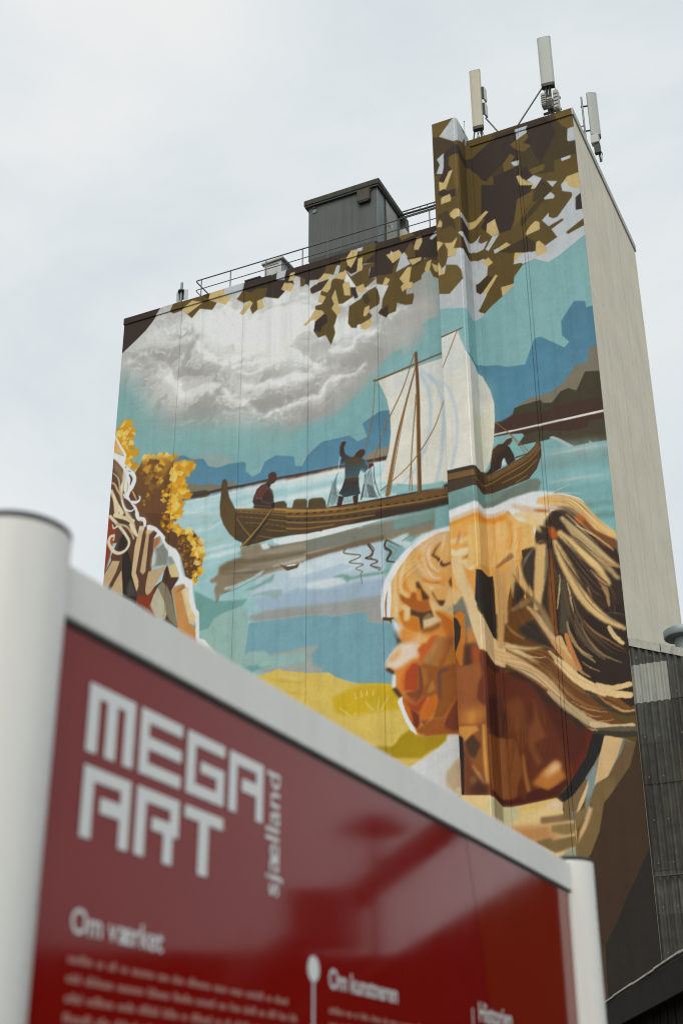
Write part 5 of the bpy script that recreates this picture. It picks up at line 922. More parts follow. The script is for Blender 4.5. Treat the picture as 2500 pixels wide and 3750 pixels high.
("s","#4a2a16",[0.067,0.113,0.113,0.053],[(15.02,21.98),(15.26,21.76),(15.43,21.48),(15.74,21.52)],{"b": 0.023}),
("s","#d98a3a",[0.033,0.1,0.047],[(15.29,22.4),(15.17,22.17)],{"b": 0.023}),
("s","#d9c4b0",[0.053,0.053],[(15.37,21.77),(15.25,21.55)],{"b": 0.013,"a": 0.8}),
("p","#7b4a2a",[(15.61,20.77),(15.73,20.96),(15.95,20.71),(15.91,20.58),(15.74,20.4)],{"b": 0.016}),
("p","#52371f",[(14.32,21.01),(14.43,21.0),(14.59,20.65),(14.82,20.32),(14.82,20.2),(14.54,20.2),(14.48,20.56),(14.33,20.8)],{"b": 0.016}),
("p","#a85a1c",[(13.6,20.69),(13.88,20.46),(14.05,20.39),(14.13,20.63),(14.31,20.59),(14.37,20.27),(14.65,20.22),(14.82,20.2),(14.91,19.79),(14.63,19.75),(14.35,19.82),(14.08,20.0),(13.7,20.35)],{"b": 0.022}),
("p","#cf7f28",[(14.33,20.73),(14.49,20.7),(14.54,20.2),(14.37,20.27)],{"b": 0.032}),
("p","#553822",[(14.04,20.01),(14.35,19.82),(14.63,19.75),(14.93,19.8),(14.97,19.47),(14.58,19.47),(14.54,19.03),(14.43,19.08),(14.38,19.57),(14.07,19.69)],{"b": 0.016}),
("p","#e2c18a",[(13.62,20.19),(13.9,20.14),(14.06,19.97),(13.99,19.53),(13.78,19.54),(13.78,19.99)],{"b": 0.027}),
("p","#c9761f",[(13.58,19.92),(13.79,19.99),(13.78,19.54),(13.96,19.5),(14.14,19.7),(14.34,19.58),(14.48,19.0),(14.26,18.97),(13.84,19.21),(13.68,19.55)],{"b": 0.027}),
("p","#d6c096",[(14.55,19.44),(14.97,19.48),(15.27,19.38),(15.23,19.22),(14.89,19.21),(14.61,19.08)],{"b": 0.021}),
("p","#8a7050",[(14.55,19.54),(14.8,19.7),(14.97,19.5),(14.57,19.43)],{"b": 0.021}),
("p","#e0bd86",[(14.82,20.2),(15.06,20.07),(15.36,19.85),(15.63,20.49),(15.91,20.65),(16.1,20.26),(15.77,19.81),(15.75,19.4),(15.35,19.71),(15.15,19.78),(15.04,19.56),(15.27,19.28),(15.26,19.04),(15.07,19.42),(14.91,19.79)],{"b": 0.021}),
("p","#4f3520",[(14.94,20.58),(15.16,20.12),(15.47,20.08),(15.36,19.85),(15.22,19.9),(14.97,20.4)],{"b": 0.016}),
("p","#d9a860",[(15.01,20.6),(15.42,20.53),(15.55,20.23),(15.47,20.08),(15.17,20.16)],{"b": 0.026}),
("p","#a9a38a",[(15.39,19.8),(15.73,19.78),(15.75,19.43),(15.52,19.58)],{"b": 0.062,"a": 0.6}),
("p","#c06a1c",[(15.01,19.74),(15.35,19.57),(15.75,19.26),(15.72,17.96),(15.32,18.02),(15.29,19.04),(15.27,19.35),(15.11,19.55)],{"b": 0.026}),
("p","#d68f34",[(15.32,19.71),(15.75,19.36),(15.74,19.16),(15.45,19.49)],{"b": 0.016}),
("s","#f0f1f0",[0.068,0.171,0.137],[(13.01,20.97),(12.97,20.48),(12.96,19.82)],{"b": 0.014}),
("s","#9a6440",[0.02,0.082,0.054],[(13.14,20.84),(13.07,20.36),(13.06,19.8)],{"b": 0.014}),
("s","#eceded",[0.102,0.157,0.102],[(13.25,21.14),(13.22,20.44),(13.19,19.78)],{"b": 0.014}),
("p","#5a3820",[(12.92,19.84),(13.43,19.73),(13.29,19.66),(13.3,19.48),(13.2,19.64),(12.95,19.7)],{"b": 0.011}),
("p","#c87a32",[(13.33,19.67),(13.43,19.65),(13.6,19.21),(13.76,18.66),(13.58,18.66),(13.19,18.25),(13.01,17.9),(13.0,17.8),(13.35,17.65),(13.42,17.5),(13.4,17.04),(13.64,16.61),(13.65,16.44),(13.92,15.75),(14.08,15.44),(14.2,15.14),(14.4,15.04),(15.33,15.02),(15.91,14.94),(16.02,18.56),(15.48,18.58),(15.26,19.06),(14.88,18.9),(14.5,18.88),(14.19,18.95),(13.84,19.15),(13.57,19.42),(13.47,19.68)],{}),
("p","#dfe1e0",[(13.31,19.62),(13.43,19.62),(13.77,19.21),(13.73,18.98),(13.56,18.9),(13.39,19.35)],{"b": 0.054}),
("p","#3a2a20",[(13.37,19.3),(13.56,18.9),(13.79,18.68),(13.58,18.68),(13.37,18.46),(13.5,18.74)],{"b": 0.043}),
("p","#dc8f3c",[(13.6,19.24),(13.88,19.21),(14.19,19.0),(14.53,18.88),(14.81,18.86),(15.26,19.09),(15.48,18.62),(15.14,18.54),(14.59,18.53),(14.11,18.71),(13.76,18.7),(13.56,19.04)],{"b": 0.085}),
("p","#e8c088",[(14.11,18.88),(14.46,18.92),(14.73,18.74),(14.69,18.51),(14.25,18.65)],{"b": 0.126}),
("p","#8d4d1e",[(14.47,19.09),(14.81,19.1),(15.27,19.26),(15.26,19.09),(14.88,18.92),(14.5,18.92)],{"b": 0.063}),
("p","#e6dccf",[(13.51,18.65),(14.11,18.68),(14.45,18.55),(14.3,18.27),(14.38,18.02),(14.02,17.95),(13.66,17.7),(13.39,17.68),(13.02,17.83),(13.04,18.03),(13.22,18.28)],{"b": 0.074}),
("p","#d99848",[(13.44,18.38),(13.65,18.55),(13.57,18.22),(13.39,18.04),(13.11,17.99)],{"b": 0.095,"a": 0.9}),
("p","#e39a45",[(14.02,17.95),(14.29,17.97),(13.8,17.61),(13.66,17.37),(13.59,17.51)],{"b": 0.084}),
("p","#e0852e",[(13.39,17.68),(13.66,17.7),(13.91,17.86),(13.66,17.37),(13.61,16.78),(13.44,17.0),(13.42,17.5)],{"b": 0.084}),
("p","#4a3020",[(13.0,17.8),(13.18,17.79),(13.38,17.61),(13.31,17.52),(13.04,17.7)],{"b": 0.027}),
("p","#c5591f",[(14.73,18.61),(14.87,18.77),(15.11,18.75),(15.0,18.49),(14.71,18.17),(14.46,17.81),(14.22,17.81),(14.4,18.02),(14.31,18.34),(14.52,18.51),(14.69,18.51)],{"b": 0.021}),
("p","#cf6c26",[(13.62,17.37),(13.8,17.74),(14.16,17.96),(14.49,17.8),(14.29,17.8),(13.98,17.72),(13.78,17.35),(13.74,16.76),(13.64,16.84)],{"b": 0.031}),
("p","#a53a16",[(13.74,17.15),(13.83,17.57),(14.08,17.82),(14.29,17.8),(14.29,16.84),(14.15,16.76),(13.74,16.86)],{"b": 0.016}),
("p","#9c6a35",[(14.46,17.78),(14.78,18.19),(15.11,18.68),(15.38,18.57),(15.12,18.14),(15.03,17.55),(14.69,17.54)],{"b": 0.062}),
("p","#b88452",[(14.57,17.89),(15.11,18.61),(15.3,18.48),(14.98,18.13),(14.7,17.74)],{"b": 0.072,"a": 0.9}),
("p","#8c4e20",[(15.38,18.57),(15.75,18.67),(15.74,18.34),(15.45,17.82),(15.37,17.57),(15.03,17.49),(15.22,18.02)],{"b": 0.082}),
("p","#b37030",[(15.33,18.3),(15.47,18.48),(15.32,17.91),(15.1,17.58)],{"b": 0.062,"a": 0.8}),
("p","#a8681f",[(15.48,17.88),(15.76,18.34),(15.81,17.56),(15.4,17.51)],{"b": 0.02}),
("p","#6e3a22",[(14.29,17.8),(14.42,17.65),(14.5,17.1),(14.52,16.64),(14.17,16.27),(13.76,16.75),(14.15,16.76),(14.29,16.84)],{"b": 0.031}),
("p","#8a4d1c",[(14.42,17.78),(15.03,17.55),(15.81,17.56),(15.85,16.29),(15.26,15.63),(14.82,15.63),(15.02,16.37),(14.45,16.55),(14.54,17.1)],{"b": 0.041}),
("p","#a06a2c",[(14.49,17.64),(14.62,17.48),(14.67,17.01),(14.53,16.9)],{"b": 0.041,"a": 0.8}),
("p","#b07535",[(14.63,16.69),(14.77,17.03),(14.88,17.03),(14.93,16.71),(14.69,16.6)],{"b": 0.015}),
("s","#5d3a3c",[0.114,0.127,0.114],[(15.43,17.39),(15.16,17.33),(15.11,17.01),(15.1,16.36)],{"b": 0.025,"a": 0.9}),
("p","#963816",[(13.65,16.61),(13.87,16.41),(14.17,16.24),(14.52,16.61),(14.65,16.53),(14.3,15.89),(14.1,15.99),(13.83,16.22)],{"b": 0.042}),
("p","#a5501c",[(13.77,16.65),(14.18,16.5),(14.17,16.24),(13.9,16.37)],{"b": 0.073,"a": 0.8}),
("p","#c4631a",[(14.3,15.89),(14.51,16.19),(14.86,16.56),(15.02,16.5),(14.98,16.12),(14.83,15.85),(14.49,15.59),(14.36,15.66)],{"b": 0.015}),
("p","#c0601f",[(13.65,16.41),(13.8,16.35),(14.02,15.87),(14.11,15.44),(13.91,15.59),(13.72,16.1)],{"b": 0.016}),
("p","#64291a",[(13.93,16.14),(14.29,15.86),(14.3,15.54),(14.21,15.33),(14.05,15.48),(14.02,15.8)],{"b": 0.021}),
("p","#59343a",[(14.32,15.67),(14.49,15.58),(14.69,15.68),(14.45,15.46)],{"b": 0.025}),
("p","#95501c",[(14.14,15.3),(14.48,15.48),(14.82,15.63),(15.26,15.63),(15.21,15.35),(15.4,15.17),(15.85,15.04),(15.85,14.94),(15.33,15.01),(14.47,15.04),(14.24,15.13)],{"b": 0.031}),
("p","#b0621c",[(15.23,15.7),(15.75,16.33),(15.81,16.26),(15.36,15.71),(15.08,15.5)],{"b": 0.015}),
("p","#672d1c",[(15.78,16.3),(15.36,15.68),(15.21,15.38),(15.3,15.21),(15.56,15.08),(15.92,15.07),(15.94,16.27)],{"b": 0.015}),
("s","#dd9a48",[0.064,0.064,0.045],[(14.01,15.45),(14.2,15.17),(14.47,15.06)],{"b": 0.019}),
("p","#e3e6e6",[(13.46,16.44),(13.53,16.59),(13.65,16.61),(13.65,16.41),(13.76,16.07),(13.92,15.69),(14.08,15.41),(14.2,15.12),(13.94,15.33),(13.75,15.68)],{"b": 0.01}),
("p","#4b3122",[(13.23,17.01),(13.4,17.02),(13.54,16.85),(13.65,16.64),(13.51,16.59),(13.36,16.81)],{"b": 0.016}),
("p","#e3e6e6",[(13.29,17.52),(13.42,17.47),(13.4,17.04),(13.26,16.98),(13.24,17.1)],{"b": 0.016}),
("s","#dfe2e2",[0.01,0.027,0.013],[(13.03,18.0),(13.19,18.25),(13.51,18.57)],{"b": 0.01}),
("p","#cd8440",[(13.22,18.24),(13.76,18.66),(14.8,18.83),(15.99,18.6),(15.85,14.98),(14.47,15.07),(13.7,16.43),(13.45,17.46)],{"b": 0.159,"a": 0.13}),
("h",["#f1dfc0","#d08a3a","#e8c48a","#dcb27c"],[(15.44,22.8),(14.43,22.28),(13.7,21.63),(13.35,20.77),(13.29,19.79)],[(15.61,21.76),(14.9,21.54),(14.26,21.45),(13.82,21.04),(13.58,20.02)],30,0.03,0.5)]
RIGHT_OPS = [
("p","#5c4a22",[(-0.43,45.04),(9.09,42.44),(7.92,30.56),(-0.85,32.17)],{}),
("p","#685426",[(-0.15,41.83),(1.06,41.73),(0.31,40.75),(-0.18,40.89)],{}),
("p","#b9c0c1",[(0.31,40.76),(0.97,41.57),(1.12,41.68),(2.13,41.33),(1.72,40.7),(1.09,40.33),(0.94,40.27)],{}),
("p","#453820",[(-0.18,40.89),(0.31,40.75),(0.94,40.27),(1.03,40.15),(0.54,39.88),(0.43,38.61),(-0.25,38.86)],{}),
("p","#372b24",[(0.52,39.85),(0.96,40.11),(1.11,40.1),(1.86,39.89),(1.82,39.45),(1.09,39.56),(0.95,39.59),(0.7,39.52),(0.67,39.07),(0.83,39.04),(0.82,38.82),(0.67,38.75),(0.42,38.26),(0.21,38.39),(0.23,38.55),(0.42,38.74),(0.47,39.58)],{}),
("p","#babfc3",[(0.16,39.58),(0.47,39.8),(0.45,39.06),(0.37,38.72),(0.11,38.82),(0.28,39.25)],{}),
("p","#685426",[(0.7,39.52),(0.95,39.58),(1.1,39.58),(1.08,37.77),(0.91,37.72),(0.82,38.79),(0.67,39.07)],{}),
("p","#c7ae76",[(0.21,38.36),(0.41,38.22),(0.67,38.75),(0.84,38.78),(0.49,37.85),(0.41,37.91),(0.21,37.87)],{}),
("p","#372b24",[(0.15,37.82),(0.44,37.89),(0.52,37.75),(0.9,37.76),(0.91,37.39),(0.69,37.36),(0.63,37.55),(0.33,37.53),(0.15,37.68)],{}),
("p","#c7ae76",[(0.25,37.16),(0.27,37.44),(0.36,37.52),(0.66,37.56),(0.71,37.33),(0.69,37.18)],{}),
("p","#372b24",[(1.86,39.89),(2.34,40.13),(3.18,40.71),(4.32,40.73),(4.34,40.37),(4.07,40.21),(4.22,39.96),(4.37,39.81),(4.36,39.29),(4.07,39.29),(4.22,39.54),(4.04,39.74),(3.67,39.29),(3.17,38.92),(2.9,38.67),(2.76,38.77),(2.48,39.24),(2.2,39.55),(1.82,39.45)],{}),
("p","#372b24",[(3.33,40.75),(3.68,41.07),(4.37,41.02),(4.32,40.73)],{}),
("p","#372b24",[(2.79,37.44),(2.98,37.95),(3.31,38.47),(3.56,38.73),(3.74,38.84),(4.31,38.98),(4.36,38.48),(4.23,38.46),(4.35,37.84),(4.78,37.62),(4.76,37.37),(4.45,37.35),(4.18,37.29),(4.06,36.64),(3.05,36.99),(3.08,37.23)],{}),
("p","#453820",[(3.17,38.92),(3.67,39.29),(3.74,38.84),(3.56,38.73),(3.19,38.68)],{}),
("p","#685426",[(4.04,39.74),(4.22,39.54),(4.07,39.29),(4.13,39.06),(4.33,39.0),(3.74,38.84),(3.67,39.29)],{}),
("p","#babfc3",[(4.04,39.27),(4.4,39.26),(4.34,39.0),(4.14,39.05)],{}),
("p","#453820",[(5.71,41.12),(6.86,41.15),(6.84,39.41),(6.82,38.67),(6.58,38.73),(6.16,38.67),(5.87,38.68),(5.85,38.11),(5.23,38.21),(4.89,38.31),(4.39,38.75),(4.38,39.81),(4.67,40.09),(4.88,40.74),(3.35,40.87),(3.38,41.27),(4.9,41.14)],{}),
("p","#372b24",[(3.57,40.86),(4.87,41.05),(5.82,41.07),(6.05,40.08),(5.29,38.72),(5.03,39.49),(4.95,39.82),(4.64,40.1),(4.87,40.28),(4.82,40.77),(4.34,40.76),(4.37,40.38),(4.06,40.25),(3.58,40.05)],{}),
("p","#685426",[(6.08,41.03),(6.86,41.15),(6.82,40.11),(6.61,40.11),(6.37,40.35),(6.17,40.7)],{}),
("p","#685426",[(4.06,40.24),(4.37,40.38),(4.84,40.53),(4.87,40.28),(4.61,40.13),(4.95,39.85),(4.64,39.62),(4.36,39.83)],{}),
("p","#babfc3",[(4.33,40.92),(4.89,40.92),(4.81,40.77),(4.83,40.6),(4.36,40.37)],{}),
("p","#685426",[(4.74,38.59),(5.48,38.67),(5.43,38.36),(4.92,38.29)],{}),
("p","#372b24",[(4.39,38.69),(4.66,38.81),(4.92,38.27),(4.67,38.09),(4.42,38.35)],{}),
("p","#babfc3",[(6.57,40.11),(6.85,40.13),(6.86,39.4),(6.56,39.43),(6.51,39.54)],{}),
("p","#babfc3",[(6.17,38.68),(6.57,38.7),(6.58,38.56),(6.2,38.52)],{}),
("p","#372b24",[(3.24,38.79),(4.06,38.94),(4.41,39.01),(4.29,38.4),(4.38,37.79),(4.97,37.54),(4.43,37.39),(4.19,37.26),(3.17,37.63)],{}),
("p","#babfc3",[(4.65,38.09),(4.97,38.24),(5.29,37.97),(5.0,37.53),(4.86,37.87)],{}),
("p","#c7ae76",[(4.22,38.46),(4.35,38.48),(4.47,38.24),(4.64,38.06),(4.86,37.87),(5.0,37.53),(4.77,37.59),(4.38,37.78)],{}),
("p","#453820",[(5.29,37.94),(5.72,37.36),(5.71,37.24),(5.35,36.96),(5.03,36.86),(4.82,36.93),(4.94,37.49)],{}),
("p","#babfc3",[(5.5,37.75),(5.93,37.57),(5.7,37.36)],{}),
("p","#babfc3",[(6.07,37.35),(6.16,37.44),(6.83,37.71),(6.98,37.69),(6.82,35.6),(6.19,35.82),(6.49,36.68),(6.45,36.82),(6.1,37.0)],{}),
("p","#c7ae76",[(6.16,37.44),(6.36,37.67),(6.83,37.71),(6.96,37.73),(6.93,36.82),(6.44,37.07),(6.35,37.2),(6.34,37.36)],{}),
("p","#5c4a22",[(5.61,37.12),(6.1,36.99),(6.48,36.8),(6.48,36.61),(5.8,35.82),(5.6,35.78),(5.44,35.92),(5.17,35.95),(5.0,36.45)],{}),
("p","#babfc3",[(6.48,36.59),(6.84,36.85),(7.08,36.76),(6.88,34.51),(6.05,34.1),(5.51,33.73),(5.26,33.7),(4.72,34.05),(4.21,33.98),(3.83,34.09),(3.87,34.25),(4.22,34.53),(4.37,34.48),(4.78,34.42),(4.83,34.15),(5.26,34.29),(5.19,34.55),(5.72,34.81),(5.5,35.27),(6.05,35.55),(5.99,35.65),(5.4,35.45),(5.15,35.84),(5.45,36.12),(5.45,35.92),(5.6,35.78),(5.8,35.79)],{}),
("p","#c3c5c8",[(4.01,34.08),(5.03,34.05),(6.06,34.25),(6.81,34.59),(6.8,34.5),(5.51,33.72),(5.26,33.69),(4.72,34.05),(4.21,33.98)],{"b": 0.072,"a": 0.5}),
("p","#babfc3",[(5.3,36.92),(5.61,37.13),(5.77,36.89),(5.71,36.77),(5.34,36.84)],{}),
("p","#453820",[(4.82,36.92),(4.94,37.42),(5.57,37.18),(5.31,36.93),(5.33,36.85),(4.97,36.46),(4.42,35.97),(4.35,35.81),(4.24,35.87),(4.27,36.24),(4.44,36.3),(5.03,36.86)],{}),
("p","#372b24",[(6.61,36.5),(6.83,36.65),(7.07,36.64),(6.99,35.8),(6.81,35.84),(6.56,35.86)],{}),
("p","#5c4a22",[(6.08,34.93),(6.82,35.35),(6.96,35.42),(6.92,35.02),(6.8,35.0),(6.15,34.8)],{}),
("p","#372b24",[(2.68,38.56),(4.88,37.75),(4.7,37.41),(4.19,37.27),(3.96,36.25),(3.8,35.82),(3.59,35.83),(3.14,35.84),(2.59,36.98)],{}),
("p","#685426",[(4.19,37.26),(4.49,37.36),(4.86,37.44),(4.82,36.92),(4.46,36.64),(4.28,36.23),(3.94,35.88)],{}),
("p","#c7ae76",[(4.42,35.44),(4.64,35.74),(4.88,35.91),(5.04,35.78),(5.03,35.43),(4.45,35.32)],{}),
("p","#403420",[(3.2,34.9),(4.31,35.21),(4.45,35.28),(4.83,34.84),(4.78,34.43),(4.34,34.46),(3.53,34.75)],{}),
("p","#c7ae76",[(4.78,34.41),(4.83,34.84),(4.96,34.89),(5.18,34.57),(5.27,34.25),(4.83,34.14)],{}),
("p","#c7ae76",[(3.83,34.22),(3.91,34.63),(4.22,34.53)],{}),
("p","#453820",[(0.08,36.64),(0.54,36.76),(0.64,36.29),(0.8,36.22),(0.85,35.66),(0.59,35.93),(0.26,35.85)],{}),
("p","#c7ae76",[(0.61,36.57),(0.81,36.72),(0.94,36.71),(1.07,36.62),(1.06,36.28),(0.93,36.29),(0.8,36.21),(0.64,36.39)],{}),
("p","#c7ae76",[(0.03,36.05),(0.17,36.41),(0.27,36.2),(0.24,35.99)],{}),
("p","#372b24",[(1.09,36.25),(1.79,36.15),(1.81,35.42),(1.08,35.5)],{}),
("p","#372b24",[(1.05,35.31),(1.73,34.88),(1.76,34.53),(1.06,34.67)],{}),
("p","#372b24",[(2.98,37.42),(4.11,37.02),(3.98,36.22),(3.82,35.82),(3.32,35.8),(3.16,36.59),(2.82,36.46),(2.77,36.07),(2.52,36.38),(2.87,36.86)],{}),
("p","#a9aeb0",[(1.07,36.51),(1.13,36.51),(1.8,36.48),(1.82,36.16),(1.09,36.25)],{}),
("p","#c7ae76",[(1.8,36.48),(2.19,36.7),(2.8,37.16),(2.91,37.06),(2.16,36.32),(1.83,36.13)],{}),
("p","#c7ae76",[(-0.01,35.29),(0.05,35.34),(0.28,35.16),(0.05,34.91),(-0.01,34.8)],{}),
("p","#c7ae76",[(0.32,35.15),(0.64,35.06),(0.9,35.28),(0.71,34.77),(0.82,34.73),(0.75,34.37),(0.43,34.43),(0.45,34.75)],{}),
("p","#babfc3",[(0.93,35.47),(1.07,35.55),(1.77,35.4),(2.16,35.6),(2.52,36.02),(2.38,35.68),(2.53,35.54),(2.8,35.61),(2.6,35.22),(2.15,35.11),(1.75,34.89),(1.07,35.31)],{}),
("p","#babfc3",[(2.68,35.2),(3.01,35.74),(3.32,35.79),(2.81,35.08)],{}),
("p","#c7ae76",[(2.77,36.07),(2.82,36.47),(3.17,36.6),(3.31,35.82),(3.01,35.75)],{}),
("p","#babfc3",[(3.03,35.05),(3.25,35.11),(3.28,34.92),(3.06,34.86)],{}),
("p","#c7ae76",[(3.25,35.11),(3.59,35.26),(3.77,35.07),(3.28,34.92)],{}),
("p","#b7bbbe",[(-0.34,33.49),(0.34,34.07),(0.44,34.41),(0.75,34.37),(0.83,34.73),(1.05,34.68),(1.76,34.51),(2.16,34.7),(2.57,34.77),(3.32,34.04),(3.8,33.46),(3.83,33.15),(3.27,32.7),(3.09,32.41),(2.65,31.57),(1.46,30.67),(-0.53,30.9)],{}),
("p","#5c4a22",[(2.15,35.11),(2.59,35.23),(3.06,34.86),(3.9,34.62),(3.83,34.08),(4.16,34.09),(4.23,33.67),(3.81,33.46),(3.81,33.14),(3.25,33.13),(3.28,32.7),(3.09,32.41),(2.75,31.95),(2.22,32.23),(2.63,32.99),(2.48,33.13),(2.36,33.07),(2.17,33.15),(2.17,33.5),(2.68,33.89),(2.74,34.33),(2.96,34.46),(2.78,34.76),(2.57,34.78),(2.16,34.71),(1.76,34.52),(1.73,34.88)],{}),
("p","#3f3118",[(2.17,33.5),(2.68,33.89),(2.93,33.71),(2.36,33.07),(2.17,33.15)],{}),
("p","#685426",[(-0.44,33.52),(-0.09,33.65),(0.27,33.64),(0.34,34.07),(0.82,33.9),(0.99,33.6),(1.05,33.18),(0.43,32.6),(-0.01,32.73),(-0.36,32.84)],{}),
("p","#c7ae76",[(-0.1,34.14),(0.04,34.26),(0.27,33.63),(-0.01,33.63),(-0.12,33.63)],{}),
("p","#c7ae76",[(2.5,34.59),(2.78,34.77),(2.97,34.45),(2.74,34.32)],{}),
("p","#c7ae76",[(2.47,33.14),(3.04,33.83),(3.13,33.75),(2.61,32.99)],{}),
("p","#c7ae76",[(3.24,33.13),(3.8,33.15),(3.73,32.67),(3.27,32.7)],{}),
("p","#c7ae76",[(3.91,34.62),(4.22,34.52),(3.83,34.09)],{}),
("p","#babfc3",[(3.81,34.09),(4.23,34.52),(4.56,34.47),(4.53,34.07),(4.2,34.05)],{}),
("p","#7eaaac",[(-0.88,32.14),(-0.01,32.01),(1.05,31.76),(1.79,31.59),(2.16,31.79),(2.78,32.35),(3.27,32.68),(3.76,33.07),(3.82,33.48),(4.21,33.93),(4.68,34.07),(5.25,33.71),(5.72,33.91),(6.81,34.55),(8.71,35.26),(7.72,25.56),(-1.05,26.9)],{"g": ("#86b3b3",0.0,-1)}),
("p","#4f7c92",[(0.93,29.92),(1.09,29.69),(1.83,29.55),(2.2,29.67),(2.82,29.56),(3.26,29.35),(3.99,29.27),(4.34,30.14),(4.43,30.33),(4.69,30.35),(5.59,29.59),(5.8,29.79),(5.54,30.15),(5.55,30.81),(6.13,31.58),(6.56,31.45),(6.6,31.14),(8.3,31.27),(7.6,24.29),(0.7,25.11)],{"g": ("#5a93ab",-0.5,-1)}),
("p","#7c7564",[(2.98,26.89),(3.59,27.52),(4.04,27.72),(4.92,27.78),(5.5,28.11),(5.92,28.69),(6.44,28.71),(6.56,29.36),(8.07,28.99),(7.72,25.56)],{}),
("p","#403b29",[(3.23,26.83),(3.43,27.44),(3.65,27.49),(4.47,27.55),(4.58,27.37),(4.92,27.31),(5.29,27.71),(5.6,27.77),(5.89,27.57),(6.29,28.31),(7.97,27.95),(7.66,24.92)],{}),
("p","#442f26",[(2.17,26.62),(2.62,27.01),(2.92,27.01),(3.39,27.19),(3.97,27.1),(4.62,26.94),(4.97,27.12),(6.1,27.1),(7.29,27.01),(7.09,24.85),(2.13,25.97)],{"b": 0.02}),
("p","#46402f",[(3.75,26.2),(4.24,26.22),(4.61,26.17),(5.05,26.06),(5.44,25.92),(6.16,25.91),(6.27,26.2),(7.2,26.05),(7.09,24.85),(5.65,25.11),(3.62,25.6),(3.56,25.98)],{"b": 0.012}),
("p","#dedad0",[(2.16,26.46),(2.55,26.52),(4.35,26.51),(6.81,26.5),(7.24,26.49),(7.23,26.39),(6.82,26.41),(4.42,26.43),(2.57,26.46),(2.16,26.39)],{}),
("p","#7fb0b2",[(2.15,26.25),(2.54,26.39),(3.09,26.37),(3.67,26.27),(3.73,26.16),(3.49,25.86),(3.47,25.77),(4.21,25.77),(4.7,25.76),(4.75,25.86),(5.02,25.75),(5.61,25.25),(6.18,25.25),(6.83,25.2),(7.51,25.18),(6.95,19.58),(1.42,20.18)],{}),
("p","#aebfbc",[(4.69,25.86),(4.85,25.86),(5.1,25.69),(5.61,25.25),(5.39,25.26),(5.01,25.62)],{"b": 0.011}),
("p","#a9c4c4",[(6.17,25.38),(6.3,25.22),(6.22,25.21)],{}),
("s","#8fa3a2",[0.092,0.153,0.107],[(4.23,25.45),(5.56,25.38),(7.2,25.19)],{"b": 0.099,"a": 0.7200000000000001,"wob": 0.13}),
("s","#b7c1bf",[0.078,0.129,0.091],[(4.21,25.24),(5.54,25.16),(7.18,24.98)],{"b": 0.099,"a": 0.7200000000000001,"wob": 0.129}),
("s","#c3cbc9",[0.05,0.084,0.059],[(4.2,25.1),(5.53,25.03),(7.16,24.85)],{"b": 0.099,"a": 0.6400000000000001,"wob": 0.129}),
("s","#8b948f",[0.114,0.19,0.133],[(4.19,24.97),(5.52,24.9),(7.15,24.73)],{"b": 0.099,"a": 0.7200000000000001,"wob": 0.129}),
("s","#7f8d88",[0.114,0.19,0.133],[(4.18,24.71),(5.5,24.64),(7.13,24.47)],{"b": 0.099,"a": 0.7200000000000001,"wob": 0.129}),
("s","#7a9a98",[0.091,0.151,0.106],[(4.16,24.5),(5.48,24.43),(7.11,24.26)],{"b": 0.098,"a": 0.6400000000000001,"wob": 0.129}),
("s","#86b5b6",[0.091,0.151,0.106],[(4.14,24.28),(5.46,24.22),(7.09,24.05)],{"b": 0.098,"a": 0.6400000000000001,"wob": 0.129}),
("s","#a9c4c3",[0.082,0.136,0.095],[(4.13,24.07),(5.44,24.0),(7.07,23.84)],{"b": 0.098,"a": 0.7200000000000001,"wob": 0.128}),
("s","#93bcbc",[0.09,0.151,0.105],[(4.11,23.85),(5.42,23.79),(7.05,23.64)],{"b": 0.098,"a": 0.6400000000000001,"wob": 0.128}),
("s","#6f9d9d",[0.113,0.188,0.132],[(4.09,23.6),(5.4,23.54),(7.02,23.39)],{"b": 0.098,"a": 0.7200000000000001,"wob": 0.128}),
("s","#6c9694",[0.135,0.225,0.158],[(4.07,23.26),(5.38,23.2),(6.99,23.06)],{"b": 0.098,"a": 0.6400000000000001,"wob": 0.128}),
("s","#62837f",[0.135,0.224,0.157],[(4.04,22.84),(5.34,22.79),(6.95,22.65)],{"b": 0.097,"a": 0.7200000000000001,"wob": 0.127}),
("s","#607f7b",[0.156,0.261,0.183],[(4.01,22.38),(5.3,22.33),(6.91,22.2)],{"b": 0.097,"a": 0.7200000000000001,"wob": 0.127}),
("s","#c9cfcc",[0.015,0.053,0.015],[(4.69,25.12),(5.73,25.09),(6.79,25.05)],{"b": 0.023}),
("s","#b9c2bf",[0.022,0.082,0.022],[(4.56,23.97),(5.63,23.92),(6.6,23.84)],{"b": 0.03}),
("s","#c7c4b0",[0.015,0.037,0.011],[(4.61,23.52),(5.02,23.65),(5.34,23.73)],{}),
("s","#bccac6",[0.015,0.037,0.011],[(4.37,23.51),(5.0,23.44),(5.7,23.27)],{}),
("p","#46392a",[(-0.07,24.71),(1.06,24.74),(1.76,24.74),(2.22,24.9),(2.21,23.95),(1.8,23.83),(1.05,23.91),(-0.11,23.8)],{}),
("p","#5a4429",[(1.07,24.57),(1.82,24.74),(2.15,24.76),(2.97,25.04),(3.77,25.34),(4.14,25.66),(4.27,26.02),(4.36,25.6),(4.34,25.16),(4.13,24.64),(3.78,24.28),(3.03,24.1),(2.19,23.98),(1.79,23.84),(1.03,23.78)],{"g": ("#46331f",0.4,-1)}),
("p","#39302a",[(-0.07,24.73),(1.06,24.74),(1.08,24.6),(0.02,24.57)],{}),
("p","#77582f",[(-0.07,24.57),(1.08,24.56),(1.1,24.3),(-0.08,24.32)],{}),
("s","#3b2a1d",[0.036,0.049],[(0.01,24.28),(1.07,24.29)],{}),
("s","#3b2a1d",[0.036,0.048],[(1.07,24.29),(1.73,24.27)],{}),
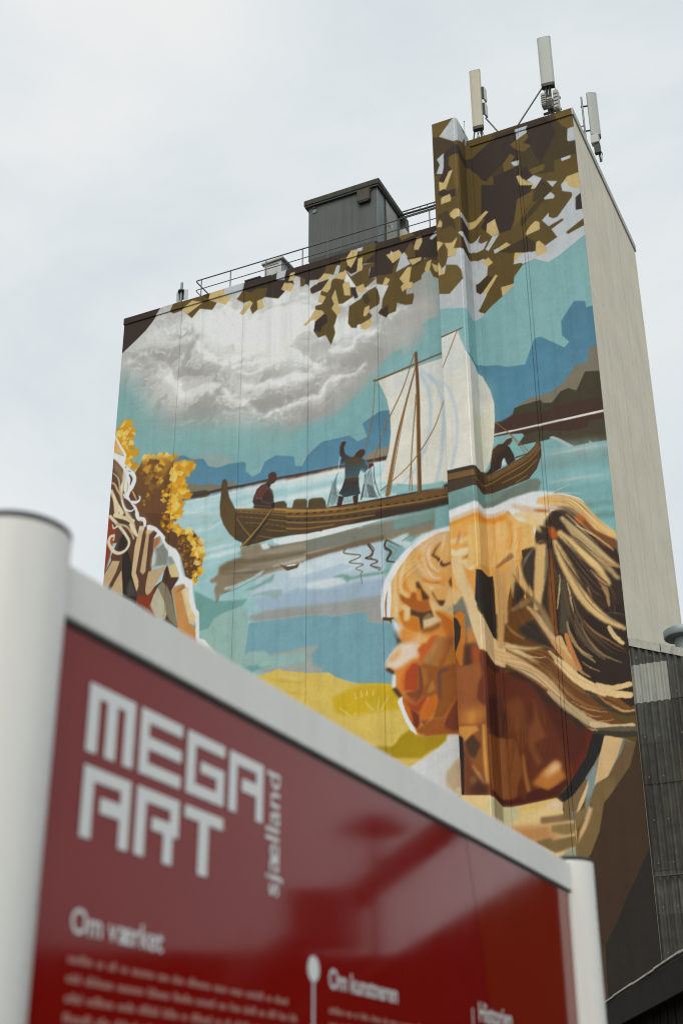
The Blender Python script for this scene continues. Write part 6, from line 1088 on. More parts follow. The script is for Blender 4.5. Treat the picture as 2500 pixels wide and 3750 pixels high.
("s","#a57d44",[0.024,0.03],[(1.1,24.23),(1.77,24.19)],{}),
("s","#98703c",[0.029,0.035],[(1.77,24.18),(2.18,24.34)],{}),
("p","#74552d",[(2.17,24.74),(2.96,25.0),(3.77,25.3),(4.14,25.61),(4.21,25.82),(4.32,25.52),(3.75,25.1),(2.95,24.8),(2.2,24.52)],{"b": 0.016}),
("s","#96713a",[0.035,0.039,0.027],[(2.22,24.39),(2.82,24.63),(3.75,24.99),(4.18,25.33),(4.35,25.56)],{}),
("s","#96713a",[0.035,0.039,0.027],[(2.76,24.36),(3.6,24.63),(4.16,25.03)],{}),
("s","#96713a",[0.035,0.038,0.027],[(3.29,24.26),(3.75,24.46)],{}),
("p","#36271f",[(2.13,24.8),(2.32,25.1),(2.43,25.84),(2.69,26.03),(2.94,26.02),(3.14,25.81),(3.28,25.46),(3.33,25.2),(3.01,25.05),(2.91,25.41),(2.79,25.26),(2.75,25.0),(2.19,24.77)],{"b": 0.008}),
("p","#4a3020",[(2.47,25.88),(2.73,26.0),(3.02,25.93),(2.92,25.68),(2.59,25.67)],{"b": 0.063,"a": 0.8}),
("p","#4b3324",[(2.9,26.05),(3.04,26.17),(3.25,26.2),(3.26,26.05),(3.14,25.9),(3.02,25.91)],{}),
("s","#cdb8a0",[0.012,0.02,0.012],[(2.9,26.07),(3.04,26.2),(3.21,26.22)],{}),
("p","#c9dadb",[(2.78,25.08),(2.83,25.34),(2.88,25.4),(2.94,25.12)],{}),
("s","#4b3422",[0.062,0.046],[(3.36,25.31),(3.85,25.37)],{}),
("s","#87653a",[0.032,0.04,0.028],[(2.64,27.03),(3.17,26.39),(3.86,25.45)],{}),
("s","#87653a",[0.016,0.028,0.024],[(3.06,26.51),(3.44,25.92),(3.77,25.34)],{}),
("s","#7d5a2c",[0.019,0.019],[(3.43,25.83),(3.56,25.89)],{}),
("p","#79a09d",[(-0.17,23.77),(1.05,23.9),(1.8,23.83),(2.16,23.96),(3.16,24.17),(3.95,24.32),(3.79,21.97),(-0.24,22.09)],{"g": ("#5f7671",0.0,-1)}),
("p","#6f7a70",[(2.19,23.95),(3.03,24.05),(3.78,24.26),(4.1,24.27),(4.27,24.08),(4.14,23.72),(3.53,23.68),(2.58,23.54),(2.16,23.37),(1.76,23.23)],{"b": 0.039}),
("p","#7fa9a6",[(1.85,23.81),(2.27,23.92),(2.86,23.98),(2.52,23.77),(1.92,23.54)],{"b": 0.078,"a": 0.7}),
("p","#dfe3e5",[(-0.14,23.04),(0.02,23.06),(1.04,23.25),(1.79,23.22),(2.25,23.4),(2.87,23.52),(3.91,23.71),(4.7,23.57),(4.56,21.82),(-0.18,22.08)],{"b": 0.018}),
("p","#dde2e5",[(1.76,23.22),(2.16,23.37),(3.0,23.64),(3.82,23.74),(4.46,23.65),(4.35,23.2),(3.35,22.77),(2.13,23.0)],{"b": 0.023}),
("p","#e0a552",[(-0.15,22.54),(-0.01,22.55),(1.06,22.77),(1.75,22.83),(2.22,22.97),(2.92,23.18),(3.53,22.2),(3.33,19.15),(-0.29,19.18)],{}),
("p","#d8c3ae",[(-0.14,22.74),(-0.0,22.74),(1.07,22.96),(1.78,23.02),(2.23,23.15),(2.82,23.24),(2.81,23.06),(2.22,22.97),(1.75,22.81),(1.06,22.77),(-0.01,22.55),(-0.15,22.52)],{"b": 0.04}),
("p","#d5821f",[(-0.01,22.55),(1.06,22.76),(1.75,22.83),(1.09,22.68),(-0.02,22.44)],{"b": 0.06}),
("p","#d8841a",[(1.09,22.74),(1.85,22.86),(2.81,23.03),(2.79,22.71),(2.28,22.74),(1.82,22.63),(1.15,22.48)],{"b": 0.078}),
("s","#e8c58c",[0.165,0.297,0.198],[(-0.01,21.79),(0.57,21.81),(1.01,21.93)],{"b": 0.04,"a": 0.9}),
("s","#dc963e",[0.066,0.131,0.098],[(0.44,21.87),(0.74,21.99),(1.02,22.04)],{"b": 0.039,"a": 0.9}),
("s","#b98454",[0.046,0.131,0.066],[(0.4,22.16),(0.34,21.9),(0.27,21.66)],{"b": 0.039,"a": 0.9}),
("s","#dd9a48",[0.065,0.195,0.13],[(0.55,21.47),(0.83,21.59),(1.01,21.59)],{"b": 0.039,"a": 0.9}),
("s","#a9603a",[0.045,0.11,0.045],[(0.46,21.0),(0.67,21.1),(0.87,21.23)],{"b": 0.039,"a": 0.9}),
("s","#ecd9b4",[0.131,0.295,0.197],[(0.08,21.43),(0.17,21.27),(0.81,21.35)],{"b": 0.039,"a": 0.9}),
("s","#e6cfa4",[0.194,0.357,0.227],[(0.53,20.92),(0.71,20.68),(0.92,20.78)],{"b": 0.039,"a": 0.9}),
("p","#dcbd8c",[(-0.0,21.13),(0.4,21.15),(0.45,20.8),(0.74,19.86),(0.92,18.96),(1.11,18.67),(1.97,18.27),(2.17,18.04),(1.06,17.33),(0.82,17.68),(0.6,18.36),(0.34,19.74),(0.15,20.07),(0.02,20.82)],{}),
("p","#dd9a45",[(0.42,20.81),(0.58,20.6),(0.84,20.45),(0.94,20.5),(0.82,19.48),(0.74,19.8),(0.56,20.27)],{"b": 0.029}),
("p","#d9a24c",[(1.15,22.45),(1.72,22.62),(2.28,22.76),(2.17,20.62),(1.87,20.53),(1.07,20.5),(1.03,21.31)],{"b": 0.019}),
("p","#e3b260",[(1.92,22.71),(2.28,22.74),(2.16,20.63),(1.87,20.55)],{"b": 0.048,"a": 0.6}),
("p","#dfb878",[(-0.14,19.82),(0.01,19.93),(0.34,19.74),(0.45,19.28),(-0.02,19.3)],{"b": 0.019}),
("p","#2a2725",[(0.93,20.52),(1.08,20.51),(1.82,20.5),(2.17,20.62),(2.19,19.99),(2.18,18.18),(1.81,18.38),(1.05,18.86),(0.93,19.13),(0.83,19.38)],{}),
("p","#77756a",[(-0.05,19.3),(0.12,19.31),(0.36,19.6),(0.48,19.21),(0.66,18.35),(0.4,18.33),(0.43,18.89),(0.24,19.05),(0.0,18.96)],{"b": 0.015}),
("p","#bd6f22",[(-0.02,18.8),(0.1,19.01),(0.27,19.05),(0.44,18.85),(0.39,17.85),(0.37,17.11),(-0.11,17.18)],{"b": 0.014}),
("p","#332720",[(-0.01,18.8),(0.09,18.78),(0.25,18.52),(0.27,18.26),(0.18,17.89),(0.0,17.49),(-0.06,17.5)],{"b": 0.014}),
("p","#8d4d22",[(-0.09,17.52),(0.31,17.78),(0.94,17.48),(1.62,17.2),(2.22,17.16),(3.76,16.31),(3.41,11.53),(-0.23,11.56)],{}),
("p","#bd6f22",[(-0.03,18.95),(0.44,18.87),(0.42,18.05),(0.31,17.46),(0.26,16.98),(0.16,16.98),(0.03,17.37),(-0.1,17.46)],{"b": 0.014}),
("p","#332720",[(-0.02,18.85),(0.13,18.76),(0.26,18.44),(0.22,18.02),(0.0,17.47),(-0.08,17.52)],{"b": 0.014}),
("p","#77756a",[(0.44,18.87),(0.59,18.84),(0.66,18.24),(0.94,17.48),(0.7,17.78),(0.41,18.09)],{"b": 0.024}),
("p","#c07c3a",[(0.5,18.37),(0.63,18.41),(0.83,17.82),(0.57,17.74),(0.41,17.8)],{"b": 0.066}),
("p","#4d3120",[(0.36,17.74),(0.63,17.69),(0.63,17.08),(0.32,16.66),(0.27,16.89)],{"b": 0.057}),
("p","#a5491d",[(0.67,17.85),(0.94,17.48),(0.92,17.04),(0.63,17.15)],{"b": 0.075}),
("p","#dcc093",[(0.56,18.85),(1.08,18.78),(1.1,18.59),(1.89,18.32),(2.14,18.16),(2.49,17.86),(2.44,17.12),(1.8,17.22),(1.11,17.49),(0.91,17.49)],{"b": 0.01}),
("p","#6a3320",[(0.94,17.47),(1.14,17.42),(2.22,17.16),(2.44,17.08),(2.29,14.64),(1.92,14.64),(1.09,14.98),(1.02,15.43),(0.87,15.51),(0.71,15.75),(0.81,16.3),(0.96,16.56),(0.89,17.17)],{"b": 0.019}),
("p","#3f1a12",[(1.13,17.33),(1.81,17.24),(2.22,17.16),(2.19,15.56),(2.03,15.29),(1.08,15.28)],{"b": 0.028}),
("p","#95552a",[(0.04,16.98),(0.88,16.98),(0.92,16.56),(0.75,16.24),(0.69,15.75),(0.87,15.48),(1.02,15.4),(0.01,15.48)],{"b": 0.038}),
("p","#b06e32",[(0.07,15.47),(0.99,15.4),(0.96,14.97),(0.7,14.8),(0.01,14.86)],{"b": 0.112}),
("p","#c98738",[(0.45,15.35),(0.64,15.33),(0.55,14.85),(0.36,14.87)],{"b": 0.092}),
("p","#5f2b16",[(1.14,16.91),(4.25,16.93),(5.51,14.52),(5.38,14.18),(4.88,13.38),(4.47,12.87),(3.93,12.32),(2.79,12.18),(1.93,12.16),(1.02,12.32),(0.99,14.3)],{}),
("p","#8a4f24",[(-0.04,14.91),(1.05,14.78),(0.91,12.32),(1.02,12.32),(-0.15,12.44)],{"b": 0.022}),
("p","#472015",[(1.09,15.78),(1.94,16.02),(2.47,15.3),(2.27,14.57),(1.79,14.48),(1.05,14.67)],{"b": 0.044}),
("p","#512819",[(1.94,16.02),(2.25,16.07),(2.17,14.56),(1.85,14.5)],{"b": 0.022}),
("p","#7d471d",[(1.05,14.45),(1.85,14.5),(2.61,14.56),(2.81,13.64),(2.79,13.28),(2.62,12.91),(2.56,12.52),(2.36,12.44),(1.97,12.4),(1.08,12.56),(1.0,13.23)],{"b": 0.027}),
("p","#8a5428",[(1.85,14.5),(2.23,14.57),(2.23,12.45),(1.97,12.4)],{"b": 0.022}),
("p","#6a3716",[(2.38,15.69),(2.84,15.77),(3.37,15.18),(3.41,14.65),(2.93,14.2),(2.83,13.92),(2.61,14.56),(2.35,14.65)],{"b": 0.054}),
("p","#7b4420",[(2.35,15.84),(2.82,16.0),(3.03,15.75),(2.82,14.88),(2.58,14.62),(2.47,15.3)],{"b": 0.076,"a": 0.8}),
("p","#7a4420",[(3.26,15.79),(3.41,15.8),(3.49,15.23),(3.71,14.45),(3.3,14.26),(3.39,13.86),(3.54,13.51),(3.32,13.5),(3.08,14.18),(3.13,14.91)],{"b": 0.043}),
("p","#5e2a16",[(3.11,15.74),(3.37,15.77),(3.37,15.18),(3.19,14.83),(3.07,15.14)],{"b": 0.043}),
("p","#4f2114",[(3.67,15.69),(4.14,15.48),(4.63,14.78),(5.35,14.32),(5.09,13.78),(4.67,13.13),(4.4,13.73),(4.19,14.33),(3.92,15.1)],{"b": 0.042}),
("p","#611f10",[(5.11,14.46),(5.37,14.29),(5.08,13.71),(4.59,12.99),(4.59,13.42),(5.07,13.93)],{"b": 0.041}),
("p","#b3702f",[(3.1,12.89),(3.49,13.27),(3.99,13.6),(4.16,13.44),(4.18,13.26),(4.32,12.99),(3.92,12.69),(3.62,12.6),(3.41,12.71)],{"b": 0.062}),
("p","#d99f62",[(3.52,13.19),(3.99,13.58),(4.14,13.44),(4.0,13.21),(3.66,13.03)],{"b": 0.093}),
("p","#e0bd9a",[(3.75,13.34),(4.09,13.48),(4.12,13.33),(3.81,13.19)],{"b": 0.072}),
("s","#9a6228",[0.07,0.126,0.14],[(2.87,13.92),(2.9,13.27),(2.99,12.67)],{"b": 0.021}),
("p","#4a1b12",[(2.8,12.35),(2.97,12.62),(3.41,12.71),(3.66,12.59),(4.3,12.89),(4.36,12.78),(3.93,12.33),(2.87,12.2),(1.93,12.17),(1.03,12.35),(1.11,12.53),(1.97,12.4),(2.44,12.43),(2.74,12.54)],{"b": 0.031}),
("p","#c8883c",[(0.02,14.83),(0.64,14.8),(0.74,14.59),(0.47,14.48),(0.19,14.24),(0.16,14.41),(0.01,14.58)],{"b": 0.033}),
("p","#4c3020",[(0.2,14.26),(0.51,14.51),(0.81,14.11),(0.54,13.64),(0.32,13.81)],{"b": 0.033}),
("p","#8a5226",[(0.51,14.55),(0.81,14.54),(0.92,13.73),(0.78,13.25),(0.58,13.63),(0.81,14.11)],{"b": 0.044}),
("s","#d79a48",[0.095,0.109,0.124,0.087],[(0.91,14.75),(0.9,14.02),(0.91,13.31),(0.94,12.78)],{"b": 0.018}),
("s","#d3a060",[0.094,0.145,0.109],[(0.43,13.4),(0.59,13.13),(0.79,12.79)],{"b": 0.029}),
("p","#6d3a1e",[(0.17,14.23),(0.32,13.81),(0.42,13.44),(0.76,12.8),(0.97,12.63),(0.95,12.37),(0.1,12.47)],{"b": 0.055}),
("p","#c79a60",[(0.38,13.02),(0.54,12.96),(0.53,12.75),(0.41,12.84)],{"b": 0.076}),
("p","#3c2018",[(0.54,13.0),(0.97,12.65),(0.95,12.37),(0.3,12.5)],{"b": 0.108,"a": 0.8}),
("p","#24211f",[(-0.14,14.5),(0.07,14.49),(0.15,14.41),(0.16,13.83),(0.1,12.47),(0.02,12.46),(0.02,13.7),(-0.09,13.72)],{}),
("p","#24211f",[(5.35,14.37),(5.79,14.31),(5.55,13.7),(5.3,13.31),(4.94,12.82),(4.51,12.35),(4.17,12.16),(3.86,12.28),(4.24,12.55),(4.64,13.07),(5.04,13.59)],{}),
("p","#dfc28a",[(-0.15,12.49),(0.99,12.36),(1.1,12.3),(1.93,12.16),(2.61,12.2),(3.93,12.32),(4.12,12.14),(4.1,11.86),(4.49,11.75),(4.51,11.14),(4.42,10.14),(-0.25,10.25)],{}),
("p","#c3bd97",[(0.99,12.35),(1.1,12.3),(1.93,12.16),(2.64,12.19),(2.54,11.75),(2.23,11.52),(0.95,11.73)],{"b": 0.043}),
("p","#a9a27c",[(1.12,12.27),(1.93,12.15),(1.95,11.66),(1.1,11.67)],{"b": 0.021}),
("p","#d9b868",[(2.61,12.18),(3.27,12.23),(3.93,12.31),(4.1,12.18),(3.73,12.11),(3.22,11.99),(2.71,12.01)],{"b": 0.052}),
("p","#dcc3a4",[(3.4,12.01),(3.81,12.24),(4.12,12.14),(4.08,12.0),(3.51,12.01)],{"b": 0.041}),
("p","#b98550",[(2.23,11.52),(3.68,11.46),(3.66,11.22),(4.15,11.07),(3.64,10.92),(2.71,10.97)],{"b": 0.073}),
("p","#8a6a48",[(3.32,11.74),(3.85,11.75),(4.42,11.79),(4.47,11.52),(3.68,11.51),(3.33,11.52)],{"b": 0.02}),
("p","#8d7446",[(3.68,11.46),(4.46,11.46),(4.47,11.11),(4.15,11.07),(3.66,11.22)],{"b": 0.02}),
("p","#7f673f",[(3.07,10.97),(3.65,11.05),(3.68,10.95),(4.46,11.04),(4.47,10.67),(3.75,10.53),(3.27,10.81)],{"b": 0.02}),
("p","#9a9c86",[(3.95,10.38),(4.11,10.57),(4.47,10.67),(4.55,10.46),(4.42,10.14),(3.87,10.19)],{"b": 0.03}),
("p","#7a623f",[(4.17,12.16),(4.51,12.35),(4.94,12.82),(5.11,12.73),(4.95,12.47),(4.69,11.99),(4.51,11.55),(4.09,11.6)],{}),
("p","#7a7c70",[(4.94,12.86),(5.3,13.31),(5.55,13.7),(5.78,14.21),(6.33,14.06),(6.79,13.79),(6.22,13.26),(5.67,12.7),(5.31,12.64),(5.13,12.18),(5.0,11.5),(4.79,11.52),(4.95,12.47),(5.08,12.74)],{"b": 0.01}),
("p","#7f979a",[(4.98,12.82),(5.34,13.27),(5.31,12.64),(5.16,12.45),(5.06,12.18),(4.89,12.27),(5.07,12.7)],{"b": 0.04,"a": 0.8}),
("p","#d0ad7c",[(5.72,14.21),(6.02,14.16),(6.33,14.03),(6.09,13.46),(5.72,12.84),(5.24,12.61),(5.46,13.43)],{"b": 0.013}),
("s","#d6b98a",[0.033,0.1,0.087],[(5.04,12.74),(4.91,12.41),(4.69,11.99)],{"b": 0.013}),
("p","#6b5438",[(6.79,13.79),(6.43,12.93),(5.82,12.37),(5.46,11.91),(5.18,11.15),(5.01,11.98),(5.31,12.64),(5.72,12.84),(6.25,13.61),(6.39,13.98)],{"b": 0.01}),
("p","#d2aa7c",[(4.96,11.91),(5.14,11.86),(5.06,11.49),(4.7,10.98),(4.5,10.66),(4.61,11.13),(4.86,11.58)],{"b": 0.02}),
("s","#d6bb8c",[0.047,0.133,0.067],[(5.02,12.63),(4.85,12.27),(4.56,11.71)],{"b": 0.013}),
("s","#6c8a8c",[0.067,0.053],[(4.44,11.79),(4.44,11.52)],{"b": 0.01}),
("p","#806842",[(4.49,11.75),(4.89,11.92),(4.95,11.81),(4.67,11.36),(4.48,11.21)],{"b": 0.02}),
("p","#766039",[(5.14,11.89),(5.05,12.11),(5.34,12.66),(5.95,12.83),(5.88,12.08),(5.56,11.95),(5.42,11.21),(5.12,10.6),(4.78,10.21),(4.39,9.81),(4.47,10.67),(4.83,11.17)],{"b": 0.015}),
("p","#42301f",[(6.83,14.08),(7.93,14.32),(8.28,7.11),(7.81,3.4),(3.49,3.5),(4.32,9.71),(4.92,10.39),(5.27,11.09),(5.51,12.0),(5.75,12.23),(6.48,13.1)],{"b": 0.012,"g": ("#3d2b20",0.0,-1)}),
("p","#292420",[(6.86,10.46),(6.93,10.43),(8.77,11.45),(7.74,3.2),(4.7,3.26),(5.04,5.73),(5.12,7.55),(5.55,8.18),(5.9,8.86),(6.32,9.54),(6.54,9.93)],{"b": 0.013}),
("p","#4b3a2a",[(5.12,7.55),(5.07,5.73),(4.94,5.1),(5.05,7.35)],{"b": 0.01}),
("p","#3a2b22",[(3.31,21.49),(3.75,21.56),(3.96,22.32),(4.55,22.79),(5.35,22.87),(6.75,21.32),(6.99,19.28),(7.05,16.97),(7.0,15.87),(5.58,16.83),(4.55,17.76),(4.23,18.59),(3.91,19.45),(3.48,20.01)],{}),
("p","#30241e",[(4.17,18.19),(6.99,18.86),(7.22,16.92),(7.15,15.24),(6.6,15.03),(5.6,15.76),(4.8,16.7),(4.44,17.29)],{}),
("p","#6f431f",[(2.3,18.1),(3.92,17.99),(4.38,17.07),(4.9,16.16),(5.7,15.3),(6.21,14.65),(6.84,14.28),(5.47,14.39),(4.49,15.62),(3.46,16.91),(2.74,17.56)],{}),
("p","#694019",[(2.48,18.78),(2.94,20.69),(3.4,19.34),(3.88,19.05),(4.35,18.1),(4.37,17.4),(3.87,16.84),(2.6,17.3),(2.42,18.11)],{"b": 0.011}),
("p","#e0b56e",[(2.95,22.87),(3.81,22.43),(3.9,21.41),(3.31,21.49),(3.16,21.14),(2.27,20.96),(0.63,20.63),(0.71,22.27)],{"b": 0.023}),
("s","#e4b774",[0.116,0.232,0.155],[(1.73,22.27),(1.85,21.61),(1.29,20.8)],{"b": 0.046,"a": 0.85}),
("s","#dc8d2a",[0.076,0.191,0.114],[(2.87,22.8),(3.04,22.26),(2.83,21.62)],{"b": 0.046,"a": 0.85}),
("s","#e6c389",[0.092,0.192,0.115],[(2.5,22.8),(2.46,22.21),(2.58,22.05)],{"b": 0.046,"a": 0.85}),
("s","#d99036",[0.075,0.151,0.075],[(3.33,22.37),(3.25,21.87),(3.17,21.3)],{"b": 0.045,"a": 0.85}),
("s","#ead0a0",[0.076,0.152,0.076],[(3.09,22.5),(3.13,21.82),(2.97,21.26)],{"b": 0.045,"a": 0.85}),
("s","#dba65c",[0.077,0.193,0.116],[(2.25,22.82),(2.24,21.97),(2.07,21.18)],{"b": 0.046,"a": 0.85}),
("p","#e3c79a",[(2.83,22.9),(3.43,22.77),(3.81,22.43),(4.1,22.04),(4.29,22.46),(4.55,22.79),(4.25,23.02),(3.37,23.04)],{"b": 0.046}),
("p","#e2b877",[(4.04,23.44),(4.61,23.48),(5.07,23.38),(5.6,23.09),(5.81,22.83),(6.08,22.36),(6.42,21.91),(6.87,21.45),(6.84,21.17),(6.52,21.35),(6.13,21.64),(5.69,22.27),(5.34,22.73),(4.57,22.98),(4.03,23.22)],{"b": 0.019}),
("s","#ece6da",[0.022,0.052,0.019],[(4.53,23.49),(5.07,23.37),(5.6,23.08),(5.78,22.88)],{"b": 0.011}),
("p","#d6bfa4",[(3.03,23.46),(4.02,23.06),(4.57,23.06),(5.26,22.78),(4.56,22.81),(3.76,22.85),(3.06,23.26)],{"b": 0.038}),
("s","#b4622a",[0.038,0.113,0.038],[(3.89,22.98),(4.16,22.9),(4.48,22.81)],{"b": 0.03}),
("s","#8c7356",[0.052,0.17,0.148,0.074],[(4.8,22.89),(5.18,22.76),(5.44,22.54),(5.69,22.27)],{"b": 0.03}),
("p","#ba5a1e",[(5.37,22.38),(5.51,22.5),(5.73,22.31),(5.96,21.88),(6.02,21.7),(5.66,21.99),(5.45,22.2)],{"b": 0.018}),
("p","#7c4a2a",[(5.72,22.26),(5.99,21.79),(6.84,21.13),(6.81,20.81),(6.34,21.03),(5.66,21.95)],{"b": 0.029}),
("s","#cfb080",[0.147,0.22,0.22,0.11],[(4.92,22.44),(5.62,21.54),(6.31,20.67),(6.75,20.18)],{"b": 0.022}),
("s","#e0bd7e",[0.216,0.302,0.345,0.259,0.129],[(4.78,21.87),(5.22,21.35),(5.77,20.63),(6.11,20.16),(6.39,19.55)],{"sm": 1,"b": 0.015,"wob": 0.022}),
("s","#b59a6e",[0.129,0.259,0.302,0.216,0.129],[(4.99,22.31),(5.4,21.6),(5.91,20.92),(6.38,20.23),(6.74,19.72)],{"sm": 1,"b": 0.015,"wob": 0.022}),
("s","#d9b57a",[0.173,0.371,0.389,0.371,0.345,0.259,0.13],[(4.58,21.58),(4.8,20.9),(5.02,20.29),(5.27,19.6),(5.62,18.94),(6.16,18.3),(6.77,17.85)],{"sm": 1,"b": 0.015,"wob": 0.022}),
("s","#d3ad72",[0.392,0.436,0.392,0.218],[(4.06,21.5),(3.96,20.65),(3.86,19.86),(3.74,19.16)],{"sm": 1,"b": 0.015,"wob": 0.022}),
("s","#c9a878",[0.086,0.216,0.259,0.259],[(3.39,19.26),(3.71,18.84),(4.05,18.23),(4.39,17.63)],{"sm": 1,"b": 0.015,"wob": 0.022}),
("s","#8d7452",[0.086,0.173,0.216,0.173],[(3.61,19.58),(3.88,19.05),(4.14,18.45),(4.35,18.1)],{"sm": 1,"b": 0.015,"wob": 0.022}),
("s","#d8b070",[0.31,0.31,0.265,0.133],[(2.96,21.01),(3.2,20.47),(3.41,20.02),(3.58,19.67)],{"sm": 1,"b": 0.015,"wob": 0.022}),
("s","#cda468",[0.221,0.266,0.133],[(2.78,20.8),(2.91,20.28),(2.95,19.7)],{"sm": 1,"b": 0.015,"wob": 0.023}),
("s","#cba066",[0.312,0.285,0.268,0.25],[(2.38,20.75),(2.38,19.72),(2.36,18.84),(2.31,18.01)],{"sm": 1,"b": 0.015,"wob": 0.023}),
("s","#c99d62",[0.178,0.222,0.133],[(2.59,20.67),(2.57,19.69),(2.56,18.8)],{"sm": 1,"b": 0.015,"wob": 0.023}),
("s","#8a6a48",[0.131,0.262,0.174],[(2.84,19.24),(3.2,19.37),(3.53,19.52)],{"sm": 1,"b": 0.015,"wob": 0.022}),
("s","#4c4334",[0.17,0.339,0.297],[(4.76,20.01),(4.76,19.05),(4.65,18.13)],{"sm": 1,"b": 0.014,"wob": 0.022}),
("s","#7b6a50",[0.087,0.13,0.069],[(4.29,21.33),(4.22,20.77),(4.12,20.21)],{"sm": 1,"b": 0.015,"wob": 0.022}),
("s","#5b4a38",[0.083,0.291,0.25,0.125],[(5.11,18.68),(5.18,18.12),(5.46,17.53),(5.96,16.92)],{"sm": 1,"b": 0.014,"wob": 0.021}),
("s","#96683c",[0.025,0.066,0.058,0.025],[(5.32,18.45),(5.68,17.96),(6.16,17.53),(6.7,17.1)],{"sm": 1,"b": 0.014,"wob": 0.021}),
("s","#8d7350",[0.033,0.083,0.066,0.025],[(5.27,18.3),(5.47,17.68),(5.9,17.08),(6.55,16.64)],{"sm": 1,"b": 0.014,"wob": 0.021}),
("s","#9b8058",[0.058,0.125,0.084,0.033],[(4.79,18.42),(4.86,17.94),(5.12,17.4),(5.66,16.82)],{"sm": 1,"b": 0.014,"wob": 0.021}),
("s","#b39565",[0.016,0.041,0.021],[(5.05,17.52),(5.25,17.26),(5.56,17.02)],{"sm": 1,"b": 0.014,"wob": 0.021}),
("s","#c07a44",[0.125,0.208,0.167],[(4.71,17.97),(4.85,17.33),(5.09,16.65)],{"sm": 1,"b": 0.014,"wob": 0.021}),
("s","#d6b27a",[0.251,0.293,0.293],[(4.44,17.86),(4.65,17.2),(4.87,16.68)],{"sm": 1,"b": 0.014,"wob": 0.021}),
("s","#7d4d22",[0.06,0.259,0.259,0.13],[(4.44,21.3),(4.37,20.17),(4.3,18.98),(4.34,18.07)],{"sm": 1,"b": 0.015,"wob": 0.022}),
("s","#cdb27c",[0.026,0.051,0.034],[(4.67,20.27),(4.61,19.72),(4.47,18.99)],{"sm": 1,"b": 0.014,"wob": 0.022}),
("s","#d0b481",[0.025,0.059,0.034],[(4.91,19.9),(4.99,19.25),(5.04,18.69)],{"sm": 1,"b": 0.014,"wob": 0.021}),
("s","#a98254",[0.058,0.208,0.167,0.067],[(5.81,20.21),(6.08,19.84),(6.26,19.34),(6.32,18.78)],{"sm": 1,"b": 0.014,"wob": 0.021}),
("s","#8f6c44",[0.042,0.1,0.042],[(5.61,19.65),(5.69,19.28),(5.77,18.95)],{"sm": 1,"b": 0.014,"wob": 0.021}),
("s","#b08a5a",[0.042,0.149,0.125,0.05],[(6.23,20.62),(6.43,20.34),(6.78,20.19),(6.85,20.09)],{"sm": 1,"b": 0.014,"wob": 0.021}),
("s","#cfae78",[0.026,0.06,0.051,0.026],[(5.4,22.06),(5.86,21.67),(6.29,21.26),(6.66,20.81)],{"sm": 1,"b": 0.014,"wob": 0.022}),
("s","#d9bd88",[0.121,0.162,0.121],[(6.24,17.98),(6.39,17.65),(6.65,17.34)],{"sm": 1,"b": 0.014,"wob": 0.021}),
("s","#c9a470",[0.026,0.044,0.026],[(2.55,18.73),(2.83,18.36),(3.19,18.06)],{"sm": 1,"b": 0.015,"wob": 0.022}),
("s","#cba878",[0.017,0.03,0.017],[(3.57,18.79),(3.37,18.43),(3.18,18.1)],{"sm": 1,"b": 0.015,"wob": 0.022}),
("s","#d9c08c",[0.069,0.148,0.087,0.026],[(2.45,18.03),(2.79,17.84),(3.32,17.68),(3.93,17.65)],{"sm": 1,"b": 0.015,"wob": 0.022}),
("s","#d6bd8c",[0.147,0.199,0.13,0.035],[(2.48,17.91),(2.9,17.64),(3.26,17.39),(3.66,17.09)],{"sm": 1,"b": 0.015,"wob": 0.022}),
("s","#cfb482",[0.085,0.043,0.017],[(3.23,17.43),(3.6,17.3),(3.94,17.26)],{"sm": 1,"b": 0.014,"wob": 0.022}),
("p","#2f241d",[(2.85,19.32),(2.93,19.95),(2.99,20.31),(3.07,20.25),(3.32,19.88),(3.35,19.75)],{"b": 0.015}),
("p","#3c3328",[(3.27,20.95),(3.43,21.5),(3.81,21.51),(3.71,20.5),(3.48,20.01),(3.32,20.45)],{"b": 0.03}),
("s","#8c8068",[0.037,0.089,0.03],[(3.74,21.44),(3.44,21.08),(3.28,20.74)],{"b": 0.019}),
("s","#e2c07c",[0.263,0.338,0.226],[(3.63,22.69),(3.96,22.32),(4.27,22.13)],{"b": 0.053,"a": 0.6}),
("p","#302a22",[(2.99,18.45),(3.35,18.67),(3.59,18.75),(3.83,18.27),(4.3,17.45),(3.93,17.63),(3.23,18.1)],{"b": 0.059}),
("p","#b85a22",[(4.36,22.02),(4.43,22.2),(4.58,22.15),(4.65,22.01),(4.74,21.69),(4.47,21.67)],{"b": 0.015}),
("p","#4a3a28",[(3.96,21.69),(4.43,21.66),(4.42,21.55),(3.97,21.57)],{"b": 0.015}),
("p","#3d2f24",[(4.04,22.32),(4.39,22.17),(4.4,21.81),(4.24,21.8)],{"b": 0.03}),
("p","#a2724a",[(2.27,21.0),(2.91,21.48),(3.02,21.33),(2.97,21.26),(2.37,20.93)],{"b": 0.015}),
("p","#8a6038",[(2.33,20.97),(2.97,21.24),(2.98,21.34),(2.44,21.07)],{"b": 0.023,"a": 0.8}),
("s","#6d5d4a",[0.014,0.032,0.014],[(5.04,20.57),(5.49,20.03),(5.82,19.42),(6.09,19.17)],{"sm": 1,"a": 0.8}),
("s","#6d5d4a",[0.014,0.032,0.014],[(5.78,19.42),(5.99,19.27)],{"sm": 1,"a": 0.8}),
("s","#6d5d4a",[0.014,0.031,0.014],[(6.11,18.54),(6.54,18.46),(6.81,18.34)],{"sm": 1,"a": 0.8}),
("s","#6d5d4a",[0.014,0.031,0.014],[(6.35,18.77),(6.34,18.23)],{"sm": 1,"a": 0.8}),
("s","#6d5d4a",[0.014,0.031,0.014],[(6.5,18.74),(6.48,18.17)],{"sm": 1,"a": 0.8}),
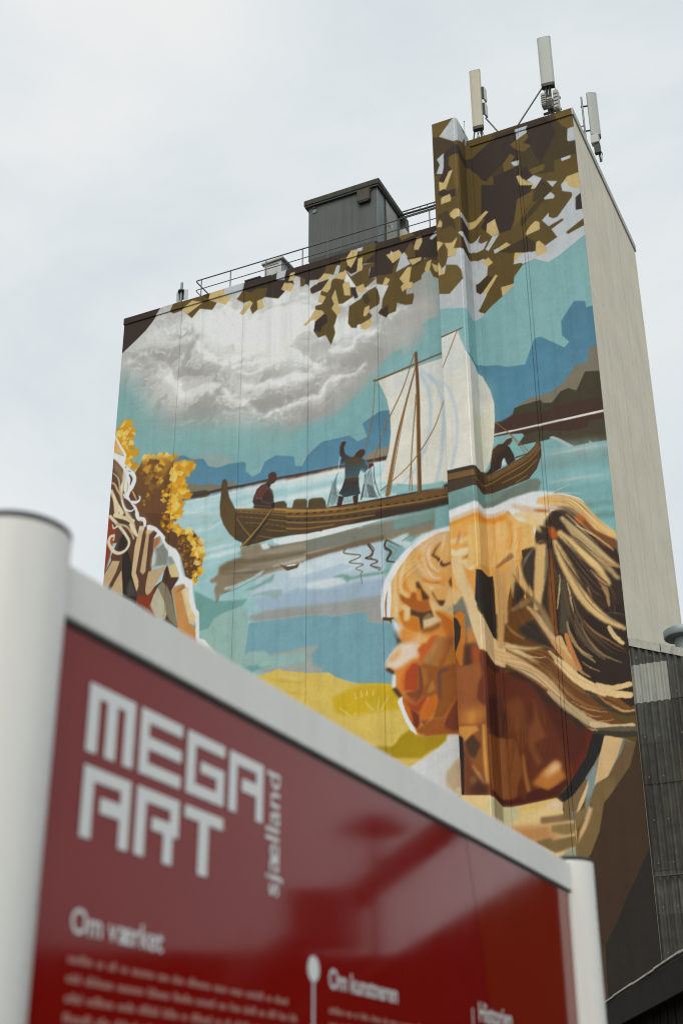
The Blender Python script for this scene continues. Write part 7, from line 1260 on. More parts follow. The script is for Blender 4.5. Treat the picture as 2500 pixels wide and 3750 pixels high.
("s","#6d5d4a",[0.015,0.033,0.015],[(4.53,20.46),(4.58,20.13),(4.51,19.98)],{"sm": 1,"a": 0.8}),
("s","#6d5d4a",[0.014,0.031,0.014],[(6.29,19.72),(6.48,19.29),(6.56,18.97)],{"sm": 1,"a": 0.8}),
("h",["#5a4432","#6f5539","#241c18","#2c221c","#8a6a46","#4a3a2c"],[(4.75,22.24),(5.43,21.59),(6.13,20.76),(6.8,20.1)],[(4.6,21.35),(5.11,20.03),(5.76,18.8),(6.81,17.8)],46,0.033,0.7),
("h",["#5a4432","#6f5539","#241c18","#2c221c","#8a6a46","#4a3a2c"],[(4.61,20.53),(4.83,18.88),(5.14,17.66),(5.76,16.73),(6.74,16.09)],[(5.08,19.63),(5.41,18.27),(6.18,17.38),(6.52,17.13),(6.87,17.0)],40,0.029,0.7),
("h",["#4a3a2c","#241c18","#8a6a46","#6b4a2a"],[(3.35,21.48),(3.61,20.72),(3.76,19.47),(4.34,18.07)],[(2.92,20.44),(2.75,19.66),(2.69,18.66),(3.93,17.63)],22,0.03,0.5),
("h",["#e9cf9c","#c9761f","#d9a45c","#f0dcb4"],[(1.32,22.48),(1.32,21.77),(1.07,20.73)],[(3.41,22.48),(3.33,21.9),(3.21,21.21)],34,0.035,0.45),
("h",["#e9cf9c","#8c7356","#c9a46c","#5a4432"],[(4.45,23.48),(5.37,23.14),(6.07,22.27),(6.79,21.38)],[(4.4,22.89),(5.01,22.59),(5.64,21.78),(6.33,20.9)],30,0.03,0.6),
("s","#d9b684",[0.445,0.445,0.408,0.333,0.222],[(1.8,17.67),(2.46,17.49),(3.27,16.9),(4.01,16.22),(4.42,15.63)],{"sm": 1,"b": 0.015,"wob": 0.022}),
("s","#b9a079",[0.105,0.316,0.316,0.281,0.211],[(3.92,16.0),(4.41,15.52),(4.88,15.09),(5.36,14.69),(5.84,14.52)],{"sm": 1,"b": 0.014,"wob": 0.021}),
("s","#cfb58a",[0.203,0.169,0.135],[(5.35,14.66),(6.05,14.47),(6.72,14.44)],{"sm": 1,"b": 0.014,"wob": 0.02}),
("s","#e0bf88",[0.212,0.317,0.353,0.282,0.212],[(4.31,17.12),(4.72,16.6),(5.26,16.07),(5.95,15.67),(6.72,15.48)],{"sm": 1,"b": 0.014,"wob": 0.021}),
("s","#dcbc84",[0.068,0.17,0.204,0.17],[(5.62,16.05),(6.07,15.83),(6.43,15.82),(6.76,15.86)],{"sm": 1,"b": 0.014,"wob": 0.02}),
("s","#a98258",[0.035,0.141,0.106,0.035],[(4.48,17.4),(4.82,16.92),(5.15,16.53),(5.43,16.3)],{"sm": 1,"b": 0.014,"wob": 0.021}),
("s","#c7945e",[0.142,0.213,0.142],[(4.21,17.79),(4.55,17.27),(4.95,16.71)],{"sm": 1,"b": 0.014,"wob": 0.021}),
("s","#40362b",[0.068,0.24,0.308,0.205,0.103],[(5.24,15.85),(5.71,15.45),(6.11,15.1),(6.51,14.86),(6.76,14.83)],{"sm": 1,"b": 0.014,"wob": 0.021}),
("s","#a86c38",[0.034,0.102,0.088],[(5.59,15.68),(5.92,15.34),(6.42,14.98)],{"sm": 1,"b": 0.014,"wob": 0.02}),
("s","#c3935e",[0.047,0.08,0.067],[(6.12,15.17),(6.49,14.95),(6.81,14.94)],{"sm": 1,"b": 0.013,"wob": 0.02}),
("s","#7b4c24",[0.067,0.202,0.135],[(5.94,15.56),(6.28,15.33),(6.61,15.06)],{"sm": 1,"b": 0.013,"wob": 0.02}),
("s","#5d5344",[0.134,0.202,0.168],[(5.48,14.44),(6.18,14.37),(6.85,14.31)],{"sm": 1,"b": 0.013,"wob": 0.02}),
("s","#3c352b",[0.101,0.202,0.202],[(5.4,14.4),(6.17,14.21),(6.79,14.14)],{"sm": 1,"b": 0.013,"wob": 0.02}),
("s","#c39462",[0.034,0.068,0.027],[(5.0,14.78),(5.23,14.53),(5.51,14.42)],{"sm": 1,"b": 0.014,"wob": 0.02}),
("s","#caa06a",[0.014,0.031,0.014],[(4.7,15.55),(5.12,15.27),(5.54,15.09),(5.89,15.02)],{"sm": 1,"b": 0.014,"wob": 0.021}),
("s","#caa06a",[0.014,0.031,0.014],[(5.04,15.17),(5.38,14.94),(5.7,14.88)],{"sm": 1,"b": 0.014,"wob": 0.02}),
("s","#caa06a",[0.014,0.03,0.014],[(5.36,14.75),(5.79,14.71),(6.08,14.72)],{"sm": 1,"b": 0.014,"wob": 0.02}),
("s","#c79a60",[0.014,0.031,0.014],[(5.19,16.9),(5.46,16.65),(5.77,16.47)],{"sm": 1,"b": 0.014,"wob": 0.021}),
("s","#a8916c",[0.014,0.032,0.014],[(4.95,17.67),(5.21,17.2),(5.66,16.81)],{"sm": 1,"b": 0.014,"wob": 0.021}),
("s","#a8916c",[0.014,0.031,0.014],[(5.09,17.45),(5.29,17.19),(5.57,17.01)],{"sm": 1,"b": 0.014,"wob": 0.021}),
("s","#cfb483",[0.071,0.142,0.107],[(4.05,17.47),(4.24,17.21),(4.45,16.94)],{"sm": 1,"b": 0.014,"wob": 0.021}),
("s","#6f4c30",[0.022,0.072,0.057,0.029],[(3.64,17.77),(3.97,17.65),(4.26,17.43),(4.4,17.3)],{"sm": 1,"b": 0.014,"wob": 0.022}),
("p","#2c251f",[(2.28,17.12),(2.85,16.89),(3.43,16.49),(3.88,15.86),(4.29,15.43),(5.14,14.65),(5.33,14.41),(4.88,14.58),(4.24,15.29),(3.68,15.74),(3.35,16.39),(2.69,16.76)],{"b": 0.051,"a": 0.85}),
("h",["#b8935f","#d3b078","#7d5f3e","#3a2c22","#5d452f"],[(2.3,18.02),(3.89,17.61),(4.42,17.03),(5.26,16.1),(6.75,15.59)],[(1.75,17.39),(3.25,16.67),(4.4,15.41),(5.34,14.55),(6.81,14.28)],46,0.026,0.55),
("h",["#e8cc98","#caa06a","#f0d8a8"],[(4.39,17.15),(4.79,16.59),(5.27,16.14),(5.96,15.78),(6.73,15.63)],[(4.36,16.84),(4.77,16.36),(5.25,15.92),(5.94,15.56),(6.71,15.43)],16,0.025,0.6),
("h",["#8a5428","#4f2414","#9a6230","#3f1b10"],[(1.35,15.62),(1.3,13.99),(1.26,12.46)],[(4.13,15.37),(4.04,14.17),(3.19,12.66)],26,0.051,0.28),
("p","#dbd8cc",[(-0.29,30.64),(0.01,30.67),(0.68,30.8),(0.96,29.84),(1.11,29.57),(1.74,29.41),(2.25,29.12),(2.51,28.51),(2.64,27.84),(2.62,27.15),(2.52,26.2),(2.36,25.43),(2.11,24.93),(1.76,24.74),(1.06,24.74),(-0.07,24.73),(-0.51,24.75)],{}),
("p","#c6ccd0",[(0.01,30.63),(0.71,30.72),(0.99,29.69),(1.02,29.05),(-0.07,28.63)],{"b": 0.192,"a": 0.5}),
("p","#b9bab0",[(1.81,29.31),(2.24,29.05),(2.53,28.3),(2.43,27.76),(1.71,27.97)],{"b": 0.247,"a": 0.5}),
("p","#c9c7a8",[(1.16,26.44),(2.09,27.6),(2.46,27.19),(2.31,25.57),(1.78,24.86)],{"b": 0.242,"a": 0.5}),
("s","#b4c3d0",[0.101,0.126,0.113],[(0.03,28.6),(0.32,27.96),(0.45,27.23),(0.48,26.4),(0.38,25.54),(0.19,24.85)],{"sm": 1,"b": 0.019,"a": 0.75}),
("s","#b4c3d0",[0.063,0.076,0.063],[(-0.08,28.35),(-0.0,27.9),(0.01,26.65),(-0.08,25.32)],{"sm": 1,"b": 0.019,"a": 0.75}),
("s","#70502c",[0.077,0.058],[(-0.16,30.65),(0.01,30.67),(0.9,30.85)],{}),
("s","#87653a",[0.038,0.044,0.032],[(0.68,30.8),(0.35,30.02),(0.0,29.24)],{}),
("s","#87653a",[0.031,0.038,0.038],[(-0.02,27.71),(-0.3,27.0),(-0.51,26.57)],{})]

cm = Canvas(16.24, 38.0, '#79aaa8'); cm.run(MAIN_OPS)
cr_ = Canvas(6.86, 42.0, '#5d471f'); cr_.run(RIGHT_OPS)
PAINT_GAIN = 1.20
PM = cm.linear(PAINT_GAIN); PR = cr_.linear(PAINT_GAIN)

def painted(name, cols, z0, zfine, z1, img, parent, back=None):
    """wall sheet: cols is a list of (u on the mural, x, y); rows are fine above zfine"""
    zs = np.concatenate([np.arange(z0, min(3, zfine), .3), np.arange(max(z0, min(3, zfine)), zfine, PXM*2), np.arange(zfine, z1-.01, PXM), [z1]])
    if back is not None: zs = np.concatenate([[zs[0]], zs, [zs[-1]]])
    u = np.array([c[0] for c in cols]); x = np.array([c[1] for c in cols]); y = np.array([c[2] for c in cols])
    nu, nz_ = len(u), len(zs)
    co = np.empty((nz_, nu, 3), np.float32); co[..., 0] = x; co[..., 1] = y; co[..., 2] = zs[:, None]
    if back is not None: co[0, :, 1] = back; co[-1, :, 1] = back
    fu = np.clip(u/PXM, 0, img.shape[1]-1.001); fz = np.clip(zs/PXM, 0, img.shape[0]-1.001)
    iu = fu.astype(int); iz = fz.astype(int); tu = (fu-iu)[None, :, None]; tz = (fz-iz)[:, None, None]
    g = lambda a, b: img[np.ix_(a, b)]
    c = (g(iz, iu)*(1-tu)+g(iz, iu+1)*tu)*(1-tz)+(g(iz+1, iu)*(1-tu)+g(iz+1, iu+1)*tu)*tz
    i = np.arange(nu*nz_).reshape(nz_, nu)
    f = np.stack([i[:-1, :-1], i[:-1, 1:], i[1:, 1:], i[1:, :-1]], -1).reshape(-1, 4)
    me = bpy.data.meshes.new(name)
    me.vertices.add(nu*nz_); me.vertices.foreach_set('co', co.ravel())
    me.loops.add(f.size); me.loops.foreach_set('vertex_index', f.ravel().astype(np.int32))
    me.polygons.add(len(f)); me.polygons.foreach_set('loop_start', np.arange(0, f.size, 4, dtype=np.int32)); me.polygons.foreach_set('loop_total', np.full(len(f), 4, np.int32))
    me.update(calc_edges=True)
    at = me.color_attributes.new('paint', 'FLOAT_COLOR', 'POINT')
    at.data.foreach_set('color', np.concatenate([c.reshape(-1, 3), np.ones((nu*nz_, 1))], 1).astype(np.float32).ravel())
    me.materials.append(MAT['mural'])
    o = bpy.data.objects.new(name, me); COL.objects.link(o); o.parent = parent
    return o
def span(u0, u1, f, ends=None):
    n = max(2, int(round((u1-u0)/PXM))+1); us = np.linspace(u0, u1, n)
    c = [(a, *f(a)) for a in us]
    if ends is not None: c = [(u0, f(u0)[0], ends)]+c+[(u1, f(u1)[0], ends)]
    return c

# ------------------------------------------------------------------ the silo
ZM, ZT, ZP, DEP, WID = 37.13, 41.12, 41.56, 10.38, 22.0
PLx, PFx, PXx, PDp, FLp = 16.2, 17.2, 17.3, 1.2, .2
U1 = 1.0; U2 = U1+.1414; U3 = U2+.9; U4 = U3+.2828
silo = thing('silo_tower', 'tall concrete silo with a mural of a sailing boat and a profile head', 'tower')
GAP = .011
JO = [0, 3.172, 6.43, 9.705, 12.951, 16.2]
LOW = [20.5, 18.5, 15.5, 12, 9]
for k in range(5):
    a, b = JO[k], JO[k+1]
    painted('wall_panel', span(a+(GAP if k else 0), b-GAP, lambda u: (u, 0.0), .07), 0, LOW[k], ZM-.36, PM, silo, .07)
# right wall in two panels with a double joint between them
J5 = 19.56
wx = lambda u: (PXx+FLp+u-U4, 0.0)
uj = U4+J5-PXx-FLp
painted('wall_panel', span(U4, uj-.074, wx, .07), 0, 3.0, ZT-.36, PR, silo, .07)
painted('joint_strip', span(uj-.058, uj+.058, lambda u: (wx(u)[0], .010), .07), 0, 3.0, ZT-.36, PR, silo, .07)
painted('wall_panel', span(uj+.074, U4+WID-PXx-FLp, wx, .07), 0, 3.0, ZT-.36, PR, silo, .07)
# pilaster: front, chamfer and return in one sheet; the fillet is its own strip
pc = [(0, PLx, .2)]+span(0, U1, lambda u: (PLx+u, -PDp))+span(U1, U2, lambda u: (PFx+(u-U1)*.7071, -PDp+(u-U1)*.7071))+span(U2, U3, lambda u: (PXx, -PDp+.1+(u-U2)))
pil = painted('pilaster', pc, 0, 3.0, ZP, PR, silo)
painted('corner_fillet', span(U3, U4, lambda u: (PXx+(u-U3)*.7071, -FLp+(u-U3)*.7071)), 0, 3.0, ZT-.36, PR, silo)
MAT['pil_top'] = material('pale_grey_paint', hx('#a9b0b1'), .8, noise=(2, .06), streak=(2, .1))
MAT['olive'] = material('olive_paint', hx('#5a4a26'), .8, noise=(2, .1))
MB().add([(PLx, -PDp, ZP), (PFx, -PDp, ZP), (PXx, -PDp+.1, ZP), (PXx, .3, ZP), (PLx, .3, ZP), (PXx, .3, ZT-.36), (PXx, -FLp, ZT-.36), (PXx, -FLp, ZP), (PLx, .3, ZT-.36)],
         [(0, 1, 2, 3, 4), (7, 6, 5, 3), (3, 5, 8, 4)]).build('pilaster_cap', 'pil_top', silo)
# copings, in lengths, painted like the wall below
def coping(x0, x1, z, img, uf, n, seed):
    rr = random.Random(seed); xs = np.linspace(x0, x1, n+1)
    for i in range(n):
        a, b = xs[i]+.008, xs[i+1]-.008; dz = rr.uniform(-.012, .012); dy = rr.uniform(-.006, .006)
        cols = [(uf(a), a, .3)]+[(uf(v), v, -.045+dy) for v in np.linspace(a, b, max(2, int((b-a)/PXM)))]+[(uf(b), b, .3)]
        painted('coping', cols, z-.355, z-.355, z+dz, img, silo, .3)
coping(-.03, 16.2, ZM, PM, lambda v: v, 15, 3)
coping(17.32, 22.0, ZT, PR, lambda v: U4+v-PXx-FLp, 4, 5)
# side wall panels, returns, core, roofs
ys = [0.073, 2.2, 4.35, 6.5, 8.6, 10.38]
for i in range(5):
    MB().box(WID-.10, WID-.001, ys[i]+(.024 if i else 0), ys[i+1]-.024, 0, ZT-.36).build('side_panel', 'concrete', silo)
for i in range(5):
    MB().box(WID-.25, WID+.06, ys[i]-(.11 if i == 0 else -.006), ys[i+1]-.006, ZT-.352, ZT+random.uniform(-.008, .008)).build('side_coping', 'coping_side', silo)
for y in ys[1:5]: MB().box(WID-.09, WID-.018, y-.022, y+.022, 0, ZT-.36).build('joint_seal', 'core', silo)
MB().box(.05, 16.3, .075, DEP-.05, 0, ZM-.22).box(16.3, WID-.11, .075, DEP-.05, 0, ZT-.22).build('wall_core', 'core', silo)
MB().box(-.0, .045, .075, DEP, 0, ZM-.30).build('end_wall', 'concrete', silo)
MB().box(0, WID, DEP-.045, DEP, 0, ZM-.36).build('rear_wall', 'concrete', silo)
MB().box(16.255, 16.295, .32, DEP-.06, ZM-.21, ZT-.30).build('upper_wall', 'concrete', silo)

# ------------------------------------------------------------------ roof railing
rl = thing('roof_railing', 'thin two-bar steel railing along the lower roof edge', 'railing', (3.74, .15, 36.9))
for x in (4.05, 5.6, 7.45, 9.3, 10.55, 12.97, 15.41): MB().tube([(x, .16, 36.9), (x, .16, 38.2)], .026, 8).build('post', 'rail', rl)
def bent(z, y1): return [(16.15, .16, z), (3.85, .16, z), (3.77, .18, z), (3.74, .25, z), (3.74, y1, z)]
MB().tube(bent(38.20, 2.2), .030, 10).build('top_rail', 'rail', rl, smooth=True)
MB().tube(bent(37.68, 1.8), .022, 10).build('mid_rail', 'rail', rl, smooth=True)

# ------------------------------------------------------------------ roof cabin
cb = thing('roof_cabin', 'dark grey metal plant cabin on the silo roof', 'cabin', (9.2, .9, 37))
MB().box(9.20, 12.62, .90, 3.92, 38.02, 41.10).build('body', 'cabin', cb, bevel=.015)
MB().box(12.625, 12.665, .905, 3.915, 38.03, 41.08).build('side_wall', 'cabin_side', cb)
for x in (10.06, 10.92, 11.78): MB().box(x-.008, x+.008, .893, .905, 38.03, 41.05).build('seam', 'cabin', cb)
MB().box(9.02, 12.82, .74, 4.20, 41.10, 41.42).build('roof', 'cabin_roof', cb, bevel=.03)
MB().box(9.06, 12.78, .78, 4.16, 41.03, 41.13).build('eaves_trim', 'darkgrey', cb)
MB().box(9.3, 12.55, .80, 3.9, 37.80, 38.03).build('base_beam', 'darkgrey', cb)
for x in (9.45, 12.2):
    MB().box(x-.12, x+.12, .95, 1.2, 37.0, 37.82).build('foot', 'galv', cb)
    MB().box(x-.12, x+.12, 3.4, 3.7, 37.0, 37.82).build('foot', 'galv', cb)
vb = MB().box(11.74, 12.37, .70, .88, 40.36, 40.98).build('vent_hood', 'rust_box', cb, bevel=.02)
MB().box(11.80, 12.31, .72, .86, 40.30, 40.355).build('louvre', 'dark', vb)
MB().tube([(9.52, .86, 40.75), (9.52, .905, 40.75)], .10, 20).build('round_cap', 'galv', cb)
for x in (9.5, 12.35): MB().box(x-.06, x+.06, .84, .9, 40.9, 41.02).build('lifting_lug', 'darkgrey', cb)
dr = MB().box(12.67, 12.70, 1.76, 3.06, 38.40, 40.93).build('door', 'door', cb)
MB().box(12.667, 12.72, 1.70, 1.757, 38.38, 40.98).box(12.667, 12.72, 3.063, 3.11, 38.38, 40.98).box(12.667, 12.72, 1.70, 3.11, 40.935, 40.99).build('frame', 'darkgrey', dr)
MB().tube([(12.70, 1.90, 39.55), (12.77, 1.90, 39.55), (12.77, 2.08, 39.53)], .018, 8).build('handle', 'galv', dr)
MB().box(12.702, 12.708, 1.86, 1.95, 39.7, 39.95).build('lock_plate', 'galv', dr)
MB().box(12.702, 12.708, 2.35, 2.50, 39.75, 39.95).build('notice', 'white_box', dr)
MB().box(12.67, 12.98, 3.35, 3.70, 39.55, 40.35).build('wall_unit', 'white_box', cb, bevel=.02)
MB().tube([(12.8, 3.3, 39.45+0.0)]+[(12.80, 3.33+.34*math.sin(a), 39.95+.42*math.cos(a)) for a in np.linspace(math.pi, 0, 9)], .02, 6).build('cable_loop', 'cable', cb)

ct = thing('cable_ladder', 'horizontal steel cable ladder from cabin door to upper tower', 'cable tray', (12.7, 3.3, 40.7))
for k, z in ((0, 41.28), (1, 40.98)): MB().tube([(12.5, 3.3+.02*k, z), (16.3, 3.3+.02*k, z)], .032, 8).build('side_bar', 'rail', ct)
for i in range(11): MB().tube([(12.75+i*.34, 3.31, 40.98), (12.75+i*.34, 3.31, 41.28)], .018, 6).build('rung', 'rail', ct)
MB().tube([(12.6, 3.35, 41.16), (14, 3.35, 41.13), (16.3, 3.35, 41.15)], .05, 8).build('cable_bundle', 'cable', ct)
MB().tube([(15.2, 3.31, 36.9), (15.2, 3.31, 41.0)], .03, 8).build('stand', 'rail', ct)
MB().box(12.62, 12.95, 3.5, 3.9, 40.45, 40.95).build('entry_box', 'darkgrey', ct)

# ------------------------------------------------------------------ small roof things
wb = thing('roof_vent', 'small white box-shaped roof vent with a flat lid beside the railing', 'roof vent', (6.9, 1, 36.9))
MB().box(6.89, 7.77, 1.0, 1.62, 36.9, 38.66).build('body', 'white_box', wb)
MB().box(6.99, 7.55, .985, 1.0, 37.3, 38.52).build('access_panel', 'white_box', wb)
MB().add([(6.76, .9, 38.64), (7.88, .9, 38.70), (7.88, 2.0, 38.80), (6.76, 2.0, 38.76), (6.76, .9, 38.72), (7.88, .9, 38.79), (7.88, 2.0, 38.88), (6.76, 2.0, 38.84)], [(0, 3, 2, 1), (4, 5, 6, 7), (0, 1, 5, 4), (1, 2, 6, 5), (2, 3, 7, 6), (3, 0, 4, 7)]).build('lid', 'flash', wb)
MB().box(7.05, 7.6, .975, .984, 38.50, 38.53).build('louvre', 'darkgrey', wb)
hb = thing('roof_hatch', 'low dark flat hatch on the roof edge behind the coping', 'hatch', (6.0, .8, 36.9))
MB().box(6.05, 6.75, .85, 1.4, 36.9, 37.88).build('kerb', 'darkgrey', hb)
MB().box(5.97, 6.80, .78, 1.5, 37.885, 37.96).build('lid', 'darkgrey', hb, bevel=.01)
ms = thing('corner_aerial', 'short aerial pole with two pale panels at the roof corner', 'antenna', (2.55, .8, 36.9))
MB().tube([(2.55, .8, 36.9), (2.55, .8, 38.9)], .06, 12).build('pole', 'galv', ms, smooth=True)
for s in (-1, 1):
    pn = MB().obox((2.55+s*.22, .86, 37.95), (.075, .05*s, 0), (-.03*s, .05, 0), (0, 0, .52)).build('panel', 'ant_edge', ms, bevel=.015)
    MB().tube([(2.55, .8, 38.35), (2.55+s*.2, .85, 38.37)], .018, 6).build('bracket', 'darkgrey', ms)
MB().lathe([(.06, 0), (.17, .0), (.17, .07), (.09, .1), (.06, .1)], (2.55, .8, 38.38), 14).build('collar', 'darkgrey', ms)
MB().box(2.34, 2.76, .84, .94, 38.02, 38.42).build('connector_box', 'darkgrey', ms)

def antenna(name, label, loc, rz, w, d, z0, z1, mat, group=None):
    t = thing(name, label, 'antenna', loc, group)
    c, s = math.cos(rz), math.sin(rz)
    prof = []
    n = 10
    for i in range(n+1):
        a = math.pi*i/n; prof.append((-w/2*math.copysign(abs(math.cos(a))**.55, math.cos(a)), -d*.5-(d*.5)*math.sin(a)**.6 + d*.5))
    prof += [(w/2*.92, d*.55), (-w/2*.92, d*.55)]
    P = [Vector((loc[0]+x*c-y*s, loc[1]+x*s+y*c, 0)) for x, y in prof]
    sh = MB().prism(P, (0, 0, z0), (0, 0, z1)).build('shell', mat, t)
    P2 = [Vector((loc[0]+(x*c-y*s)*.97, loc[1]+(x*s+y*c)*.97, 0)) for x, y in prof]
    MB().prism(P2, (0, 0, z0-.16), (0, 0, z0-.002)).build('end_cap', 'darkgrey', t)
    P3 = [Vector((loc[0]+(x*c-y*s)*1.015, loc[1]+(x*s+y*c)*1.015, 0)) for x, y in prof]
    MB().prism(P3, (0, 0, z1+.001), (0, 0, z1+.03)).build('top_cap', 'galv', t)
    return t
def cables(t, x, y, z0, z1, n, sp, seed):
    r = random.Random(seed)
    for i in range(n):
        a = x+r.uniform(-sp, sp); b = x+r.uniform(-sp, sp)*.6; q = r.uniform(-.12, .12)
        MB().tube([(a, y+r.uniform(-.08, .08), z1), (a+q, y, z1*.65+z0*.35), (b-q*.5, y+r.uniform(-.05, .05), z1*.3+z0*.7), (b, y, z0)], .018, 6).build('cable', 'cable', t)

a1 = antenna('panel_antenna', 'beige panel antenna next to the pilaster with a slim rod beside it', (17.63, .8, 41.2), rad(6), .50, .22, 42.50, 45.72, 'ant_beige')
MB().tube([(17.7, 1.0, 40.8), (17.7, 1.0, 45.2)], .045, 10).build('mast', 'galv', a1)
MB().tube([(17.95, .95, 43.0), (18.56, .8, 41.0+.78)], .035, 8).build('strut', 'rail', a1); MB().tube([(17.42, .9, 42.4), (17.24, .8, 41.0)], .035, 8).build('strut', 'rail', a1)
for z0, z1 in ((44.02, 44.74), (43.12, 43.80)):
    rb = MB().box(17.93, 18.02, .86, 1.12, z0, z1).build('rear_unit', 'ant_edge', a1, bevel=.012)
    MB().box(17.885, 17.975, .80, .858, z0+.01, z1-.01).build('heat_sink', 'dark', rb)
cables(a1, 17.68, .85, 41.1, 42.40, 7, .16, 1)
lr = tag(MB().tube([(17.09, .5, 41.3), (17.09, .5, 42.75)], .010, 6).tube([(17.09, .5, 42.75), (17.09, .5, 42.80)], .025, 8).build('lightning_rod', 'rail'), 'hair-thin lightning rod between pilaster top and beige antenna', 'rod')
a2 = antenna('panel_antenna', 'tall grey-green panel antenna above two radio units and cables', (20.91, .8, 41.2), rad(8), .60, .26, 43.60, 46.25, 'ant_grey')
MB().tube([(20.93, 1.0, 40.8), (20.93, 1.0, 45.8)], .05, 10).build('mast', 'galv', a2)
MB().tube([(20.60, .85, 43.52), (19.22, .8, 41.0+.6)], .035, 8).build('strut', 'rail', a2)
for (x0, x1, z0, z1) in ((20.58, 20.78, 42.35, 43.05), (21.12, 21.33, 41.95, 43.02), (20.82, 21.05, 42.15, 42.72)):
    rb = MB().box(x0, x1, .62, .95, z0, z1).build('radio_unit', 'radio', a2, bevel=.015)
    for q in range(5): MB().box(x0+.01, x1-.01, .60, .62, z0+.05+q*(z1-z0-.1)/5, z0+.08+q*(z1-z0-.1)/5).build('cooling_fin', 'darkgrey', rb)
MB().box(20.84, 21.03, .58, .62, 42.2, 42.5).build('connector_plate', 'dark', a2)
cables(a2, 20.95, .8, 41.1, 43.42, 12, .27, 4)
for z in (42.85, 42.2): MB().box(20.55, 21.35, .96, 1.05, z-.04, z+.04).build('bracket', 'darkgrey', a2)
a3 = antenna('panel_antenna', 'pale grey panel antenna on a side pole over the bare concrete wall', (22.05, 4.1, 41.2), rad(30), .46, .20, 42.95, 45.38, 'ant_grey')
MB().tube([(21.60, 4.0, 41.0), (21.60, 4.0, 45.30)], .045, 10).build('mast', 'galv', a3)
for z in (44.75, 43.3): MB().tube([(21.52, 4.0, z), (22.0, 4.12, z)], .04, 8).build('bracket', 'darkgrey', a3)
MB().tube([(21.60, 4.0, 43.6), (21.5, 3.3, 43.0), (21.4, 2.9, 41.1)], .03, 8).build('strut', 'rail', a3)
MB().box(21.85, 22.2, 3.8, 4.1, 42.32, 42.80).build('radio_unit', 'white_box', a3, bevel=.02)
MB().box(21.95, 22.22, 3.85, 4.05, 41.75, 42.25).build('filter_unit', 'darkgrey', a3, bevel=.02)
cables(a3, 22.15, 4.0, 41.3, 42.85, 6, .12, 9)

# ------------------------------------------------------------------ corrugated annex beside the silo
an = thing('corrugated_annex', 'corrugated sheet annex with stained rake flashing beside the silo', 'building', (22.05, .1, 0))
def corr(x0, x1, z0, z1, y, mat, pitch=.232, amp=.05, zr=None):
    """one sheet; zr(x) cuts its top to a slope"""
    n = int((x1-x0)/pitch*8)+1; xs = np.linspace(x0, x1, n)
    top = [min(z1, zr(x)) if zr else z1 for x in xs]
    v = []; f = []
    for x, t in zip(xs, top):
        yy = y+amp*math.cos(2*math.pi*(x-22.0)/pitch); v += [(x, yy-.012, z0), (x, yy, max(t, z0+.002)), (x, yy+.012, max(t, z0+.002)), (x, yy, z0)]
    for i in range(n-1):
        a = i*4; b = a+4; f += [(a, b, b+1, a+1), (b+3, a+3, a+2, b+2), (a+1, b+1, b+2, a+2), (b, a, a+3, b+3)]
    o = MB().add(v, f).build('sheet', mat, an)
    for k in range(2):
        q = x0+pitch*(1+2*k)
        if z1-z0 > .9 and q < x1-.1 and (not zr or zr(q) > z0+.5): MB().tube([(q, y-amp-.035, z0+.22), (q, y-amp-.01, z0+.22)], .02, 8).build('screw', 'galv', o)
    return o
rake = lambda x: 17.30-(x-22.03)*.385
ROWS = [17.6, 16.63, 15.28, 13.88, 12.54, 11.15, 9.79, 8.45, 7.1, 5.7, 4.3, 2.9, 1.5, .1]
RX = [22.005, 23.21, 24.4, 25.6, 26.8, 28.0]
rr = random.Random(11)
for i in range(len(ROWS)-1):
    for j in range(5):
        if rake(RX[j]) < ROWS[i+1]+.05: continue
        m = 'corr_new' if (i == 1 and j == 0) else rr.choice(['corr', 'corr', 'corr2'])
        o = corr(RX[j], RX[j+1]+.03, ROWS[i+1]-.10, ROWS[i]-.0, .10-.006*(i % 2)-.010*(j % 2)+rr.uniform(-.003, .003), m, zr=rake if i < 5 else None)
MB().add([(22.01, .20, 0), (28.0, .20, 0), (28.0, .20, 14.6), (22.01, .20, 16.9), (22.01, 9, 0), (28, 9, 0), (28, 9, 14.6), (22.01, 9, 16.9)], [(0, 1, 2, 3), (4, 7, 6, 5), (0, 3, 7, 4), (1, 5, 6, 2), (3, 2, 6, 7), (0, 4, 5, 1)]).build('inner_wall', 'core', an)
fx = [22.02, 23.05, 24.2, 25.3, 26.5, 28.05]
for i in range(5):
    a, b = fx[i]+.005, fx[i+1]+.03; dz = .012*(i % 2)
    za, zb = rake(a)+.05+dz, rake(b)+.05+dz
    MB().add([(a, .03, za-.13), (b, .03, zb-.13), (b, .03, zb+.17), (a, .03, za+.17), (a, .45, za+.17), (b, .45, zb+.17), (a, .045, za-.13), (b, .045, zb-.13), (b, .45, zb+.14), (a, .45, za+.14)], [(0, 1, 2, 3), (3, 2, 5, 4), (6, 0, 3, 4, 9), (1, 7, 8, 5, 2), (0, 6, 7, 1)]).build('rake_flashing', 'flash', an)
MB().add([(22.02, .4, rake(22.02)+.16), (28.1, .4, rake(28.1)+.16), (28.1, 9.2, rake(28.1)+.16), (22.02, 9.2, rake(22.02)+.16), (22.02, .4, rake(22.02)+.08), (28.1, .4, rake(28.1)+.08), (28.1, 9.2, rake(28.1)+.08), (22.02, 9.2, rake(22.02)+.08)], [(0, 1, 2, 3), (7, 6, 5, 4), (0, 4, 5, 1), (1, 5, 6, 2), (2, 6, 7, 3), (3, 7, 4, 0)]).build('roof', 'corr2', an)
MB().tube([(22.1, -.02, 9.5), (24.2, -.02, 9.52), (27, -.02, 9.55)], .03, 8).build('pipe', 'darkgrey', an)
rv = thing('roof_ventilator', 'round zinc ventilator cap above the annex flashing', 'ventilator', (23.55, 1.6, 17))
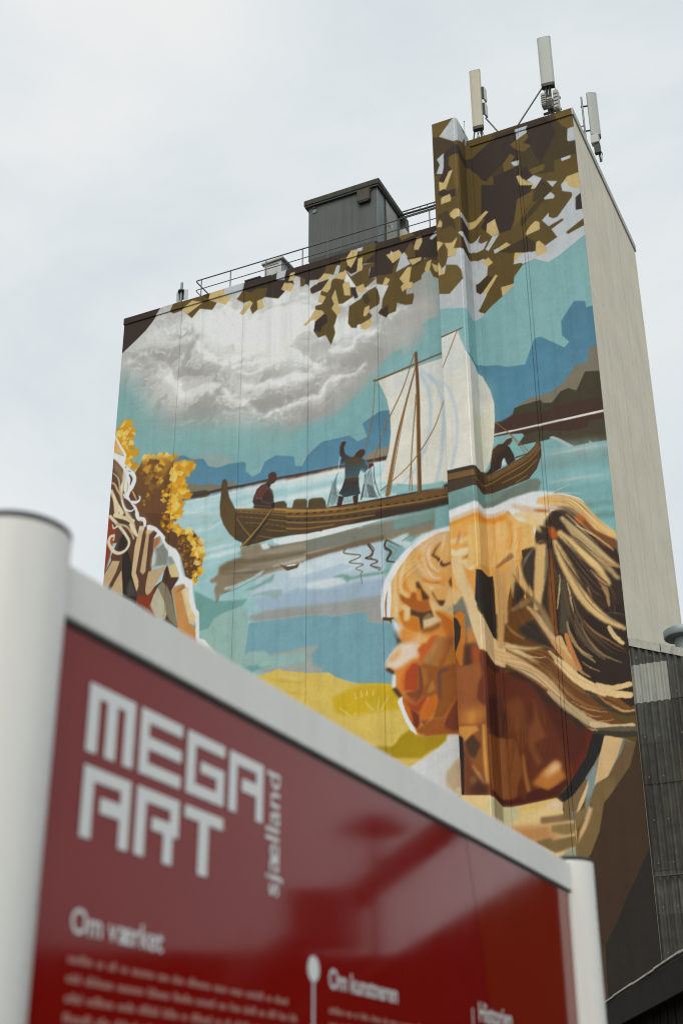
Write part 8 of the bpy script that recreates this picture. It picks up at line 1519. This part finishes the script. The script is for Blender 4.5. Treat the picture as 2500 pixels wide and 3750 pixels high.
MB().lathe([(.33, -.9), (.33, -.02), (.40, 0)], (23.6, 1.6, 17.78), 28).build('neck', 'ventcap', rv, smooth=True)
MB().lathe([(.36, -.04), (.66, -.02), (.68, .02), (.68, .22), (.66, .25), (.2, .34), (0, .36)], (23.6, 1.6, 17.78), 36).build('cap', 'ventcap', rv, smooth=True)

# ------------------------------------------------------------------ dark shed on the right
sh = thing('dark_shed', 'black timber shed with pale-edged roof verge below the annex', 'shed', (24.5, -16.3, 0))
e0 = Vector((24.556, -16.325, 0)); dv = Vector((2.843, -6.222, 0)).normalized(); nv = Vector((-dv.y, dv.x, 0))
if nv.x < 0: nv = -nv
def sp(s, n, z): q = e0+dv*s+nv*n; return (q.x, q.y, z)
SA, SB = -16.0, 8.0
MB().add([sp(SA, 0, 4.22), sp(SB, 0, 4.22), sp(SB, 9, 6.6), sp(SA, 9, 6.6), sp(SA, 0, 4.16), sp(SB, 0, 4.16), sp(SB, 9, 6.5), sp(SA, 9, 6.5)], [(0, 1, 2, 3), (7, 6, 5, 4), (0, 4, 5, 1), (1, 5, 6, 2), (2, 6, 7, 3), (3, 7, 4, 0)]).build('roof', 'shed_roof', sh)
k = 0; s0 = SA
while s0 < SB:
    s1 = min(s0+1.9, SB); dz = .012*(k % 2); k += 1
    MB().add([sp(s0, -.06, 4.206+dz), sp(s1+.02, -.06, 4.206+dz), sp(s1+.02, -.06, 4.235+dz), sp(s0, -.06, 4.235+dz), sp(s0, .05, 4.235+dz), sp(s1+.02, .05, 4.235+dz), sp(s0, .05, 4.206+dz), sp(s1+.02, .05, 4.206+dz)], [(0, 1, 2, 3), (3, 2, 5, 4), (0, 6, 7, 1), (0, 3, 4, 6), (1, 7, 5, 2), (6, 4, 5, 7)]).build('verge_strip', 'flash', sh)
    s0 = s1
MB().add([sp(SA, -.03, 3.72), sp(SB, -.03, 3.72), sp(SB, -.03, 4.17), sp(SA, -.03, 4.17), sp(SA, .03, 3.72), sp(SB, .03, 3.72), sp(SB, .03, 4.17), sp(SA, .03, 4.17)], [(0, 1, 2, 3), (4, 7, 6, 5), (0, 4, 5, 1), (3, 2, 6, 7), (0, 3, 7, 4), (1, 5, 6, 2)]).build('fascia', 'shed_trim', sh)
nb = int((SB-SA-.4)/.30)
for i in range(nb):
    a = SA+.3+i*.30; b = a+.285; w = .32+.012*(i % 2)
    MB().add([sp(a, w, 0), sp(b, w, 0), sp(b, w, 4.2), sp(a, w, 4.2), sp(a, w+.03, 0), sp(b, w+.03, 0), sp(b, w+.03, 4.2), sp(a, w+.03, 4.2)], [(0, 1, 2, 3), (4, 7, 6, 5), (0, 4, 5, 1), (3, 2, 6, 7), (0, 3, 7, 4), (1, 5, 6, 2)]).build('board', 'shed', sh)
MB().add([sp(SA+.3, .40, 0), sp(SB-.1, .40, 0), sp(SB-.1, 8.8, 0), sp(SA+.3, 8.8, 0), sp(SA+.3, .40, 4.2), sp(SB-.1, .40, 4.2), sp(SB-.1, 8.8, 6.45), sp(SA+.3, 8.8, 6.45)], [(0, 3, 2, 1), (4, 5, 6, 7), (0, 1, 5, 4), (1, 2, 6, 5), (2, 3, 7, 6), (3, 0, 4, 7)]).build('inner_wall', 'shed', sh)
pw = MB().add([sp(2.2, .26, 2.86), sp(2.62, .26, 2.86), sp(2.62, .26, 3.28), sp(2.2, .26, 3.28), sp(2.2, .31, 2.86), sp(2.62, .31, 2.86), sp(2.62, .31, 3.28), sp(2.2, .31, 3.28)], [(0, 1, 2, 3), (4, 7, 6, 5), (0, 4, 5, 1), (3, 2, 6, 7), (0, 3, 7, 4), (1, 5, 6, 2)]).build('window', 'window', sh)
# ------------------------------------------------------------------ neighbours that the sign mirrors
MB().add([sp(SA, 9, 6.6), sp(SB, 9, 6.6), sp(SB, 18, 4.22), sp(SA, 18, 4.22), sp(SA, 9, 6.5), sp(SB, 9, 6.5), sp(SB, 18, 4.14), sp(SA, 18, 4.14)], [(0, 1, 2, 3), (7, 6, 5, 4), (0, 4, 5, 1), (1, 5, 6, 2), (2, 6, 7, 3), (3, 7, 4, 0)]).build('roof_slope', 'shed_roof', sh)
MB().add([sp(SA+.3, 8.82, 0), sp(SB-.1, 8.82, 0), sp(SB-.1, 17.7, 0), sp(SA+.3, 17.7, 0), sp(SA+.3, 8.82, 6.45), sp(SB-.1, 8.82, 6.45), sp(SB-.1, 17.7, 4.12), sp(SA+.3, 17.7, 4.12)], [(0, 3, 2, 1), (4, 5, 6, 7), (0, 1, 5, 4), (1, 2, 6, 5), (2, 3, 7, 6), (3, 0, 4, 7)]).build('inner_wall', 'shed', sh)
wh = thing('warehouse', 'low dark flat-roofed warehouse behind the shed, mirrored in the red panel', 'building', (60, -8, 0))
def rot(cx, cy, a, pts): return [(cx+x*math.cos(a)-y*math.sin(a), cy+x*math.sin(a)+y*math.cos(a), z) for x, y, z in pts]
def rbox(x0, x1, y0, y1, z0, z1): return [(x, y, z) for z in (z0, z1) for y in (y0, y1) for x in (x0, x1)]
BF = [(0, 2, 3, 1), (4, 5, 7, 6), (0, 1, 5, 4), (2, 6, 7, 3), (0, 4, 6, 2), (1, 3, 7, 5)]
WA = rad(-36)
MB().add(rot(56, -6, WA, rbox(-9, 26, 0, 14, 0, 7.2)), BF).build('wall', 'shed', wh)
MB().add(rot(56, -6, WA, rbox(-9.3, 26.3, -.3, 14.3, 7.2, 7.6)), BF).build('roof_edge', 'shed_trim', wh)
for k in range(6):
    MB().add(rot(56, -6, WA, rbox(-7+k*5.2, -4.6+k*5.2, -.08, -.002, 2.2, 4.2)), BF).build('window', 'window', wh)
cv = thing('grain_conveyor', 'inclined dark conveyor tube with a motor box, mirrored in the red panel', 'conveyor', (47.5, -15.0, 0))
pa, pb = Vector((46.6, -14.6, 5.0)), Vector((37.4, -10.5, 12.2))
MB().tube([pa, pb], .34, 12).build('tube', 'darkgrey', cv)
MB().obox((44.5, -13.65, 6.65), (.75, -.28, 0), (.28, .75, 0), (0, 0, .60)).build('motor_box', 'darkgrey', cv)
for t in (.08, .85):
    q = pa.lerp(pb, t); MB().tube([(q.x, q.y, 0), (q.x, q.y, q.z)], .12, 8).build('leg', 'darkgrey', cv)
ly = thing('street_lamp', 'street lamp with a flat dark head, mirrored in the red panel', 'lamp', (43.4, -13.2, 0))
MB().tube([(43.4, -13.2, 0), (43.4, -13.2, 8.7)], .12, 10).build('pole', 'darkgrey', ly)
MB().lathe([(0, .40), (.45, .30), (.80, .02), (.76, -.06), (0, -.10)], (43.4, -13.2, 8.75), 20).build('head', 'darkgrey', ly, smooth=True)

# ------------------------------------------------------------------ information sign in front of the camera
sO = Vector((30.719, -41.362, 0)); sS = Vector((.005, 1, 0)).normalized(); sN = Vector((sS.y, -sS.x, 0))
def sg(s, n, z): q = sO+sS*s+sN*n; return (q.x, q.y, z)
sign = thing('information_sign', 'red information board in a white tubular frame in front of the silo', 'sign', sg(.87, 0, 0))
def sbox(mb, s0, s1, n0, n1, z0, z1): return mb.add([sg(s, n, z) for z in (z0, z1) for n in (n0, n1) for s in (s0, s1)], BF)
for s in (-.076, 1.826):
    c = sg(s, -.017, 0)
    po = MB().lathe([(.057, .0), (.057, 2.178)], c, 48).build('post', 'sign_white', sign, smooth=True)
    MB().lathe([(0, 2.189), (.052, 2.188), (.0572, 2.185), (.0572, 2.1785), (0, 2.1782)], c, 48).build('cap', 'dark', po, smooth=True)
sbox(MB(), -.028, 1.775, -.030, .006, 2.1125, 2.171).build('top_rail', 'sign_white', sign, bevel=.0015)
sbox(MB(), -.028, 1.775, -.030, .012, .52, .58).build('bottom_rail', 'sign_white', sign, bevel=.004)
sbox(MB(), -.024, 1.772, -.004, .0025, 2.1068, 2.1120).build('gasket', 'dark', sign)
sbox(MB(), 1.757, 1.774, -.010, .004, .581, 2.1066).build('side_trim', 'sign_white', sign)
pnl = sbox(MB(), -.026, 1.756, -.012, 0, .581, 2.1066).build('panel', 'sign_red', sign)
def sheet(name, poly, mat, par, n=.0010):
    o = MB().add([sg(s, n, z) for s, z in poly], [tuple(range(len(poly)))]).build(name, mat, par)
    return o
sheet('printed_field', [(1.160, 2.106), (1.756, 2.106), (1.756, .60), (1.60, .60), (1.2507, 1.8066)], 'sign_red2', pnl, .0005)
LW, LH = .086, .0745
GL = {'M': [(0, .22, 0, 1), (.22, .39, .81, 1), (.39, .61, 0, 1), (.61, .78, .81, 1), (.78, 1, 0, 1)],
      'E': [(0, .2, 0, 1), (.2, 1, .81, 1), (.2, 1, .405, .595), (.2, 1, 0, .19)],
      'G': [(0, .22, 0, 1), (.22, 1, .81, 1), (.22, .79, 0, .19), (.79, 1, 0, .58), (.36, .79, .40, .58)],
      'A': [(0, .22, 0, 1), (.22, .79, .81, 1), (.79, 1, 0, 1), (.37, .79, .40, .62)],
      'R': [(0, .22, 0, 1), (.22, .79, .81, 1), (.79, 1, .43, 1), (.37, .79, .43, .62), (.65, .87, 0, .43)],
      'T': [(0, 1, .81, 1), (.37, .62, 0, .81)]}
for word, z0, s0 in (('MEGA', 1.984, .0465), ('ART', 1.895, .0475)):
    for k, ch in enumerate(word):
        m = MB(); x0 = s0+k*.0978
        for a, b, c, d in GL[ch]:
            m.add([sg(x0+a*LW, .0010, z0+c*LH), sg(x0+b*LW, .0010, z0+c*LH), sg(x0+b*LW, .0010, z0+d*LH), sg(x0+a*LW, .0010, z0+d*LH)], [(0, 1, 2, 3)])
        m.build('letter', 'sign_txt', pnl)
def glyphs(body, bold):
    cu = bpy.data.curves.new('glyphs', 'FONT'); cu.body = body; cu.size = 1; cu.fill_mode = 'FRONT'; cu.offset = bold
    to = bpy.data.objects.new('glyphs', cu); COL.objects.link(to)
    dg = bpy.context.evaluated_depsgraph_get(); me = bpy.data.meshes.new_from_object(to.evaluated_get(dg))
    v = [(q.co.x, q.co.y) for q in me.vertices]; f = [tuple(p.vertices) for p in me.polygons]
    bpy.data.objects.remove(to); bpy.data.meshes.remove(me)
    return v, f
def text(name, body, s0, z0, width, mat, vertical=False, bold=0):
    """body is a list of pieces; a piece after '+' is drawn close up to the one before it, so that a and e make one ligature"""
    V = []; F = []; pen = 0
    for piece in body:
        tight = piece.startswith('+'); v, f = glyphs(piece.lstrip('+'), bold)
        x0 = min(a for a, b in v); x1 = max(a for a, b in v); o = len(V)
        if tight: pen -= .175
        V += [(a-x0+pen, b, .0002 if tight else 0) for a, b in v]; F += [tuple(i+o for i in q) for q in f]
        pen += x1-x0+.07
    w = max(a for a, b, c in V); k = width/w
    vs = [sg(s0-b*k, .0010+c, z0+a*k) if vertical else sg(s0+a*k, .0010+c, z0+b*k) for a, b, c in V]
    return MB().add(vs, F).build(name, mat, pnl)
text('side_word', ['sj', 'a', '+e', 'lland'], .4700, 1.899, .157, 'sign_txt', True, .008)
text('heading', ['Om v', 'a', '+e', 'rket'], .0470, 1.801, .165, 'sign_txt', False, .012)
text('heading', ['Om kunstneren'], .6170, 1.8045, .225, 'sign_txt', False, .012)
text('heading', ['Historien'], 1.1830, 1.806, .165, 'sign_txt', False, .012)
# body copy: rows of unreadably small print, one part per row
rg = random.Random(5)
def copyrow(s0, s1, z, h=.0085):
    m = MB(); s = s0
    while s < s1-.01:
        nl = rg.choice([2, 3, 4, 5, 6, 8, 9])
        for _ in range(nl):
            w = rg.choice([.0036, .0044, .0054]); tall = rg.choice([.68, .68, .68, 1.0])
            if s+w > s1: break
            m.add([sg(s, .0010, z), sg(s+w*.62, .0010, z), sg(s+w*.62, .0010, z+h*tall), sg(s, .0010, z+h*tall)], [(0, 1, 2, 3)]); s += w+.0006
        s += .0075
    m.build('small_print', 'sign_txt2', pnl)
for k in range(22): copyrow(.047, .047+rg.uniform(.42, .485), 1.7725-k*.0182)
for k in range(22): copyrow(.617, .617+rg.uniform(.36, .43), 1.7725-k*.0182)
for k in range(20): copyrow(1.195, 1.195+rg.uniform(.34, .42), 1.7725-k*.0182)
sheet('marker_dot', [(.571+.0165*math.cos(a), 1.8232+.0165*math.sin(a)) for a in np.linspace(0, 2*math.pi, 25)[:-1]], 'sign_txt', pnl, .0010)
sheet('marker_line', [(.5685, .9), (.5735, .9), (.5735, 1.8062), (.5685, 1.8062)], 'sign_txt', pnl, .0010)
sheet('marker_line', [(1.150, .9), (1.154, .9), (1.154, 1.824), (1.150, 1.824)], 'sign_txt', pnl, .0010)
